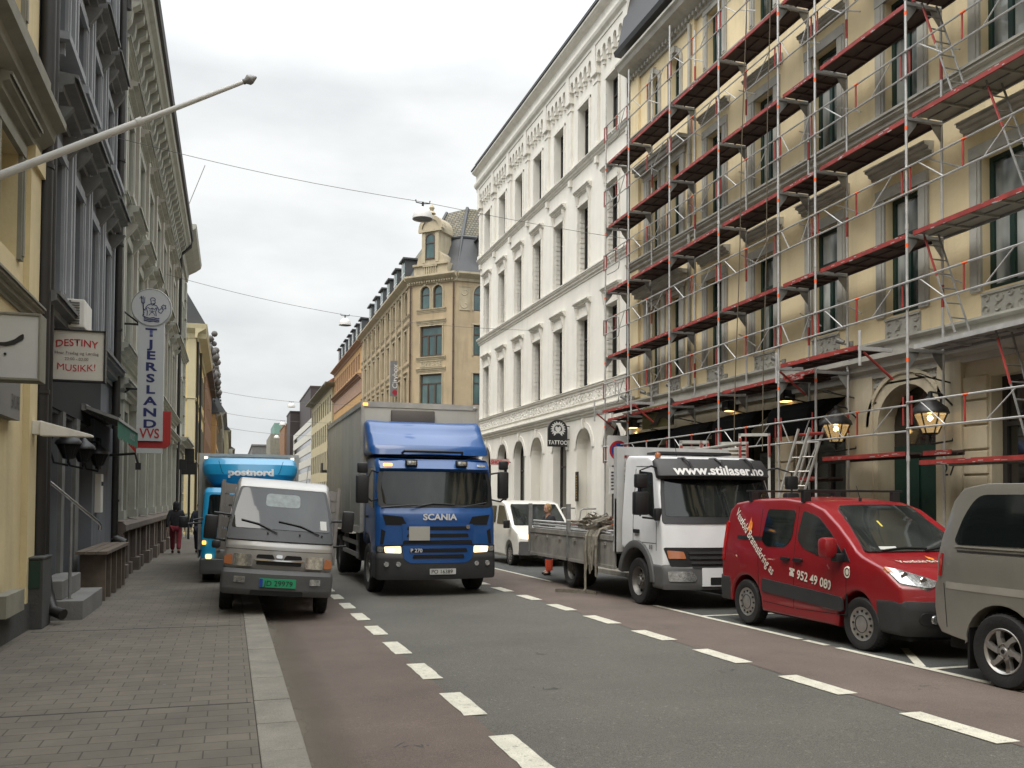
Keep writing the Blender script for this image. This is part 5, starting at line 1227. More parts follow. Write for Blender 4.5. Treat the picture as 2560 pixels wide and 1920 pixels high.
def mirror(root, name, pts, m=m_black, arms=(), bev=.03):
    x0, x1, y0, y1, z0, z1 = pts; o = vbox(root, name, m, x0, x1, y0, y1, z0, z1, bev)
    if arms:
        b = MB()
        for a in arms: b.tube(a, .018, 6)
        b.done('mirror_arm', m, o, smooth=50)
    return o
ident = lambda x, y, z: (x, y, z)

# ---------------------------------------------------------------- blue box lorry
gy = gz(18.3)
T = thing('box_lorry', 'large blue-cabbed lorry with lit headlights driving in the middle of the road', 'lorry', (3.88, 16.95, gy), local=True)
m_blue = carpaint('lorry_blue', (.008, .068, .235), dirt=.08); m_boxal = mat('box_panel_aluminium', (.40, .385, .34), .5, .15, var=.12, vs=.8, streak=.18)
W_ = 1.2
def D(x, y, z):
    k = max(0, 1-y/.9); y2 = y+.16*k*(x/W_)**2*(1 if z < 2.7 else 0)+.02*k*(abs(x)/W_)**6
    return (x*(1-.05*max(0, (z-1.6))*.6), y2, z)
sil = [(.04, .80), (.02, 1.0), (.03, 1.60), (.10, 1.74), (.36, 2.56), (.50, 2.70), (1.2, 2.78), (1.86, 2.78), (1.92, 2.6), (1.92, 1.05)]+arc_pts(1.36, .5, .66, .75, pi-.45, 10)+[(.55, .80)]
vbody(T, 'cab', m_blue, sil, W_, D, bev=.09, seg=4)
# lower bumper
silb = [(-.02, .34), (-.05, .44), (-.05, .78), (.0, .86), (.55, .86), (.66, .78), (.66, .5), (.55, .34)]
vbody(T, 'bumper', m_dk_pl, silb, 1.205, D, bev=.07)
vbox(T, 'chassis', m_dark, -.45, .45, .4, 8.3, .55, 1.02, 0)
FA, FB = (.025, 1.0), (.03, 1.6); WA, WB = (.10, 1.74), (.36, 2.56)
front(T, 'windscreen', m_carglass, rpoly([(-1.06, .06), (-1.11, .45), (-1.04, .84), (1.04, .84), (1.11, .45), (1.06, .06)], .08), WA, WB, D, h1=.014)
front(T, 'windscreen_surround', m_black, rpoly([(-1.15, .0), (-1.19, .45), (-1.12, .88), (1.12, .88), (1.19, .45), (1.15, .0)], .08), WA, WB, D, h1=.008)
# sun visor strip with lamps
front(T, 'visor_panel', m_blue, rpoly([(-1.14, -.12), (-1.12, .07), (1.12, .07), (1.14, -.12)], .03), (.36, 2.56), (.48, 2.70), D, h1=.06)
for x in (-.98, .98): front(T, 'marker_lamp', m_amber_on if x < 0 else m_lens, rrect(x-.09, x+.09, -.07, .0, .02), (.36, 2.56), (.48, 2.70), D, h1=.075)
for x in (-.5, .52): vbox(T, 'roof_lamp', m_black, x-.12, x+.12, .24, .34, 2.55, 2.68, .02); vbox(T, 'lamp_lens', m_lens, x-.09, x+.09, .228, .245, 2.575, 2.655, .01)
# wipers
b = MB(); b.tube([(-.55, .05, 1.74), (-.1, .09, 1.82), (.35, .10, 1.80)], .012, 5).tube([(.45, .05, 1.74), (.75, .1, 1.8), (1.0, .13, 1.84)], .012, 5); b.tube([(-1.1, .2, 1.74), (-.6, .09, 1.79), (-.2, .09, 1.8)], .012, 5); b.done('wiper', m_black, T)
# badge
fmF = face_map(FA, FB)
def ftext(s_, x, t, size, m, fm, DD, par, name='lettering', h=.018, **k): return text(s_, lambda u, v: Vector(DD(*fm(x+u, t+v, h))), size, m, par, name, **k)
ftext('SCANIA', .03, .50, .165, mat('badge_silver', (.6, .6, .6), .35, var=.05), fmF, D, T, 'badge_lettering', bold=.035, align='CENTER', sx=1.15)
# vents at the sides and the slotted grille
for s in (-1, 1):
    front(T, 'vent', m_dark, [(s*1.02, .40), (s*.62, .40), (s*.70, .56), (s*1.08, .60)], FA, FB, D, h1=.008)
    front(T, 'side_vent', m_dark, [(s*1.12, .02), (s*1.06, .02), (s*1.02, .28), (s*1.10, .32)], FA, FB, D, h1=.008)
    front(T, 'headlight_housing', m_black, rpoly([(s*.70, -.15), (s*1.19, -.15), (s*1.19, .02), (s*.66, .04)], .02), (.035, .98), (.03, 1.5), D, h1=.03)
    front(T, 'headlight', m_beam, rpoly([(s*.72, -.13), (s*1.03, -.12), (s*1.05, .0), (s*.73, .01)], .03), (.035, .98), (.03, 1.5), D, h1=.045)
    front(T, 'lamp_core', m_core, rpoly([(s*.86, -.105), (s*1.0, -.10), (s*1.0, -.02), (s*.87, -.02)], .04), (.035, .98), (.03, 1.5), D, h1=.049)
    front(T, 'indicator', m_lens, rpoly([(s*1.06, -.11), (s*1.17, -.10), (s*1.17, -.0), (s*1.07, .0)], .02), (.035, .98), (.03, 1.5), D, h1=.045)
    for dx in (0, .23): b = MB(); b.lathe([(0, 0), (.045, .0), (.055, .02), (.0, .03)], (s*(.78+dx), -.045+.12*(s*(.78+dx)/1.2)**2, .64), 14, 'y'); b.done('fog_light', m_lens, T, smooth=40)
front(T, 'grille_upper', m_blue, rpoly([(-.68, .02), (-.72, .42), (.72, .42), (.68, .02)], .04), FA, FB, D, h1=.025)
for z, w_ in ((.30, .62), (.16, .62), (.03, .7)): front(T, 'grille_slot', m_dark, rpoly([(-w_, z), (-w_+.02, z+.07), (w_-.02, z+.07), (w_, z)], .02), FA, FB, D, h1=.034)
front(T, 'grille_lower', m_blue, rpoly([(-.56, -.34), (-.68, -.26), (-.71, .0), (.71, .0), (.68, -.26), (.56, -.34)], .05), (.02, 1.0), (.02, 1.5), D, h0=-.1, h1=.075)
for z, w_ in ((-.13, .58), (-.25, .52)): front(T, 'grille_slot', m_dark, rpoly([(-w_, z), (-w_+.02, z+.075), (w_-.02, z+.075), (w_, z)], .02), (.02, 1.0), (.02, 1.5), D, h1=.083)
ftext('P 270', -.56, -.125, .10, MATS['badge_silver'], face_map((.02, 1.0), (.02, 1.5)), D, T, 'model_lettering', h=.09, bold=.02)
front(T, 'blank_panel', m_boxal, rect(-.58, -.18, .10, .37), FA, FB, D, h1=.05)
front(T, 'number_plate', m_plate, rrect(-.18, .34, -.42, -.31, .01), (-.05, .86), (-.05, 1.2), D, h1=.02)
ftext('PO 16389', -.155, -.40, .105, m_black, face_map((-.05, .86), (-.05, 1.2)), D, T, 'plate_lettering', h=.024, bold=.01, sx=1.0)
b = MB(); b.lathe([(0, 0), (.04, 0), (.045, .012), (0, .016)], (.60, .02, 1.36), 14, 'y'); b.done('emblem', m_chrome, T)
# side window, door line, handle, step
side(T, 'door_window', m_carglass, rpoly([(.42, 1.72), (.62, 2.52), (1.45, 2.55), (1.5, 1.9), (1.0, 1.78)], .06), W_, D, (-1, 1))
side(T, 'door_seam', m_dark, [(1.55, .95), (1.565, .95), (1.565, 2.6), (1.55, 2.6)], W_, D, (-1, 1), t=.003)
side(T, 'door_handle', m_black, rrect(1.25, 1.48, 1.52, 1.58, .02), W_, D, (-1, 1), t=.04)
for s in (-1, 1):
    mirror(T, 'side_mirror', ((-1.60, -1.36, .05, .2, 1.82, 2.36) if s < 0 else (1.24, 1.45, .05, .2, 1.92, 2.46)), arms=([(s*1.15, .3, 2.42), (s*1.3, .15, 2.45), (s*1.4, .12, 2.25)], [(s*1.15, .3, 1.9), (s*1.3, .15, 1.86), (s*1.4, .12, 1.95)]))
    mirror(T, 'side_mirror', ((-1.58, -1.38, .05, .18, 2.40, 2.60) if s < 0 else (1.26, 1.44, .05, .18, 2.50, 2.68)))
# air deflector on the roof
def DF(x, y, z):
    k = max(0, 1-(y-.3)/1.2); return (x*(1+.0*z), y+.22*(x/1.22)**2-.0, z+(.05*(abs(x)/1.22)**4 if z > 3.2 else 0))
silf = [(.55, 2.80), (.62, 2.98), (.80, 3.12), (1.02, 3.26), (1.22, 3.46), (1.38, 3.52), (1.60, 3.50), (1.60, 2.80)]
vbody(T, 'air_deflector', m_blue, silf, 1.24, DF, bev=.12, seg=4)
b = MB(); b.tube([(-.62, .66, 2.82), (-.6, .5, 2.86), (.6, .5, 2.86), (.62, .66, 2.82)], .03, 8); b.done('roof_bar', m_black, T, smooth=50)
# box body
vbox(T, 'cargo_box', m_boxal, -1.27, 1.27, 1.78, 8.6, 1.22, 3.95, .015)
b = MB()
for x in (-1.285, 1.225): b.box(x, x+.06, 1.765, 1.85, 1.2, 3.96)
b.box(-1.225, 1.225, 1.765, 1.84, 3.85, 3.965); b.box(-1.29, -1.26, 1.85, 8.62, 3.86, 3.97); b.box(-1.29, -1.262, 1.85, 8.62, 1.18, 1.32); b.box(-1.29, -1.26, 8.55, 8.62, 1.32, 3.86)
b.done('box_edging', m_alu, T)
for y in (3.5, 5.2, 6.9): vbox(T, 'box_rib', m_boxal, -1.276, -1.25, y, y+.02, 1.32, 3.86, 0)
for x in (-1.2, 1.2): vbox(T, 'corner_lamp', m_amber_on if x < 0 else m_lens, x-.08+.03, x+.08-.03, 1.75, 1.77, 3.87, 3.93, .01)
vbox(T, 'refrigeration_unit', mat('brownish_vent', (.11, .095, .08), .6), -.66, .28, 1.66, 1.79, 3.44, 3.80, .03)
b = MB()
for z in (.62, .88): b.box(-1.22, -1.19, 2.6, 5.3, z, z+.1)
b.box(-1.2, -1.1, 2.8, 2.88, .6, 1.2); b.box(-1.2, -1.1, 5.0, 5.08, .6, 1.2); b.done('side_guard', m_steel, T)
vbox(T, 'battery_box', m_black, -1.15, -.5, 2.5, 3.4, .55, 1.15)
for s in (-1, 1):
    wheel(T, s*1.19, 1.36, .5, .3, 'truck', s); wheel(T, s*1.22, 6.2, .5, .55, 'truck', s)
    vbox(T, 'mudguard', m_black, s*1.2-.28 if s > 0 else -1.2, s*1.2 if s > 0 else -.92, 6.85, 6.9, .3, 1.1)
    vbox(T, 'step', m_black, min(s*.85, s*1.2), max(s*.85, s*1.2), .64, .78, .34, .48)

# ---------------------------------------------------------------- silver dropside light lorry, half on the pavement
T = thing('dropside_truck', 'small silver-grey dropside truck parked half on the pavement', 'truck', (.64, 13.75, gz(14.8)+.065), local=True, rot=(0, R(4.2), R(-1.5)))
m_sil = carpaint('truck_silver', (.33, .32, .30), .4, .36, dirt=.08)
W_ = .80
def D(x, y, z):
    k = max(0, 1-y/.9); return (x*(1-.13*max(0, z-1.15)), y+.12*k*(x/W_)**2, z)
sil = [(.03, .72), (.0, .8), (.02, 1.06), (.10, 1.22), (.68, 1.98), (.80, 2.06), (1.2, 2.10), (1.58, 2.08), (1.66, 2.0), (1.68, .95), (1.60, .78)]+arc_pts(1.05, .36, .46, .75, pi-.75, 8)+[(.6, .68)]
vbody(T, 'cab', m_sil, sil, W_, D, bev=.07, seg=4)
vbody(T, 'bumper', m_grey_pl, [(-.03, .34), (-.08, .42), (-.08, .66), (-.02, .72), (.5, .72), (.58, .6), (.5, .34)], .82, D, bev=.06)
WA, WB = (.10, 1.22), (.68, 1.98)
front(T, 'windscreen_surround', m_black, rpoly([(-.79, -.09), (-.78, .5), (-.73, .92), (.73, .92), (.78, .5), (.79, -.09)], .05), WA, WB, D, h1=.008)
front(T, 'windscreen', m_carglass, rpoly([(-.75, .12), (-.735, .5), (-.69, .89), (.69, .89), (.735, .5), (.75, .12)], .05), WA, WB, D, h1=.014)
front(T, 'rear_window_seen_through', mat('pale_mottled_glass', (.16, .19, .18), .15, var=.3, vs=9), rpoly(rect(-.28, .28, .55, .80), .07), WA, WB, D, h1=.0155)  # pale panel painted on the opaque windscreen as a rear window behind
front(T, 'parking_permit', m_plate, rect(.60, .70, .16, .33), WA, WB, D, h1=.0165)
b = MB(); fmw = face_map(WA, WB)
for pts in ([(-.62, .26), (-.35, .2), (-.06, .05)], [(-.05, .27), (.3, .2), (.58, .06)]): b.tube([D(*fmw(x, t, .03)) for x, t in pts], .011, 5)
for x in (-.2, .28, .62): b.cyl(D(*fmw(x, .07, .0)), D(*fmw(x, .03, .03)), .012, 6)
b.done('wiper', m_black, T)
FA, FB = (.0, .8), (.02, 1.06)
for s in (-1, 1):
    front(T, 'headlight', m_lens, rpoly([(s*.38, -.04), (s*.65, -.04), (s*.66, .14), (s*.40, .14)], .02), FA, FB, D, h1=.02)
    front(T, 'indicator', m_amber, rpoly([(s*.67, -.03), (s*.79, -.02), (s*.79, .10), (s*.68, .12)], .02), FA, FB, D, h1=.018)
    front(T, 'fog_light', m_lens, rrect(s*.55-.08, s*.55+.08, .10, .19, .01), (-.08, .42), (-.08, .66), D, h1=.012)
    front(T, 'air_intake', m_dark, rpoly([(s*.06, .08), (s*.34, .09), (s*.32, .145), (s*.1, .15)], .02), FA, FB, D, h1=.008)
front(T, 'air_intake', m_dark, rrect(-.33, .33, -.01, .045, .02), FA, FB, D, h1=.008)
front(T, 'grille_bar', m_chrome, rrect(-.36, .36, .055, .072, .005), FA, FB, D, h1=.02)
front(T, 'emblem', m_chrome, rpoly([(-.045, .10), (.045, .10), (.045, .15), (-.045, .15)], .02), FA, FB, D, h1=.03)
front(T, 'bonnet_seam', m_dark, rect(-.78, .78, .21, .216), FA, FB, D, h1=.003)
m_pg = mat('plate_green', (.02, .30, .14), .5, var=.05)
front(T, 'number_plate', m_pg, rrect(-.26, .27, .05, .18, .008), (-.08, .42), (-.08, .66), D, h1=.02)
front(T, 'plate_country_strip', mat('plate_blue', (.02, .05, .3), .5), rrect(-.258, -.21, .055, .175, .004), (-.08, .42), (-.08, .66), D, h1=.023)
ftext('JD 29979', -.19, .075, .11, m_black, face_map((-.08, .42), (-.08, .66)), D, T, 'plate_lettering', h=.024)
front(T, 'lower_slot', m_dark, rrect(-.38, .38, -.07, .0, .02), (-.08, .42), (-.08, .66), D, h1=.008)
side(T, 'door_window', m_carglass, rpoly([(.42, 1.25), (.78, 1.9), (1.45, 1.95), (1.5, 1.3), (1.0, 1.2)], .05), W_, D, (-1, 1))
side(T, 'door_handle', m_black, rrect(1.3, 1.48, 1.08, 1.13, .02), W_, D, (-1, 1), t=.03)
for s in (-1, 1):
    mirror(T, 'side_mirror', ((-1.12, -.93, .18, .28, 1.12, 1.48) if s < 0 else (.90, 1.08, .18, .28, 1.35, 1.68)), arms=([(s*.75, .35, 1.5), (s*1.0, .24, 1.52)], [(s*.78, .35, 1.1), (s*1.0, .24, 1.14)]))
    wheel(T, s*.83, 1.05, .34, .2, 'truck', s); wheel(T, s*.83, 3.6, .34, .36, 'truck', s)
mirror(T, 'kerb_mirror', (-.98, -.86, -.05, .05, 1.0, 1.12))
vbox(T, 'load_bed', m_steel, -.98, .98, 1.8, 4.9, .72, .86)
m_side = mat('dropside_grey', (.30, .28, .26), .5, .4, var=.12)
for s in (-1, 1):
    b = MB()
    for k in range(6): b.box(min(s*.95, s*.98), max(s*.95, s*.98), 1.82, 4.9, .88+k*.19, 1.04+k*.19)
    for y in (1.82, 3.3, 4.84): b.box(min(s*.93, s*.985), max(s*.93, s*.985), y, y+.06, .8, 2.02)
    b.done('side_board', m_side, T)
b = MB()
for k in range(6): b.box(-.94, .94, 1.80, 1.84, .88+k*.19, 1.04+k*.19)
for x in (-.97, -.5, .45, .92): b.box(x, x+.05, 1.77, 1.85, .86, 2.05)
b.done('headboard', m_side, T)
vbox(T, 'chassis', m_dark, -.35, .35, .3, 4.8, .36, .70, 0)
b = MB(); b.cyl((.35, 1.0, 2.08), (.36, 1.05, 2.35), .005, 4); b.done('aerial', m_black, T)

# ---------------------------------------------------------------- light blue parcel lorry
T = thing('parcel_lorry', 'bright light-blue parcel lorry with white postnord lettering behind the silver truck', 'lorry', (.42, 19.75, gz(21)), local=True)
m_pb = carpaint('parcel_blue', (.012, .27, .50), dirt=.06)
W_ = 1.02
def D(x, y, z):
    k = max(0, 1-y/.9); return (x*(1-.06*max(0, z-1.2)), y+.14*k*(x/W_)**2, z)
sil = [(.0, .45), (-.02, .8), (.05, 1.25), (.35, 2.05), (.5, 2.15), (1.7, 2.18), (1.8, 2.1), (1.8, .8)]+arc_pts(1.2, .42, .55, .7, pi-.6, 8)+[(.6, .45)]
vbody(T, 'cab', m_pb, sil, W_, D, bev=.08, seg=4)
vbody(T, 'bumper', m_grey_pl, [(-.04, .32), (-.06, .4), (-.05, .62), (.0, .66), (.5, .66), (.5, .32)], 1.04, D, bev=.05)
front(T, 'windscreen', m_carglass, rpoly([(-.92, .05), (-.9, .8), (.9, .8), (.92, .05)], .06), (.05, 1.25), (.35, 2.05), D, h1=.01)
for s in (-1, 1):
    front(T, 'headlight', m_beam if s < 0 else m_lens, rrect(s*.84-.08 if s < 0 else .62, s*.84+.05 if s < 0 else .86, .02, .12, .03), (-.02, .62), (-.02, .8), D, h1=.05)
    front(T, 'indicator', m_amber_on, rrect(s*.95-.04, s*.95+.04, .22, .30, .02), (-.02, .72), (.0, .9), D, h1=.05)
    mirror(T, 'side_mirror', ((-1.46, -1.28, .1, .2, 1.30, 1.54) if s < 0 else (1.08, 1.26, .1, .22, 1.35, 1.85)), arms=([(s*.95, .3, 1.5), (s*1.18, .15, 1.46)], [(s*.95, .3, 1.40), (s*1.32, .15, 1.38)]))
    wheel(T, s*1.0, 1.2, .42, .26, 'truck', s); wheel(T, s*1.02, 5.3, .42, .5, 'truck', s)
side(T, 'door_window', m_carglass, rpoly([(.3, 1.3), (.55, 2.0), (1.45, 2.05), (1.5, 1.35)], .05), W_, D, (-1, 1))
def DF(x, y, z):
    t = max(0, min(1, (z-2.15)/.6)); return (x*(.80+.24*math.sin(min(1, t*1.3)*pi/2)), y+.38*(abs(x)/1.0)**2.6, z)
silf = [(.95, 2.14), (.78, 2.25), (.70, 2.45), (.80, 2.68), (1.15, 2.83), (2.5, 2.86), (2.5, 2.12)]
vbody(T, 'air_deflector', m_pb, silf, 1.0, DF, bev=.14, seg=5, st=(.12, .2, .08))
bm_ = []
fmw = face_map((.68, 2.45), (.72, 2.68))
text('postnord', lambda u, v: Vector(DF(*((lambda x, z: (x/ (.80+.24*math.sin(min(1, max(0, (z-2.15)/.6)*1.3)*pi/2)), (.70 if z < 2.45 else .70+(z-2.45)*.43)-.012, z))(.0+u, 2.43+v)))), .21, m_white, T, 'lettering', bold=.045, align='CENTER', sx=1.25)
b = MB()
for s in (-1, 1): b.tube([DF(s*.66, .62, 2.75), DF(s*.60, .695, 2.5), DF(s*.42, .80, 2.28), DF(0, .83, 2.22)], .006, 4)
b.done('panel_seam', m_dark, T)
vbox(T, 'cargo_box', m_boxal, -1.14, 1.14, 2.55, 8.6, .72, 2.98, .02)
b = MB()
for x in (-1.155, 1.085): b.box(x, x+.07, 2.53, 2.6, .7, 2.99)
b.box(-1.085, 1.085, 2.53, 2.6, 2.92, 2.99); b.box(-1.155, -1.13, 2.6, 8.62, 2.9, 3.0); b.done('box_edging', m_alu, T)
m_wl = lampmat('small_white_lamp', (1, .95, .85), 1.2)
for x in (-1.0, 1.0): vbox(T, 'marker_lamp', m_wl, x-.04, x+.04, 2.49, 2.53, 2.86, 2.91, .01)
vbox(T, 'side_skirt', m_alu, -1.16, -1.12, 2.6, 8.5, .5, .75)
vbox(T, 'chassis', m_dark, -.4, .4, .4, 8.3, .4, .7, 0)

# ---------------------------------------------------------------- white van coming up behind
T = thing('white_van', 'white van with one lit headlight visible between the two flat-faced lorries', 'van', (8.92, 24.45, gz(25)), local=True)
m_vw = carpaint('van_white', (.66, .65, .60), dirt=.08)
def vancar(T, m, W_, L, H, nose, pl):
    """one-box van profile: nose, sloping bonnet, raked screen, long flat roof"""
    r = .36; fy = nose; ry = L-1.0
    sil = [(.06, .35), (.0, .5), (.02, .82), (.14, 1.0), (.72, 1.17), (1.40, 1.684), (1.62, H-.10), (2.1, H-.01), (L-.5, H), (L-.1, H-.08), (L-.03, H-.3), (L, .9), (L-.02, .35)]
    sil += [(ry+r+.06, .32)]+arc_pts(ry, .34, r+.06, 0.05, pi-.05, 10)+[(ry-r-.06, .30), (fy+r+.06, .30)]+arc_pts(fy, .34, r+.06, 0.05, pi-.05, 10)+[(fy-r-.07, .32)]
    def D(x, y, z):
        k = max(0, 1-y/1.0); return (x*(1-.10*max(0, z-1.0)-.06*k), y+.22*k*(x/W_)**2, z)
    vbody(T, 'body', m, sil, W_, D, bev=.08, seg=4)
    return D
D = vancar(T, m_vw, .95, 4.85, 1.95, .95, 0)
WA, WB = (.72, 1.17), (1.35, 1.75)
front(T, 'windscreen', m_carglass, rpoly([(-.86, .04), (-.80, 1.02), (.80, 1.02), (.86, .04)], .06), (.74, 1.17), (1.56, 1.84), D, h1=.03)
for s in (-1, 1):
    front(T, 'headlight', m_beam if s < 0 else m_lens, rpoly([(s*.52, .0), (s*.86, .02), (s*.88, .18), (s*.54, .16)], .03), (.02, .80), (.12, 1.0), D, h1=.02)
    mirror(T, 'side_mirror', ((-1.16, -.97, .75, .88, 1.12, 1.36) if s < 0 else (.97, 1.16, .75, .88, 1.12, 1.36)))
    wheel(T, s*.93, .95, .33, .22, 'cover', s, .62); wheel(T, s*.93, 3.85, .33, .22, 'cover', s, .62)
front(T, 'grille', m_black, rrect(-.48, .48, .02, .15, .02), (.02, .80), (.12, 1.0), D, h1=.012)
front(T, 'bumper', m_grey_pl, rrect(-.93, .93, -.10, .30, .06), (.0, .45), (.01, .8), D, h0=-.1, h1=.05)
side(T, 'door_window', m_carglass, rpoly([(1.05, 1.22), (1.65, 1.78), (2.2, 1.8), (2.25, 1.22)], .05), .95, D, (-1, 1))
side(T, 'rear_side_window', m_carglass, rrect(2.45, 4.4, 1.25, 1.78, .06), .95, D, (-1, 1))

# ---------------------------------------------------------------- white flatbed lorry with scaffolding
T = thing('flatbed_lorry', 'white flatbed lorry with stillaser lettering, loaded with scaffold poles, parked at the kerb', 'lorry', (8.12, 13.35, gz(14.6)), local=True)
m_wt = carpaint('lorry_white', (.72, .73, .74), dirt=.06)
W_ = 1.13
def D(x, y, z):
    k = max(0, 1-y/1.0); return (x*(1-.055*max(0, z-1.5)), y+.2*k*(x/W_)**2, z)
sil = [(.05, .55), (.0, .75), (.02, 1.05), (.06, 1.5), (.42, 2.32), (.62, 2.58), (.9, 2.66), (1.75, 2.70), (1.86, 2.62), (1.88, 1.0), (1.85, .98)]+arc_pts(1.2, .42, .66, .95, pi-.25, 10)+[(.5, .5)]
vbody(T, 'cab', m_wt, sil, W_, D, bev=.09, seg=4)
WA, WB = (.06, 1.5), (.42, 2.32)
front(T, 'windscreen_surround', m_black, rpoly([(-1.12, -.03), (-1.10, .55), (-1.06, .9), (1.06, .9), (1.10, .55), (1.12, -.03)], .06), WA, WB, D, h1=.008)
front(T, 'windscreen', m_carglass, rpoly([(-1.06, .10), (-1.04, .55), (-1.0, .86), (1.0, .86), (1.04, .55), (1.06, .10)], .06), WA, WB, D, h1=.014)
def DV(x, y, z): 
    a = D(x, y, z); return (a[0], a[1]+.08*(abs(x)/1.15)**5, a[2])
bm = prismbm([(.26, 2.24), (.17, 2.30), (.26, 2.47), (.44, 2.60), (.52, 2.56)], 'x', -1.17, 1.17, .05, 3)
cutgrid(bm, (frange(-1.1, 1.15, .12), (), ())); finish(bm, 'sun_visor', m_dk_pl, T, DV)
ftext('www.stillaser.no', .04, .02, .25, m_white, face_map((.17, 2.30), (.26, 2.47)), DV, T, h=.012, bold=.03, align='CENTER', sx=1.12)
for x in (-.62, 0, .62): 
    b = MB(); b.tube([(x, .62, 2.61), (x, .42, 2.61), (x+.03, .28, 2.54), (x+.06, .24, 2.44)], .02, 6); b.done('visor_strap', m_black, T)
FA, FB = (.02, 1.05), (.06, 1.5)
front(T, 'grille_surround', m_black, rpoly([(-1.12, .02), (-1.0, -.32), (-.6, -.40), (1.0, -.40), (1.12, .02)], .04), FA, FB, D, h0=-.02, h1=.02)
for k in range(4): front(T, 'grille_slat', m_dk_pl, rrect(-.72+.02*k, .72, -.09-.085*k, -.045-.085*k, .01), FA, FB, D, h1=.04)
b = MB(); b.lathe([(.10, 0), (.13, -.01), (.13, .02), (.10, .02)], (0, -.03, .92), 24, 'y', ring=True); 
for k in range(3): a = pi/2+2*pi*k/3; b.cyl((0, -.03, .92), (.11*math.cos(a), -.03, .92+.11*math.sin(a)), .012, 6)
b.done('star_emblem', m_chrome, T)
for s in (-1, 1):
    front(T, 'indicator', m_amber, rpoly([(s*1.05, -.17), (s*.76, -.17), (s*.80, -.05), (s*1.07, -.03)], .02), FA, FB, D, h1=.035)
    front(T, 'headlight', m_lens, rpoly([(s*1.06, .10), (s*.62, .10), (s*.60, .16), (s*.66, .27), (s*1.08, .27)], .03), (-.05, .40), (-.04, .7), D, h1=.03)
    mirror(T, 'side_mirror', ((-1.62, -1.36, .25, .4, 1.62, 2.02) if s < 0 else (1.36, 1.62, .25, .4, 1.62, 2.02)), arms=([(s*1.05, .55, 2.42), (s*1.25, .4, 2.46), (s*1.5, .32, 2.38), (s*1.5, .32, 1.6)], [(s*1.1, .5, 1.55), (s*1.45, .32, 1.58)]))
    mirror(T, 'side_mirror', ((-1.60, -1.38, .25, .38, 2.08, 2.32) if s < 0 else (1.38, 1.60, .25, .38, 2.08, 2.32)))
mirror(T, 'small_mirror', (-1.22, -1.08, .3, .4, 1.52, 1.74))
vbody(T, 'bumper', m_grey_pl, [(-.03, .36), (-.06, .45), (-.05, .72), (.0, .78), (.45, .78), (.5, .5), (.45, .36)], 1.15, D, bev=.05)
front(T, 'bumper_centre', m_wt, rect(-.5, .5, .05, .36), (-.05, .37), (-.045, .7), D, h1=.022)
for x0, x1 in ((-.36, -.08), (.08, .36)): front(T, 'bumper_opening', m_dark, rrect(x0, x1, .07, .2, .02), (-.05, .37), (-.045, .7), D, h1=.027)
front(T, 'number_plate', m_plate, rrect(.0, .5, .23, .34, .008), (-.05, .37), (-.045, .7), D, h1=.035)
ftext('LH 58412', .02, .245, .105, m_black, face_map((-.05, .37), (-.045, .7)), D, T, 'plate_lettering', h=.039)
side(T, 'door_window', m_carglass, rpoly([(.38, 1.55), (.52, 2.0), (.62, 2.36), (1.22, 2.40), (1.25, 1.75), (.8, 1.66)], .06), W_, D, (-1, 1))
for seam in ([(.30, 1.0), (.315, 1.0), (.315, 1.5), (.30, 1.5)], [(1.36, .98), (1.375, .98), (1.375, 2.45), (1.36, 2.45)], [(.3, 1.12), (1.36, 1.12), (1.36, 1.13), (.3, 1.13)], [(.5, 2.46), (1.36, 2.48), (1.36, 2.49), (.5, 2.47)]): side(T, 'door_seam', m_dark, seam, W_, D, (-1, 1), t=.003)
side(T, 'door_handle', m_black, rrect(1.1, 1.3, 1.28, 1.35, .02), W_, D, (-1, 1), t=.04)
text('818', lambda u, v: D(-W_-.015, .62-u, 1.02+v), .11, m_black, T, 'model_lettering', bold=.02)
bm = prismbm(arc_pts(1.2, .42, .74, .2, pi-.05, 14)+arc_pts(1.2, .42, .60, pi-.05, .2, 14), 'x', -1.18, -.8, .02, 2); finish(bm, 'wheel_arch', m_grey_pl, T)
bm = prismbm(arc_pts(1.2, .42, .74, .2, pi-.05, 14)+arc_pts(1.2, .42, .60, pi-.05, .2, 14), 'x', .8, 1.18, .02, 2); finish(bm, 'wheel_arch', m_grey_pl, T)
b = MB(); b.lathe([(0, 0), (.05, 0), (.055, .05), (.04, .09), (0, .1)], (-.95, .75, 2.62), 12); b.done('beacon', m_amber, T, smooth=40)
vbox(T, 'roof_spoiler', m_black, -.75, .75, 1.1, 1.6, 2.71, 2.76, .02)
b = MB(); b.cyl((-.5, .9, 2.66), (-.52, .95, 3.0), .006, 4); b.done('aerial', m_black, T)
for s in (-1, 1): wheel(T, s*1.12, 1.2, .42, .26, 'truck', s); wheel(T, s*1.12, 4.55, .42, .5, 'truck', s)
vbox(T, 'chassis', m_dark, -.4, .4, .4, 6.9, .45, .85, 0)
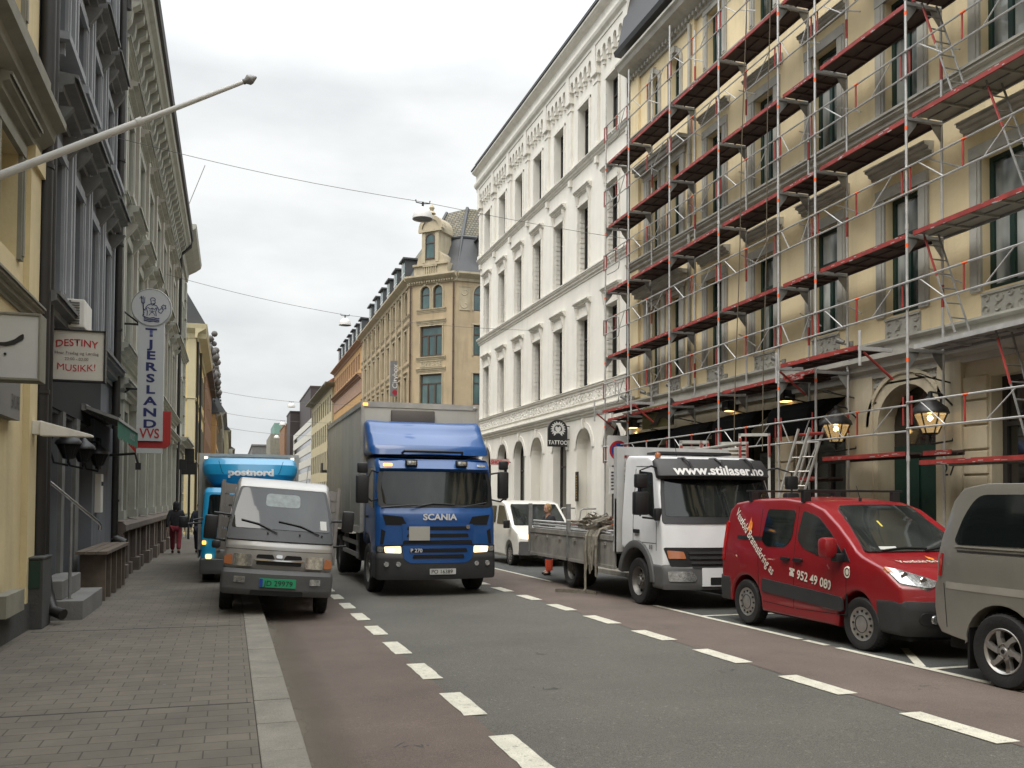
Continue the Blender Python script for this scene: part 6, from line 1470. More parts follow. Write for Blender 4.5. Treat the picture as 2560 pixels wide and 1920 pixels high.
# bed, boards, headboard
m_bed = mat('bed_board_steel', (.36, .35, .32), .5, .4, var=.3, vs=2.5, streak=.3)
vbox(T, 'load_bed', m_steel, -1.16, 1.16, 2.0, 7.05, .86, .98)
for s in (-1, 1):
    for (y0_, y1_) in ((2.06, 4.46), (4.55, 7.0)):
        b = MB(); xa, xb = min(s*1.15, s*1.18), max(s*1.15, s*1.18); b.box(xa, xb, y0_, y1_, .62, 1.10)
        xa, xb = min(s*1.14, s*1.20), max(s*1.14, s*1.20); b.box(xa, xb, y0_, y1_, 1.10, 1.2); b.box(xa, xb, y0_, y1_, .56, .62)
        for y in frange(y0_+.4, y1_, .8): b.box(min(s*1.18, s*1.215), max(s*1.18, s*1.215), y, y+.1, 1.0, 1.06)
        b.done('side_board', m_bed, T)
    for y in (4.47, 7.02): MB().box(min(s*1.13, s*1.21), max(s*1.13, s*1.21), y, y+.07, .62, 1.78).done('stake', m_steel, T)
b = MB(); b.box(-1.14, 1.14, 7.0, 7.03, .62, 1.1); b.box(-1.14, 1.14, 6.99, 7.05, 1.1, 1.2); b.done('tailboard', m_bed, T)
b = MB(); b.box(-1.2, 1.2, 1.95, 2.03, .9, 1.9); b.box(-1.2, -1.05, 1.93, 2.08, .9, 2.88); b.box(1.05, 1.2, 1.93, 2.08, .9, 2.88); b.box(-1.05, 1.05, 1.95, 2.04, 2.72, 2.88)
for k in range(7): b.box(-1.05, 1.05, 1.96, 2.0, 2.0+k*.1, 2.05+k*.1)
b.done('headboard', mat('headboard_white', (.42, .42, .41), .5, var=.1, streak=.2), T)
t_bed = T
bx, by, bz = 8.12, 13.35, gz(14.6)
def bedthing(name, lab, cat): return thing(name, lab, cat, (bx, by+4, bz+1.0))
t = bedthing('scaffold_pole_stack', 'bundle of long steel scaffold poles lying on the flatbed lorry', 'scaffold poles')
rnd = random.Random(3); b = MB()
for k in range(26):
    x = bx-1.05+.085*(k % 13)*1.0; z = bz+1.08+.09*(k//13)+.03*rnd.random()
    b.cyl((x, by+2.3+rnd.random()*.5, z), (x+rnd.uniform(-.05, .05), by+6.7+rnd.random()*.5, z+rnd.uniform(-.02, .03)), .026, 8)
for k in range(3): z = bz+1.22+.07*k; b.cyl((bx-1.06, by+2.5+.2*k, z), (bx-1.05, by+7.15, z), .026, 8)
b.done('poles', m_galv, t, smooth=50)
b = MB()
for k in range(6): x = bx-.9+.3*k; b.box(x, x+.06, by+2.3, by+5.4, bz+1.28, bz+1.34)
b.box(bx-.8, bx+.9, by+2.2, by+2.8, bz+1.14, bz+1.36)
b.done('red_frames', m_redp, t)
t = thing('ratchet_straps', 'tangle of dirty lashing straps heaped on the flatbed and trailing to the road', 'straps', (bx-1.2, by+3.5, bz+1.2))
b = MB(); m_str = mat('dirty_webbing', (.22, .20, .16), .85, var=.3, vs=12)
def ribbon(pts, w=.028):
    P = [Vector(p) for p in pts]; L_ = []
    for i, p in enumerate(P):
        d = (P[min(i+1, len(P)-1)]-P[max(i-1, 0)]).normalized(); n = d.cross(Vector((1, .3, .2))).normalized()*w; L_.append((p-n, p+n))
    for q, r_ in zip(L_, L_[1:]): b.face([q[0], r_[0], r_[1], q[1]]); 
for k in range(46):
    y = by+2.5+rnd.random()*1.7; x = bx-1.15+rnd.random()*.9; z = bz+1.22; p = []
    for i in range(9):
        p.append((x+rnd.uniform(-.12, .12)+.05*i*rnd.choice((-1, 1)), y+rnd.uniform(-.12, .12), z+.08+.3*math.sin(i/8*pi)*rnd.random()+rnd.uniform(0, .06)))
    ribbon(p, .022)
for k in range(16):
    y = by+3.05+rnd.uniform(-.35, .35); bot = bz+rnd.uniform(.35, .95); x = bx-1.24-rnd.random()*.06
    ribbon([(x+.3, y+rnd.uniform(-.2, .2), bz+1.35), (x+.08, y, bz+1.3), (x, y-.02, bz+1.15), (x-.02, y+rnd.uniform(-.05, .05), (bz+1.15+bot)/2), (x, y+rnd.uniform(-.06, .06), bot), (x, y+rnd.uniform(-.1, .1), bot+.3)], .03)
ribbon([(bx-1.2, by+3.35, bz+1.2), (bx-1.26, by+3.36, bz+.9), (bx-1.25, by+3.36, bz+.5), (bx-1.27, by+3.3, bz+.08), (bx-1.32, by+3.3, bz+.02), (bx-1.55, by+3.6, bz+.012), (bx-1.75, by+3.75, bz+.012)], .035)
ribbon([(bx-1.27, by+3.3, bz+.03), (bx-1.15, by+3.0, bz+.02), (bx-1.2, by+2.9, bz+.015)], .035)
b.done('webbing', m_str, t, merge=False)
b = MB()
for (x, y, z) in ((-.95, 2.45, 1.42), (-.8, 2.6, 1.45), (-.65, 2.5, 1.38), (-.9, 2.75, 1.36)): b.box(bx+x, bx+x+.1, by+y, by+y+.16, bz+z, bz+z+.09)
b.done('orange_ratchet', m_orange, t, bevel=.01)

# ---------------------------------------------------------------- red panel van
T = thing('red_van', 'red fire-safety van with white slanted lettering and a roof rack, parked at the kerb', 'van', (8.22, 8.10, gz(9)), local=True, rot=(0, 0, R(.6)))
m_rv = carpaint('van_red', (.215, .006, .010), dirt=.07)
W_ = .90; H = 1.80; L = 4.12
fy, ry, r = .93, 3.40, .325
sil = [(.10, .30), (.02, .42), (.0, .62), (.03, .70), (.08, .82), (.42, 1.03), (.86, 1.15), (1.0, 1.21), (1.42, 1.52), (1.74, 1.71), (2.05, 1.80), (2.6, 1.85), (3.3, 1.84), (3.85, 1.78), (4.0, 1.68), (4.08, 1.4), (4.12, .9), (4.12, .5), (4.05, .34)]
sil += [(ry+r+.09, .30)]+arc_pts(ry, .325, r+.07, 0.0, pi, 14)+[(ry-r-.09, .24), (fy+r+.09, .24)]+arc_pts(fy, .325, r+.07, 0.0, pi, 14)+[(fy-r-.09, .28)]
def D(x, y, z):
    k = max(0, 1-y/1.1); kr = max(0, (y-3.6)/.5); s = 1 if x > 0 else -1
    w = 1-.17*max(0, z-1.02)**1.15-.10*k**1.6-.05*kr-.03*max(0, .5-z)
    if 0 < y < 1.5 and z < 1.0: w += .012
    return (x*w, y+.30*k*(abs(x)/W_)**2.4, z+.03*(1-(x/W_)**2)*(1 if z > 1.6 else 0))
vbody(T, 'body', m_rv, sil, W_, D, bev=.085, seg=5, st=(.15, .12, .09))
WA, WB = (1.0, 1.21), (1.42, 1.52)
def wsn(x, t): return (x, t)
front(T, 'windscreen', m_carglass, rpoly([(-.80, -.04), (-.70, .62), (-.66, .92), (.66, .92), (.70, .62), (.80, -.04)], [.05, 0, .06, .06, 0, .05]), (.98, 1.20), (1.76, 1.74), D, h0=-.2, h1=.028, st=.08)
front(T, 'dashboard_paper', m_plate, rect(-.56, -.30, .0, .06), (.98, 1.20), (1.76, 1.74), D, h1=.030)
front(T, 'air_freshener', mat('yellow_card', (.6, .5, .06)), rect(-.22, -.19, .48, .60), (.98, 1.20), (1.76, 1.74), D, h1=.030)
b = MB(); fmw = face_map((.98, 1.20), (1.76, 1.74)); b.tube([D(*fmw(x, t, .04)) for x, t in ((-.55, -.03), (-.2, .02), (.15, .0))], .012, 5); b.tube([D(*fmw(x, t, .04)) for x, t in ((.1, -.04), (.4, .02), (.68, .06))], .012, 5); b.done('wiper', m_black, T)
side(T, 'door_window', m_carglass, rpoly([(1.22, 1.12), (1.50, 1.40), (1.82, 1.62), (2.14, 1.69), (2.20, 1.30), (2.06, 1.19), (1.7, 1.10)], [.03, .1, .1, .05, .08, .1, .1]), W_, D, (-1, 1), t=.008)
side(T, 'quarter_window', m_black, rpoly([(1.10, 1.06), (1.24, 1.24), (1.33, 1.08)], .02), W_, D, (-1, 1), t=.007)
side(T, 'rear_side_window', m_carglass, rpoly([(2.32, 1.30), (2.30, 1.69), (2.95, 1.70), (3.02, 1.25), (2.9, 1.17), (2.45, 1.18)], [.1, .06, .06, .05, .1, .1]), W_, D, (-1, 1), t=.008)
for seam in ([(1.16, .40), (1.168, .40), (1.168, .95), (1.16, .95)], [(1.16, .40), (2.2, .36), (2.2, .368), (1.16, .408)], [(2.235, .36), (2.243, .36), (2.243, 1.74), (2.235, 1.74)], [(3.06, .5), (3.068, .5), (3.10, 1.7), (3.09, 1.7)], [(2.24, .36), (2.95, .38), (2.95, .388), (2.24, .368)]):
    side(T, 'door_seam', m_dark, seam, W_, D, (-1, 1), t=.002)
side(T, 'door_seam', m_dark, [(1.30, .94), (1.9, 1.0), (1.9, 1.006), (1.30, .947)], W_, D, (-1,), t=.001) if 0 else None
side(T, 'side_moulding', m_dk_pl, rpoly([(1.22, .44), (1.24, .62), (2.95, .71), (2.97, .53)], .03), W_, D, (-1, 1), t=.02)
side(T, 'slide_rail', m_black, rrect(3.02, 3.66, 1.245, 1.30, .01), W_, D, (-1, 1), t=.008)
for y in (2.14, 2.42): side(T, 'door_handle', m_black, rrect(y-.1, y+.08, 1.0, 1.045, .02), W_, D, (-1, 1), t=.035)
side(T, 'fuel_flap', m_rv, rrect(1.0, 1.13, .86, .98, .04), W_, D, (1,), t=.004)
def onside(y0, z0, ang, WW=W_, DD=None, h=.012):
    c, s_ = math.cos(ang), math.sin(ang); DD = DD or D
    return lambda u, v: DD(-WW-h, y0-(u*c-v*s_), z0+u*s_+v*c)
m_cream_t = mat('cream_lettering', (.62, .58, .50), .5, var=.03)
text('Vestfold Brannsikring as', onside(3.80, 1.62, R(-38.5)), .185, m_cream_t, T, 'lettering', sx=.765, bold=.012)
text('952 49 080', onside(2.16, .775, R(-7.0)), .17, m_cream_t, T, 'lettering', sx=.93, bold=.022)
b = MB(); os_ = onside(2.32, .80, R(-7))
for q in (rect(0, .1, 0, .05), rect(.02, .08, .05, .085), rect(-.01, .11, .09, .11), rect(-.01, .025, .075, .09), rect(.075, .11, .075, .09)): b.face([os_(*p) for p in q])
b.done('telephone_symbol', m_cream_t, T)
flame = [(0, 0), (-.03, .05), (-.02, .1), (.0, .14), (.02, .2), (.03, .15), (.06, .12), (.07, .06), (.04, 0)]
def flamef(fn_, k): 
    b = MB(); P = [b.P(fn_(x*k, y*k)) for x, y in flame]; b.idx(P); return b.done('flame_logo', mat('flame_orange', (.75, .22, .03), .5, var=.2, vs=20), T)
flamef(onside(3.36, 1.36, 0), 1.1)
b = MB(); oc = onside(1.13, .94, 0)
for r0__, r1__ in ((.045, .062), (.0, .03)):
    for k in range(20):
        a0, a1 = 2*pi*k/20, 2*pi*(k+1)/20; b.face([oc(r_*math.cos(a_), r_*math.sin(a_)*1.2) for r_, a_ in ((r0__, a0), (r0__, a1), (r1__, a1), (r1__, a0))])
b.done('round_badge', m_cream_t, T)
HA, HB = (.42, 1.03), (.86, 1.15)
fmh = face_map(HA, HB); text('Vestfold Brannsikring as', lambda u, v: Vector(D(*fmh(-.60+u, .16+v, .016)))+Vector((0, 0, .0)), .12, m_cream_t, T, 'bonnet_lettering', sx=.98, bold=.006)
flamef(lambda u, v: D(*fmh(-.06+u, .24+v, .017)), .8)
for s in (-1, 1):
    front(T, 'headlight', m_lens, rpoly([(s*.40, .06), (s*.62, -.03), (s*.86, .06), (s*.885, .40), (s*.74, .34), (s*.50, .17)], [.03, .05, .03, .03, .05, .05]), (.08, .82), (.42, 1.03), D, h0=-.04, h1=.022, st=.06)
    for x, q in ((.60, .10), (.75, .20)):
        P = D(*face_map((.08, .82), (.42, 1.03))(s*x, q, .026)); b = MB(); b.lathe([(0, 0), (.045, .0), (.052, .01), (0, .02)], P, 16, 'y'); b.done('headlight_bulb', m_chrome, T, smooth=40)
    front(T, 'indicator', m_amber, rpoly([(s*.83, .27), (s*.88, .29), (s*.885, .39), (s*.85, .37)], .01), (.08, .82), (.42, 1.03), D, h1=.026)
    mo = mirror(T, 'side_mirror', ((-1.14, -.94, 1.26, 1.44, 1.10, 1.36) if s < 0 else (.94, 1.14, 1.26, 1.44, 1.10, 1.36)), m_rv, bev=.06); vbox(mo, 'mirror_foot', m_black, min(s*.84, s*1.0), max(s*.84, s*1.0), 1.22, 1.34, 1.06, 1.16)
    front(T, 'fog_light_recess', m_black, rpoly([(s*.50, .07), (s*.78, .09), (s*.76, .23), (s*.52, .21)], .06), (.015, .32), (.0, .62), D, h1=.055)
    P = D(s*.62, -.055, .47); b = MB(); b.lathe([(0, 0), (.05, .0), (.055, .02), (0, .03)], P, 18, 'y'); b.done('fog_light', m_lens, T, smooth=40)
    wheel(T, s*.89, fy, r, .2, 'cover', s, .62); wheel(T, s*.89, ry, r, .2, 'cover', s, .62)
# dark lower bumper wraps the nose
silb = [(.08, .26), (-.02, .36), (-.035, .58), (-.01, .665), (.2, .69), (.52, .68), (.54, .60), (.52, .45), (.55, .27)]
vbody(T, 'front_bumper', m_dk_pl, silb, .905, D, bev=.05, st=(.1, .1, .1))
vbody(T, 'rear_bumper', m_dk_pl, [(3.82, .30), (3.80, .58), (3.84, .68), (4.15, .68), (4.17, .5), (4.13, .30)], .905, D, bev=.04, st=(.2, .2, .2))
front(T, 'air_intake', m_dark, rrect(-.36, .36, .10, .26, .03), (.0, .36), (-.02, .6), D, h1=.05)
front(T, 'upper_intake', m_dark, rrect(-.38, .38, .0, .07, .02), (.0, .67), (.04, .80), D, h1=.02)
for z, w_ in ((.08, .40), (.15, .36)): front(T, 'chrome_bar', m_chrome, rpoly([(-w_, z), (-.1, z), (0, z+.03), (.1, z), (w_, z), (w_+.03, z+.025), (.1, z+.03), (0, z+.06), (-.1, z+.03), (-w_-.03, z+.025)], 0), (.02, .70), (.12, .9), D, h1=.03)
front(T, 'number_plate', m_plate, rrect(-.26, .26, .0, .1, .01), (-.03, .56), (-.01, .66), D, h1=.03)
side(T, 'tail_light', mat('red_lens', (.4, .01, .01), .2, coat=1), rpoly([(4.02, .9), (4.09, .9), (4.06, 1.5), (3.98, 1.5)], .02), W_, D, (-1, 1), t=.012)
for y in (2.18, 3.42):
    b = MB(); b.box(-.86, .86, y-.02, y+.02, 1.945, 1.975)
    for s in (-1, 1): b.box(min(s*.68, s*.80), max(s*.68, s*.80), y-.035, y+.035, 1.80, 1.95)
    b.done('roof_bar', m_black, T, bevel=.008)
b = MB(); b.cyl((0, 2.0, 1.85), (.02, 2.1, 2.03), .006, 4, .003); b.cyl((0, 2.0, 1.82), (0, 2.0, 1.86), .02, 8); b.done('aerial', m_black, T)
vbox(T, 'floor_pan', m_dark, -.72, .72, .3, 3.9, .2, .55, 0)

# ---------------------------------------------------------------- silver people carrier at the right edge
T = thing('silver_minivan', 'beige-silver passenger van cut off by the right edge of the photo', 'van', (8.0, 3.0, gz(7)), local=True)
m_h1 = carpaint('minivan_silver', (.29, .275, .24), .5, .3, dirt=.08)
W_ = .93; L = 4.72; ry = 3.72; fy = .95; r = .36
sil = [(.06, .35), (.0, .5), (.02, .82), (.14, 1.0), (.72, 1.13), (1.35, 1.68), (1.7, 1.92), (2.1, 1.97), (L-.75, 1.98), (L-.42, 1.93), (L-.27, 1.80), (L-.10, 1.42), (L-.04, 1.2), (L-.02, .98), (L+.03, .93), (L+.04, .68), (L-.02, .52), (L-.12, .44)]
sil += [(ry+r+.06, .40)]+arc_pts(ry, .36, r+.08, 0.05, pi-.05, 14)+[(ry-r-.1, .34), (fy+r+.06, .34)]+arc_pts(fy, .36, r+.08, 0.05, pi-.05, 10)+[(fy-r-.07, .32)]
def D(x, y, z):
    k = max(0, 1-y/1.0); kr = max(0, (y-(L-.6))/.6)
    return (x*(1-.16*max(0, z-1.22)-.06*k-.09*kr**2+.02*(1 if .93 > z > .4 else 0)*0), y+.2*k*(x/W_)**2-.10*kr*(abs(x)/W_)**3, z)
vbody(T, 'body', m_h1, sil, W_, D, bev=.08, seg=5, st=(.2, .12, .1))
side(T, 'rear_side_window', m_carglass, rpoly([(3.30, 1.37), (3.30, 1.87), (4.05, 1.87), (4.24, 1.66), (4.36, 1.40), (4.30, 1.36)], [.02, .02, .1, .15, .06, .05]), W_, D, (-1, 1), t=.008)
side(T, 'window_trim', mat('pale_trim', (.35, .33, .29), .3, .5), rpoly([(3.28, 1.335), (4.34, 1.335), (4.34, 1.352), (3.28, 1.352)], 0), W_, D, (-1, 1), t=.014)
side(T, 'sliding_door_window', m_carglass, rpoly([(2.3, 1.37), (2.3, 1.87), (3.2, 1.87), (3.2, 1.37)], .04), W_, D, (-1, 1), t=.008)
side(T, 'slide_rail', m_dark, rrect(3.30, 4.30, 1.285, 1.305, .004), W_, D, (-1, 1), t=.004)
side(T, 'pale_stripe', mat('stripe_pale', (.36, .34, .30), .45, .3), rrect(.6, 4.50, .90, .97, .01), W_, D, (-1, 1), t=.004)
side(T, 'door_seam', m_dark, [(3.245, .45), (3.255, .45), (3.255, 1.95), (3.245, 1.95)], W_, D, (-1, 1), t=.003)
side(T, 'tail_light', mat('red_lens', (.4, .01, .01), .2, coat=1), rpoly([(4.60, 1.02), (4.66, 1.02), (4.60, 1.26), (4.55, 1.26)], .01), W_, D, (-1, 1), t=.015)
side(T, 'bumper_seam', m_dark, [(4.48, .5), (4.488, .5), (4.55, .95), (4.54, .95)], W_, D, (-1, 1), t=.003)
vbox(T, 'roof_rail', m_black, -.70, -.66, 2.2, 3.6, 1.99, 2.03); vbox(T, 'roof_rail', m_black, .66, .70, 2.2, 3.6, 1.99, 2.03)
side(T, 'mudflap', m_black, rect(4.12, 4.15, .12, .62), W_-.12, D, (-1, 1), t=.1, e=0)
front(T, 'windscreen', m_carglass, rpoly([(-.82, .04), (-.76, 1.02), (.76, 1.02), (.82, .04)], .06), (.74, 1.13), (1.62, 1.87), D, h1=.03)
for s in (-1, 1): wheel(T, s*.93, ry, .36, .24, 'alloy', s, .60); wheel(T, s*.93, fy, .36, .24, 'alloy', s, .60)
vbox(T, 'floor_pan', m_dark, -.78, .78, .3, 4.5, .28, .7, 0)
# ---------------------------------------------------------------- orange loader far behind, only its roof and lamps show
T = thing('yellow_loader', 'small yellow works vehicle half hidden between the parcel lorry and the box lorry', 'works vehicle', (2.2, 37, gz(37)), local=True)
m_yv = mat('machine_yellow', (.55, .27, .02), .5)
vbox(T, 'body', m_yv, -.9, .9, 0, 2.6, .5, 1.5, .08); vbox(T, 'cab', m_black, -.7, .7, .6, 2.0, 1.5, 2.3, .06); vbox(T, 'roof', m_yv, -.75, .75, .5, 2.1, 2.3, 2.42, .03)
for s in (-1, 1): wheel(T, s*.95, .5, .45, .3, 'truck', s); wheel(T, s*.95, 2.1, .45, .3, 'truck', s)
# ================================================================ SCAFFOLDING
XO, XI = 11.2, 11.97
PY = [7.42, 9.99, 12.56, 15.1, 16.37, 18.83, 21.36, 23.96, 25.65]
LV = [4.42, 6.43, 8.5, 10.55, 12.6]
def zt(l, y): return l+.013*(18.8-y)
sc = thing('scaffolding', 'tall steel scaffolding with red-edged decks in front of the yellow building', 'scaffolding', (11.6, 16, 0))
for i, y in enumerate(PY):
    top = 14.72 if y > 21 else 16.7
    for X_ in (XO, XI):
        b = MB(); g = gz(y)+.12
        b.cyl((X_, y, g+.25), (X_, y, top), .0245, 10); b.cyl((X_, y, g), (X_, y, g+.3), .016, 8); b.box(X_-.075, X_+.075, y-.075, y+.075, g, g+.01); b.cyl((X_, y, g+.24), (X_, y, g+.28), .035, 8)
        z = 2.55
        while z < top: b.cyl((X_, y, zt(z-.12, y)), (X_, y, zt(z-.02, y)), .031, 8); z += 2.03
        o = b.done('upright', m_galv, sc, smooth=50)
        if X_ == XO or 1:
            for l in LV:
                if l < top-1 and (X_ == XO): MB().cyl((X_, y, zt(l-.26, y)), (X_, y, zt(l-.19, y)), .027, 10).done('orange_band', m_orange, o, smooth=50)
            k = 0
            for l in [2.4]+LV:
                z = zt(l, y)
                if z+1 > top: continue
                if X_ == XO:
                    for dy in (-.10, .10):
                        if (i+k) % 3 == 0 and dy < 0: continue
                        MB().cyl((XO-.01, y+dy, z+.66), (XO-.01, y+dy, z+1.16), .018, 6).done('red_sleeve', m_redp, o, smooth=50)
                else:
                    if (i*3+k) % 2: MB().cyl((XI, y, z+.75), (XI, y, z+1.15), .027, 8).done('red_sleeve', m_redp, o, smooth=50)
                k += 1
for i, y in enumerate(PY):
    for l in LV:
        z = zt(l, y)-.05; b = MB(); b.box(XO, XI, y-.025, y+.025, z-.03, z+.03)
        for X_, s in ((XO, 1), (XI, -1)):
            pr = [(X_+s*.03, z-.03), (X_+s*.24, z-.03), (X_+s*.2, z-.12), (X_+s*.08, z-.26), (X_+s*.03, z-.32)]
            if s < 0 or i % 2 == 0: b.prism(pr, 'y', y-.006, y+.006)
        b.done('transom', m_steel, sc)
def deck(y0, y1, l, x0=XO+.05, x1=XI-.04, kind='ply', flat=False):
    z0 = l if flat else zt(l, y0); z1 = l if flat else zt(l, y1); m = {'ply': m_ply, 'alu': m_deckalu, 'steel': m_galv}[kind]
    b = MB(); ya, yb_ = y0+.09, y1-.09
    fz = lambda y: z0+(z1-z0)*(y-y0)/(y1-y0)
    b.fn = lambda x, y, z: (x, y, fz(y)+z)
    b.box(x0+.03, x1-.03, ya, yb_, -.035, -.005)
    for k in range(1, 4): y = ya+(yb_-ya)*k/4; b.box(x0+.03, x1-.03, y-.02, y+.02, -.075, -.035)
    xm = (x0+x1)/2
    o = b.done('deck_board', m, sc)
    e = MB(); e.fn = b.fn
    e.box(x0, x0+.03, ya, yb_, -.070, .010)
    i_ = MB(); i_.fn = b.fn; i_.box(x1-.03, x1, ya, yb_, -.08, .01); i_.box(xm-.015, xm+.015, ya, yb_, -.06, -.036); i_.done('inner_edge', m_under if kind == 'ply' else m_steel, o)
    o2 = e.done('deck_edge', m_redp if kind != 'steel' else m_galv, o)
    if kind == 'ply' or kind == 'alu':      # worn paint
        w_ = MB(); w_.fn = b.fn; rr = random.Random(int(y0*10+l*100))
        for k in range(9):
            y = rr.uniform(ya, yb_-.3); q = rr.uniform(.02, .14); zc = rr.uniform(-.08, -.0)
            w_.box(x0-.0015, x0+.002, y, y+q, zc, zc+rr.uniform(.004, .016))
        w_.done('scuffed_paint', m_galv, o)
bays = list(zip(PY, PY[1:]))
for bi, (y0, y1) in enumerate(bays):
    for li, l in enumerate(LV):
        kd = 'ply'
        if bi == 1 and li in (1, 2): kd = 'alu'
        if bi <= 1 and li == 0: kd = 'steel'
        if li == 0 and bi in (2,): continue
        deck(y0, y1, l + (.02 if li == 0 else 0), kind=kd)
deck(12.95, 15.45, 4.57, 10.55, 11.12, flat=True); deck(15.5, 16.3, 4.42, flat=True)
deck(22.3, 24.9, 4.52, 10.75, 11.14, flat=True)
deck(12.6, 15.05, 2.68, flat=True, kind='ply'); deck(9.99, 12.45, 2.51, flat=True, kind='alu'); deck(15.1, 16.37, 2.3, flat=True); deck(12.0-.2, 12.6, 2.68, XI-.5, XI-.2, flat=True)
b = MB()
for y in (12.95, 15.45, 22.3, 24.9):
    b = MB(); z = 4.5; b.box(10.5, XO, y-.025, y+.025, z-.03, z+.04); b.cyl((10.52, y, z-.3), (10.52, y, z+.32), .025, 8); b.done('console_bracket', m_galv, sc)
for y in (12.95, 15.45, 22.3, 24.9): MB().cyl((10.6, y, 4.44), (XO-.02, y-.05, 3.98), .022, 6).done('console_brace', m_redp, sc)
def rails(y0, y1, l, X_=XO-.03, z_=None, mid=True, skip=False):
    a = (z_ if z_ is not None else zt(l, y0)); c = (z_ if z_ is not None else zt(l, y1)); L_ = y1-y0
    P = lambda t, h: (X_, y0+L_*t, a+(c-a)*t+h)
    b = MB(); b.cyl(P(0, .68), P(1, .68), .018, 6); b.cyl(P(0, 1.13), P(1, 1.13), .018, 6)
    b.cyl(P(.12, 1.13), P(.34, .68), .012, 5); b.cyl(P(.88, 1.13), P(.66, .68), .012, 5)
    o = b.done('guard_rail', m_galv, sc, smooth=50)
    if L_ > 1.6:
        r_ = MB(); r_.cyl(P(.5, .70), P(.5, 1.11), .019, 6); r_.done('rail_post', m_redp if (int(y0*7+l*3) % 4) else m_galv, o, smooth=50)
        q = MB(); q.cyl(P(.47, 1.13), P(.51, 1.13), .021, 8); q.done('orange_band', m_orange, o)
for bi, (y0, y1) in enumerate(bays):
    for l in LV: rails(y0, y1, l)
    if y1 <= 26: rails(y0, y1, 2.4, z_=(2.35 if y0 > 12 else 2.4))
# inner diagonal braces, pale steel
for bi, (y0, y1) in enumerate(bays):
    for l in LV:
        b = MB(); z = zt(l, y0); b.cyl((XI, y0+.32, z+1.52), (XI, y0-.42, z+1.10), .016, 6) if y0 > 9 else b.cyl((XI, y0, z+.5), (XI, y1, z+1), .016, 6)
        b.done('tie_bar', m_alu, sc, smooth=50)
for y in PY[:-1]:          # wall ties with looped hooks
    b = MB(); z = 3.95; b.cyl((XI-.35, y, z+.05), (12.24, y+.05, z-.03), .014, 6); b.tube([(XI-.35, y-.03, z+.05), (XI-.55, y-.06, z+.09), (XI-.6, y, z+.1), (XI-.55, y+.05, z+.07), (XI-.35, y+.02, z+.05)], .01, 5); b.done('wall_tie', m_black, sc)
for (yt, zt_, yb_, zb_) in ((12.42, 6.52, 11.72, 4.62), (12.42, 10.55, 11.72, 8.62), (11.05, 8.55, 10.35, 6.6), (10.9, 4.5, 10.3, 2.55)):
    b = MB(); dy, dz = yb_-yt, zb_-zt_
    for x in (11.42, 11.74): b.cyl((x, yt, zt_), (x, yb_, zb_), .018, 6)
    for k in range(1, 7): t_ = k/7; b.cyl((11.42, yt+dy*t_, zt_+dz*t_), (11.74, yt+dy*t_, zt_+dz*t_), .013, 6)
    o = b.done('ladder', m_steel, sc, smooth=50); MB().cyl((11.415, yt+dy*.06, zt_+dz*.06), (11.415, yt+dy*.45, zt_+dz*.45), .02, 6).done('red_paint', m_redp, o)
for l in LV:               # rounded end gates on the last bay
    z = zt(l, 24.8); b = MB(); b.tube([(XO-.05, 25.45, z+1.08), (XO-.05, 24.9, z+1.10), (XO-.05, 24.55, z+1.02), (XO-.05, 24.5, z+.6), (XO-.05, 24.55, z+.45), (XO-.05, 24.8, z+.42), (XO-.05, 25.4, z+.45)], .013, 6); b.done('end_gate', m_steel, sc)
for (ya, za, yb_, zb_, x, lab) in ((17.95, 3.2, 17.38, 14, 11.08, 'hoist rope hanging down the scaffolding, the one nearer the white building'), (16.8, 2.9, 16.45, 14, 11.08, 'hoist rope hanging down the scaffolding, the one nearer the camera')):
    b = MB(); b.tube([(x, ya+(yb_-ya)*k/12+.02*math.sin(k), za+(zb_-za)*k/12) for k in range(13)], .012, 5); setp(b.done('hoist_rope', mat('hemp_rope', (.11, .09, .06), .9), None, org=(x, ya, za)), lab, 'rope', 'hoist ropes')
def sframe(cx_, cy_, z0, w_, h, lean, ang, lab, fill=False, col=m_alu, group='loose scaffold frames stacked at the works', axis='y'):
    t = thing('scaffold_frame', lab, 'scaffold frame', (cx_, cy_, z0), group, local=True, rot=(0, lean, ang))  # loose scaffold frame of two uprights and cross bars
    b = MB(); b.box(-.03, .03, -w_/2, -w_/2+.05, 0, h); b.box(-.03, .03, w_/2-.05, w_/2, 0, h); b.box(-.03, .03, -w_/2, w_/2, h-.06, h); b.box(-.03, .03, -w_/2, w_/2, .1, .15)
    if fill:
        for k in range(int(h/.09)): b.box(-.015, .015, -w_/2+.05, w_/2-.05, .15+k*.085, .19+k*.085)
    else: b.box(-.02, .02, -w_/2+.05, w_/2-.05, h*.5, h*.5+.04)
    b.done('frame', col, t); MB().box(-.034, -.03, w_/2-.06, w_/2-.005, .2, h-.1).box(-.06, -.03, -w_/2, -w_/2+.04, h-.5, h-.05).done('red_edge', m_redp, t)
sframe(8.75, 15.75, .85, .45, 2.16, R(2), R(70), 'narrow steel frame standing on the lorry bed behind the cab, leftmost', fill=False)
sframe(8.95, 15.95, .85, .6, 2.18, R(3), R(75), 'slatted steel frame standing on the lorry bed behind the cab', fill=True)
sframe(10.35, 16.8, .05, .62, 3.05, R(4), R(55), 'tall slatted frame leaning against the scaffolding behind the cab roof', fill=True)
sframe(10.5, 16.2, .05, .65, 3.2, R(4), R(60), 'tall open frame with a red edge leaning against the scaffolding behind the cab roof', fill=False)
t = thing('frame_crosspiece', 'thick pale steel tube lying across the standing frames above the cab roof', 'tube', (9.4, 15.7, 2.82)); MB().cyl((8.75, 15.6, 2.80), (9.95, 15.9, 2.98), .035, 10).done('tube', m_alu, t, smooth=50)
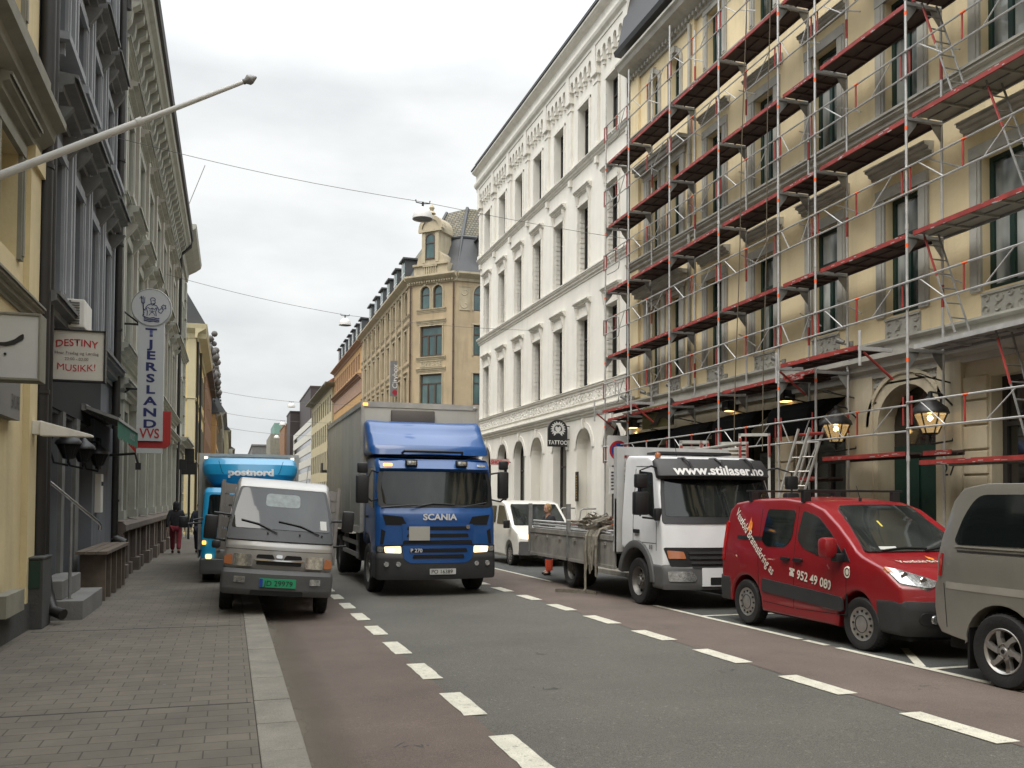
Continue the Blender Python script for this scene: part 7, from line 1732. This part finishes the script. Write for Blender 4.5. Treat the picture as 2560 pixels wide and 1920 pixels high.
for k, (dx, lab) in enumerate(((0, 'aluminium ladder section leaning steeply on the scaffolding, left one'), (.28, 'aluminium ladder section leaning steeply on the scaffolding, right one'))):
    t = thing('leaning_ladder', lab, 'ladder', (10.6, 15.9-dx, 0), 'ladder sections leaning by the box lamp')
    b = MB(); a0, a1 = Vector((10.45, 16.15-dx, .08)), Vector((11.02, 15.42-dx*1.3, 3.28)); off = Vector((.22, -.16, 0))
    for q in (0, 1): b.tube([a0+off*q, a1+off*q], .028, 6)
    b.tube([a0+Vector((0, .1, 0)), a1+off], .016, 5)
    for j in range(1, 11): b.cyl(a0.lerp(a1, j/11), a0.lerp(a1, j/11)+off, .014, 5)
    b.done('rails', m_alu, t); MB().cyl(a1-Vector((0, 0, .12)), a1+off-Vector((0, 0, .12)), .03, 6).done('red_bar', m_redp, t)
t = thing('traffic_cone', 'orange traffic cone on the pavement between the ladders and the doorway lantern', 'traffic cone', (10.9, 15.0, gz(15)+.12)); c = Vector((10.9, 15.0, gz(15)+.12))
MB().lathe([(0, 0), (.16, 0), (.14, .03), (.03, .62), (0, .63)], c, 14).box(c.x-.19, c.x+.19, c.y-.19, c.y+.19, c.z, c.z+.025).done('cone', m_orange, t, smooth=40)

# ================================================================ signs and small street things on the right
t = thing('tattoo_sign', 'round-topped black sign with white lettering TATTOO sticking out from the white wall', 'sign', (12.25, 31.4, 4.3))
pr = [(11.38, 3.82), (12.15, 3.82), (12.15, 4.46)]+[(11.765+.385*math.cos(pi*k/14), 4.46+.385*math.sin(pi*k/14)) for k in range(15)]
MB().prism(pr, 'y', 31.36, 31.48).done('sign_board', m_black, t)
text('TATTOO', lambda u, v: (11.765+u, 31.352, 3.90+v), .22, m_white, t, 'lettering', bold=.012, align='CENTER', sx=.86)
b = MB(); rnd = random.Random(8)
for s in (-1, 1):
    for k in range(8):
        a = pi/2+s*(.15+k*.33); r_ = .2; c = (11.765+r_*math.cos(a), 4.48+r_*math.sin(a)); tip = (11.765+.31*math.cos(a+s*.1), 4.48+.31*math.sin(a+s*.1)); n = (-math.sin(a)*.05, math.cos(a)*.05)
        b.face([(c[0]-n[0], 31.352, c[1]-n[1]), (tip[0], 31.352, tip[1]), (c[0]+n[0], 31.352, c[1]+n[1]), (11.765+.15*math.cos(a), 31.352, 4.48+.15*math.sin(a))])
heart = [(11.765, 4.33), (11.66, 4.45), (11.65, 4.55), (11.71, 4.59), (11.765, 4.54), (11.82, 4.59), (11.88, 4.55), (11.87, 4.45)]
for tr in tessellate_polygon([[Vector((p[0], p[1], 0)) for p in heart]]): b.face([(heart[i][0], 31.351, heart[i][1]) for i in tr])
for s in (-1, 1): b.face([(11.765+s*.02, 31.352, 4.36), (11.765+s*.14, 31.352, 4.42), (11.765+s*.12, 31.352, 4.34), (11.765+s*.03, 31.352, 4.31)])
b.done('tattoo_emblem', m_white, t, merge=False)
MB().cyl((12.15, 31.42, 4.1), (12.26, 31.42, 4.1), .02, 6).cyl((12.15, 31.42, 4.6), (12.26, 31.42, 4.6), .02, 6).done('bracket', m_black, t)
t = thing('shoe_shop_sign', 'small red SHOEmed sign sticking out from the far end of the white wall', 'sign', (12.25, 38.8, 3.5))
MB().box(11.28, 12.15, 38.78, 38.84, 3.38, 3.66).done('sign_board', mat('sign_pale_pink', (.5, .3, .28)), t); text('SHOEmed', lambda u, v: (11.715+u, 38.772, 3.44+v), .22, m_sr, t, 'lettering', bold=.025, align='CENTER', sx=.95, shear=.2); MB().cyl((12.1, 38.81, 3.52), (12.26, 38.81, 3.52), .02, 6).done('bracket', m_black, t)
f = FR(12.25)
t = thing('wall_plaque', 'tall narrow black plaque with gold lettering beside the white arched doorway', 'plaque', (12.25, 30.3, 2.3))
MB(f).prism([(30.42, .015), (30.68, .015), (30.68, .05), (30.42, .05)], 'z', 1.75, 2.85).done('board', m_black, t); b = MB(f)
for k in range(9): b.box(30.5, 30.6, .05, .054, 1.86+k*.1, 1.92+k*.1)
b.done('gold_characters', mat('gold_leaf', (.3, .22, .1), .4, .5), t)
t = thing('no_parking_board', 'white board with a round no-parking sign fixed to the end of the scaffolding', 'sign', (11.1, 24.5, 3.3))
MB().box(10.75, 11.45, 24.4, 24.43, 2.85, 3.75).box(10.8, 11.4, 24.4, 24.43, 2.0, 2.8).done('board', m_white, t)
for r_, m, d in ((.30, m_sr, .006), (.23, mat('sign_blue', (.01, .05, .28)), .010)): MB().cyl((11.1, 24.4, 3.3), (11.1, 24.4-d, 3.3), r_, 28).done('disc', m, t)
b = MB(); b.prism([(10.92, 3.5), (10.96, 3.54), (11.28, 3.10), (11.24, 3.06)], 'y', 24.382, 24.388); b.done('slash', m_sr, t)
b = MB()
for k in range(6): b.box(10.86, 11.3-(k % 3)*.05, 24.392, 24.399, 2.12+k*.1, 2.16+k*.1)
b.done('text_lines', m_black, t)
t = thing('door_railing', 'pair of bent steel handrails at the white arched doorway', 'handrail', (11.6, 29.4, 0)); g = gz(29)+.12
for y in (28.7, 30.7): MB().tube([(12.2, y, 1.5), (11.7, y, 1.5), (11.62, y, 1.42), (11.5, y-.1, .9), (11.45, y-.1, g)], .03, 8).done('rail', m_steel, t, smooth=50)
t = thing('no_entry_sign', 'small red no-entry sign far down the street on the right', 'sign', (8.9, 110, 3.2))
MB().cyl((8.9, 110, gz(110)), (8.9, 110, 3.3), .05, 6).done('post', m_steel, t); MB().cyl((8.9, 109.9, 3.2), (8.9, 109.95, 3.2), .34, 24).done('disc', m_sr, t); MB().box(8.66, 9.14, 109.88, 109.9, 3.14, 3.26).done('bar', m_white, t)

# ================================================================ lamps hung over the road
for i, (y, z, za, zb, lab) in enumerate(((20.3, 8.62, 8.95, 8.93, 'white dome lamp hung over the road, nearest and largest'), (35.2, 8.9, 9.75, 9.05, 'white dome lamp hung over the road, second from the camera'), (67.8, 8.85, 9.5, 9.2, 'white dome lamp hung over the road, third from the camera'), (79.5, 8.4, 9.1, 8.8, 'white dome lamp hung over the road, fourth from the camera'), (90, 7.95, 8.6, 8.4, 'tiny white dome lamp hung over the road, farthest away'))):
    t = thing('street_lamp', lab, 'street lamp', (4.2, y, z), 'dome lamps hung on wires'); c = (4.2, y, z-.25)
    s = 1 if i < 2 else 1.15
    MB().lathe([(0, .29*s), (.06*s, .285*s), (.13*s, .25*s), (.2*s, .17*s), (.235*s, .07*s), (.245*s, 0), (.232*s, 0), (.2*s, .1*s), (0, .16*s)], c, 28).done('lamp_shade', m_white, t, smooth=40)
    MB().lathe([(0, .02), (.225*s, .02), (.225*s, .035), (0, .035)], c, 24).done('diffuser', m_stone, t)
    b = MB(); b.cyl((4.2, y, z+.03), (4.2, y, z+.16), .025, 8); b.tube([(4.2-.17, y, z+.20), (4.2-.16, y, z+.14), (4.2, y, z+.12), (4.2+.16, y, z+.14), (4.2+.17, y, z+.20)], .014, 6); b.done('hanger', m_black, t)
    b = MB(); P = []
    xl, xr = -2.45, 12.2
    if i == 0: pl = [(-2.45, y+.3, 9.55), (4.2, y, z+.16), (12.2, y, 8.35)]
    elif i == 1: pl = [(-2.45, y+.3, 10.2), (4.2, y, z+.16), (12.2, y, 8.95)]
    else: pl = [(-2.0, y, z+.9), (4.2, y, z+.16), (12.1, y, z+.2)]
    for a, c_ in zip(pl, pl[1:]):
        for k in range(9): q = k/8; P.append((a[0]+(c_[0]-a[0])*q, a[1]+(c_[1]-a[1])*q, a[2]+(c_[2]-a[2])*q-.10*math.sin(pi*q)))
    b.tube(P, (.006, .008, .012, .013, .014)[i], 5)
    o = b.done('span_wire', m_dtrim, None, org=(4.2, y, z)); setp(o, 'thin span wire carrying the '+('nearest', 'second', 'third', 'fourth', 'farthest')[i]+' dome lamp across the street', 'wire', 'span wires across the street')
t = thing('small_flag_mast', 'thin short mast on the eave of the grey-green building', 'mast', (-1.9, 38, 13.8)); MB().cyl((-1.85, 38.5, 13.8), (-1.2, 38.0, 15.4), .015, 5).done('mast', m_steel, t)

# ================================================================ left far pavement furniture
t = thing('traffic_light', 'tall black traffic light seen from behind on the left pavement', 'traffic light', (-2.0, 47, 0))
b = MB(); b.cyl((-2.0, 47, gz(47)), (-2.0, 47, 4.2), .06, 8); b.done('post', m_black, t); MB().box(-2.22, -1.78, 46.9, 47.2, 3.55, 4.25).box(-2.36, -1.66, 46.92, 47.0, 2.95, 3.55).done('signal_head', m_black, t, bevel=.02)
t = thing('small_sign_post', 'small black square sign on a post beside the traffic light', 'sign', (-2.3, 44, 0))
MB().cyl((-2.25, 44, gz(44)), (-2.25, 44, 3.6), .04, 8).done('post', m_black, t); MB().box(-2.5, -2.0, 43.95, 44.0, 3.1, 3.58).done('plate', m_black, t)
t = thing('pavement_barrier', 'grey steel barrier across the pavement behind the two walkers', 'barrier', (-1.5, 49, 0)); b = MB(); g = gz(49)+.12
for z in (.35, 1.0, 1.25): b.cyl((-2.3, 49, g+z), (-.5, 49, g+z), .025, 6)
for k in range(12): b.cyl((-2.25+.15*k, 49, g+.35), (-2.25+.15*k, 49, g+1.25), .012, 5)
for x in (-2.2, -.6): b.cyl((x, 49, g), (x, 49, g+1.25), .03, 6)
b.done('bars', m_steel, t)
t = thing('green_sack', 'bright green bag standing on the far pavement', 'bag', (-1.25, 46, gz(46)+.12)); g = gz(46)+.12
MB().lathe([(0, 0), (.2, 0), (.24, .2), (.22, .5), (.1, .62), (0, .64)], (-1.25, 46, g), 10).done('sack', mat('green_plastic', (.05, .35, .06)), t, smooth=50)
t = thing('white_cart', 'white hooped trolley frame beyond the walkers', 'trolley', (-1.1, 45, gz(45)+.12)); g = gz(45)+.12
MB().tube([(-1.45, 45, g), (-1.45, 45, g+1.6), (-1.3, 45, g+1.75), (-.95, 45, g+1.75), (-.8, 45, g+1.6), (-.8, 45, g)], .03, 6).cyl((-1.45, 45, g+1.2), (-.8, 45, g+1.2), .02, 6).cyl((-1.45, 45, g+.6), (-.8, 45, g+.6), .02, 6).done('frame', m_white, t)
# weeds of litter: dark scraps and chewing-gum spots
b = MB(); rnd = random.Random(12)
for k in range(150):
    x = rnd.uniform(-2.3, .1); y = rnd.uniform(4, 16); r_ = rnd.uniform(.006, .018); n = 6
    b.face([(x+r_*math.cos(a)*rnd.uniform(.6, 1.2), y+r_*math.sin(a)*rnd.uniform(.6, 1.2), gz(y)+.1225) for a in [2*pi*i/n for i in range(n)]])
setp(b.done('gum_spots', m_dtrim, None), 'small pale and dark gum spots scattered on the left pavement', 'gum spots', kind='stuff')

# ================================================================ PEOPLE
m_skin = mat('skin', (.42, .24, .17), .55, var=.05); m_hair_b = mat('blond_hair', (.30, .19, .08), .8, var=.2, vs=40)
m_jk = mat('black_jacket', (.012, .012, .015), .85, var=.25, vs=8, bump=.2, bs=14); m_rt = mat('dark_red_trousers', (.15, .012, .022), .85, var=.2, vs=8, bump=.2, bs=14)
m_bt = mat('navy_trousers', (.018, .022, .04), .85, var=.2, vs=8); m_hv = mat('orange_work_trousers', (.62, .08, .03), .8, var=.15, vs=8, bump=.2, bs=12); m_shoe = mat('dark_shoes', (.02, .017, .015), .7)
def skin(name, pts, edges, m, parent, sub=2):
    """pts: {key: (x, y, z, rx, ry)}; grown round the skeleton as one skin"""
    keys = list(pts); me = bpy.data.meshes.new(name); me.from_pydata([pts[k][:3] for k in keys], [(keys.index(a), keys.index(b_)) for a, b_ in edges], [])
    o = bpy.data.objects.new(name, me); COL.objects.link(o)
    md = o.modifiers.new('s', 'SKIN'); md.use_smooth_shade = True; o.modifiers.new('u', 'SUBSURF').levels = sub
    if not me.skin_vertices: 
        bm = bmesh.new(); bm.from_mesh(me); bm.verts.layers.skin.verify(); bm.to_mesh(me); bm.free()
    for i, k in enumerate(keys):
        v = me.skin_vertices[0].data[i]; v.radius = pts[k][3:5]; v.use_root = (i == 0)
    bpy.context.view_layer.update(); dg = bpy.context.evaluated_depsgraph_get()
    m2 = bpy.data.meshes.new_from_object(o.evaluated_get(dg)); bpy.data.objects.remove(o); bpy.data.meshes.remove(me); m2.name = name
    m2.materials.clear()
    p = link(name, m2, parent, [m]); m2.shade_smooth(); return p
def person(lab, loc, rz, jm, tm, pose='walk', s=1, hood=False, hair=None, cap=None, cuff=None):
    T = thing('person', lab, 'person', loc, local=True, rot=(0, 0, rz)); T.scale = (s, s, s)
    # facing local -y; x is the person's left
    st = .24 if pose == 'walk' else .03
    P = {'pelvis': (0, 0, .95, .15, .11), 'waist': (0, -.01, 1.10, .12, .085), 'chest': (0, .0, 1.30, .13, .085), 'neck': (0, -.01, 1.50, .055, .055), 'head': (0, -.03, 1.62, .075, .09), 'crown': (0, -.02, 1.70, .07, .085)}
    E_ = [('pelvis', 'waist'), ('waist', 'chest'), ('chest', 'neck'), ('neck', 'head'), ('head', 'crown')]
    for sd, n in ((1, 'l'), (-1, 'r')):
        k = sd*st
        P['hip'+n] = (sd*.10, 0, .88, .095, .10); P['knee'+n] = (sd*.11, -k*.55-.03, .49, .062, .065); P['ank'+n] = (sd*.11, -k*1.0+(.06 if k < 0 else 0), .10 if k >= 0 else .13, .042, .045); P['toe'+n] = (sd*.12, -k*1.0-.15+(.03 if k < 0 else 0), .045, .038, .03)
        P['sh'+n] = (sd*.19, 0, 1.42, .07, .07)
        if pose == 'hold': P['el'+n] = (sd*.25, -.04, 1.14, .045, .045); P['wr'+n] = (sd*.18, -.28, 1.10, .032, .032); P['pm'+n] = (sd*.15, -.36, 1.11, .03, .022)
        else: P['el'+n] = (sd*.26, .03+k*.3, 1.14, .045, .045); P['wr'+n] = (sd*.27, -.03+k*.7, .90, .032, .032); P['pm'+n] = (sd*.26, -.05+k*.75, .82, .022, .035)
        E_ += [('pelvis', 'hip'+n), ('hip'+n, 'knee'+n), ('knee'+n, 'ank'+n), ('ank'+n, 'toe'+n), ('chest', 'sh'+n), ('sh'+n, 'el'+n), ('el'+n, 'wr'+n), ('wr'+n, 'pm'+n)]
        q = Vector(P['pm'+n][:3]); wdir = (q-Vector(P['wr'+n][:3])).normalized()
        for j, ln_ in enumerate((.06, .072, .068, .052)):
            o_ = Vector((0, -.024+.016*j, 0)) if pose != 'hold' else Vector((-.024+.016*j, 0, 0))
            a = q+wdir*.02+o_*1.1; P['f%s%d' % (n, j)] = (*a, .009, .009); e1 = a+wdir*ln_*.55; e2 = e1+wdir*ln_*.4+Vector((-sd*.02, 0, -.008)); P['g%s%d' % (n, j)] = (*e1, .008, .008); P['h%s%d' % (n, j)] = (*e2, .007, .007)
            E_ += [('pm'+n, 'f%s%d' % (n, j)), ('f%s%d' % (n, j), 'g%s%d' % (n, j)), ('g%s%d' % (n, j), 'h%s%d' % (n, j))]
        a = q-wdir*.03+Vector((0, -.035, 0)); P['t'+n] = (*a, .010, .010); b2 = a+wdir*.035+Vector((0, -.012, 0)); P['u'+n] = (*b2, .008, .008); E_ += [('pm'+n, 't'+n), ('t'+n, 'u'+n)]
    body = skin('body', P, E_, m_skin, T, 1)
    # head with brow, nose, chin and ears
    b = MB(); b.lathe([(0, -.115), (.035, -.112), (.062, -.08), (.072, -.03), (.078, .02), (.076, .06), (.06, .10), (.03, .122), (0, .127)], (0, 0, 0), 18)
    b.v = [(x, y*1.16-(.012 if (y < 0 and z < -.04) else 0), z) for x, y, z in b.v]
    for sd in (-1, 1): b.lathe([(0, -.028), (.014, -.02), (.018, .005), (.012, .026), (0, .03)], (sd*.080, .01, -.005), 8)
    b.face([(-.014, -.088, -.03), (.014, -.088, -.03), (0, -.112, -.032)]); b.face([(-.014, -.088, -.03), (0, -.112, -.032), (0, -.086, .015)]); b.face([(.014, -.088, -.03), (0, -.086, .015), (0, -.112, -.032)])
    b.v = [(x, y-.03, z+1.645) for x, y, z in b.v]
    h = b.done('head', m_skin, T, smooth=70)
    b = MB()
    for sd in (-1, 1): b.box(sd*.03-.012, sd*.03+.012, -.119, -.113, 1.648, 1.657); b.box(sd*.03-.016, sd*.03+.016, -.121, -.112, 1.668, 1.674)
    b.box(-.022, .022, -.118, -.110, 1.575, 1.581); b.done('face_features', mat('face_dark', (.09, .035, .025)), h)
    if hair:
        b = MB(); b.lathe([(.072, -.05), (.082, -.01), (.088, .03), (.086, .065), (.07, .112), (.035, .138), (0, .143)], (0, 0, 0), 18)
        b.v = [(x, y*1.16+(.012 if z < .06 else 0), z) for x, y, z in b.v]; b.v = [(x, max(y, -.055-(z > .07)*.06), z) for x, y, z in b.v]; b.v = [(x, y-.026, z+1.645) for x, y, z in b.v]; b.done('hair', hair, h, smooth=70)
    if hood or cap:
        b = MB(); b.lathe([(.09, -.15), (.11, -.10), (.108, -.02), (.112, .04), (.10, .10), (.06, .14), (0, .155)] if hood else [(.085, .02), (.092, .04), (.09, .08), (.07, .125), (.03, .145), (0, .148)], (0, 0, 0), 18)
        b.v = [(x, y*1.15+(.02 if hood else 0), z+1.64) for x, y, z in b.v]
        b.v = [(x, y-.02, z) for x, y, z in b.v]; b.done('hood' if hood else 'cap', jm, T, smooth=70)
    J = {k: P[k] for k in ('waist', 'pelvis', 'chest')}; J = {'waist': (0, -.01, 1.08, .19, .14), 'hem': (0, 0, .86, .19, .15), 'chest': (0, 0, 1.32, .215, .165), 'col': (0, .0, 1.535, .10, .10)}
    EJ = [('waist', 'hem'), ('waist', 'chest'), ('chest', 'col')]
    for sd, n in ((1, 'l'), (-1, 'r')):
        J['sh'+n] = (*P['sh'+n][:3], .092, .092); J['el'+n] = (*P['el'+n][:3], .068, .068); w_ = Vector(P['wr'+n][:3]); J['wr'+n] = (*w_, .05, .05); EJ += [('chest', 'sh'+n), ('sh'+n, 'el'+n), ('el'+n, 'wr'+n)]
    skin('jacket', J, EJ, jm, T)
    Q = {'pelvis': (0, 0, .93, .165, .13)}; EQ = []
    for sd, n in ((1, 'l'), (-1, 'r')):
        Q['hip'+n] = (*P['hip'+n][:3], .112, .115); Q['knee'+n] = (*P['knee'+n][:3], .085, .088); a = P['ank'+n]; Q['ank'+n] = (a[0], a[1], a[2]+.02, .068, .072); EQ += [('pelvis', 'hip'+n), ('hip'+n, 'knee'+n), ('knee'+n, 'ank'+n)]
    tr = skin('trousers', Q, EQ, tm, T)
    for sd, n in ((1, 'l'), (-1, 'r')):
        a, c = P['ank'+n], P['toe'+n]
        skin('shoe', {'a': (a[0], a[1]+.03, .055+a[2]-.10, .05, .05), 'b': (c[0], (a[1]+c[1])/2, .05+(a[2]-.1)*.5, .052, .042), 'c': (c[0], c[1]-.03, .04, .045, .03)}, [('a', 'b'), ('b', 'c')], m_shoe, T)
        if cuff: MB().cyl((a[0], a[1]-.01, .13), (a[0], a[1]-.01, .40), .088, 14, .098).done('trouser_leg', cuff, T, smooth=50)
    return T
person('person in a black hooded jacket and dark red trousers walking away on the left pavement', (-1.78, 32.4, gz(32.4)+.125), R(180), m_jk, m_rt, 'walk', 1.0, hood=True)
person('person in dark clothes and navy trousers walking away beside the parcel lorry', (-1.02, 32.4, gz(32.4)+.125), R(176), mat('navy_jacket', (.015, .017, .028), .85, var=.2), m_bt, 'walk', .98, cap=True)
person('fair-haired worker in a black jacket and orange-cuffed work trousers behind the flatbed lorry', (7.78, 21.4, gz(21.4)+.005), R(-80), m_jk, m_bt, 'hold', 1.03, hair=m_hair_b, cuff=m_hv)
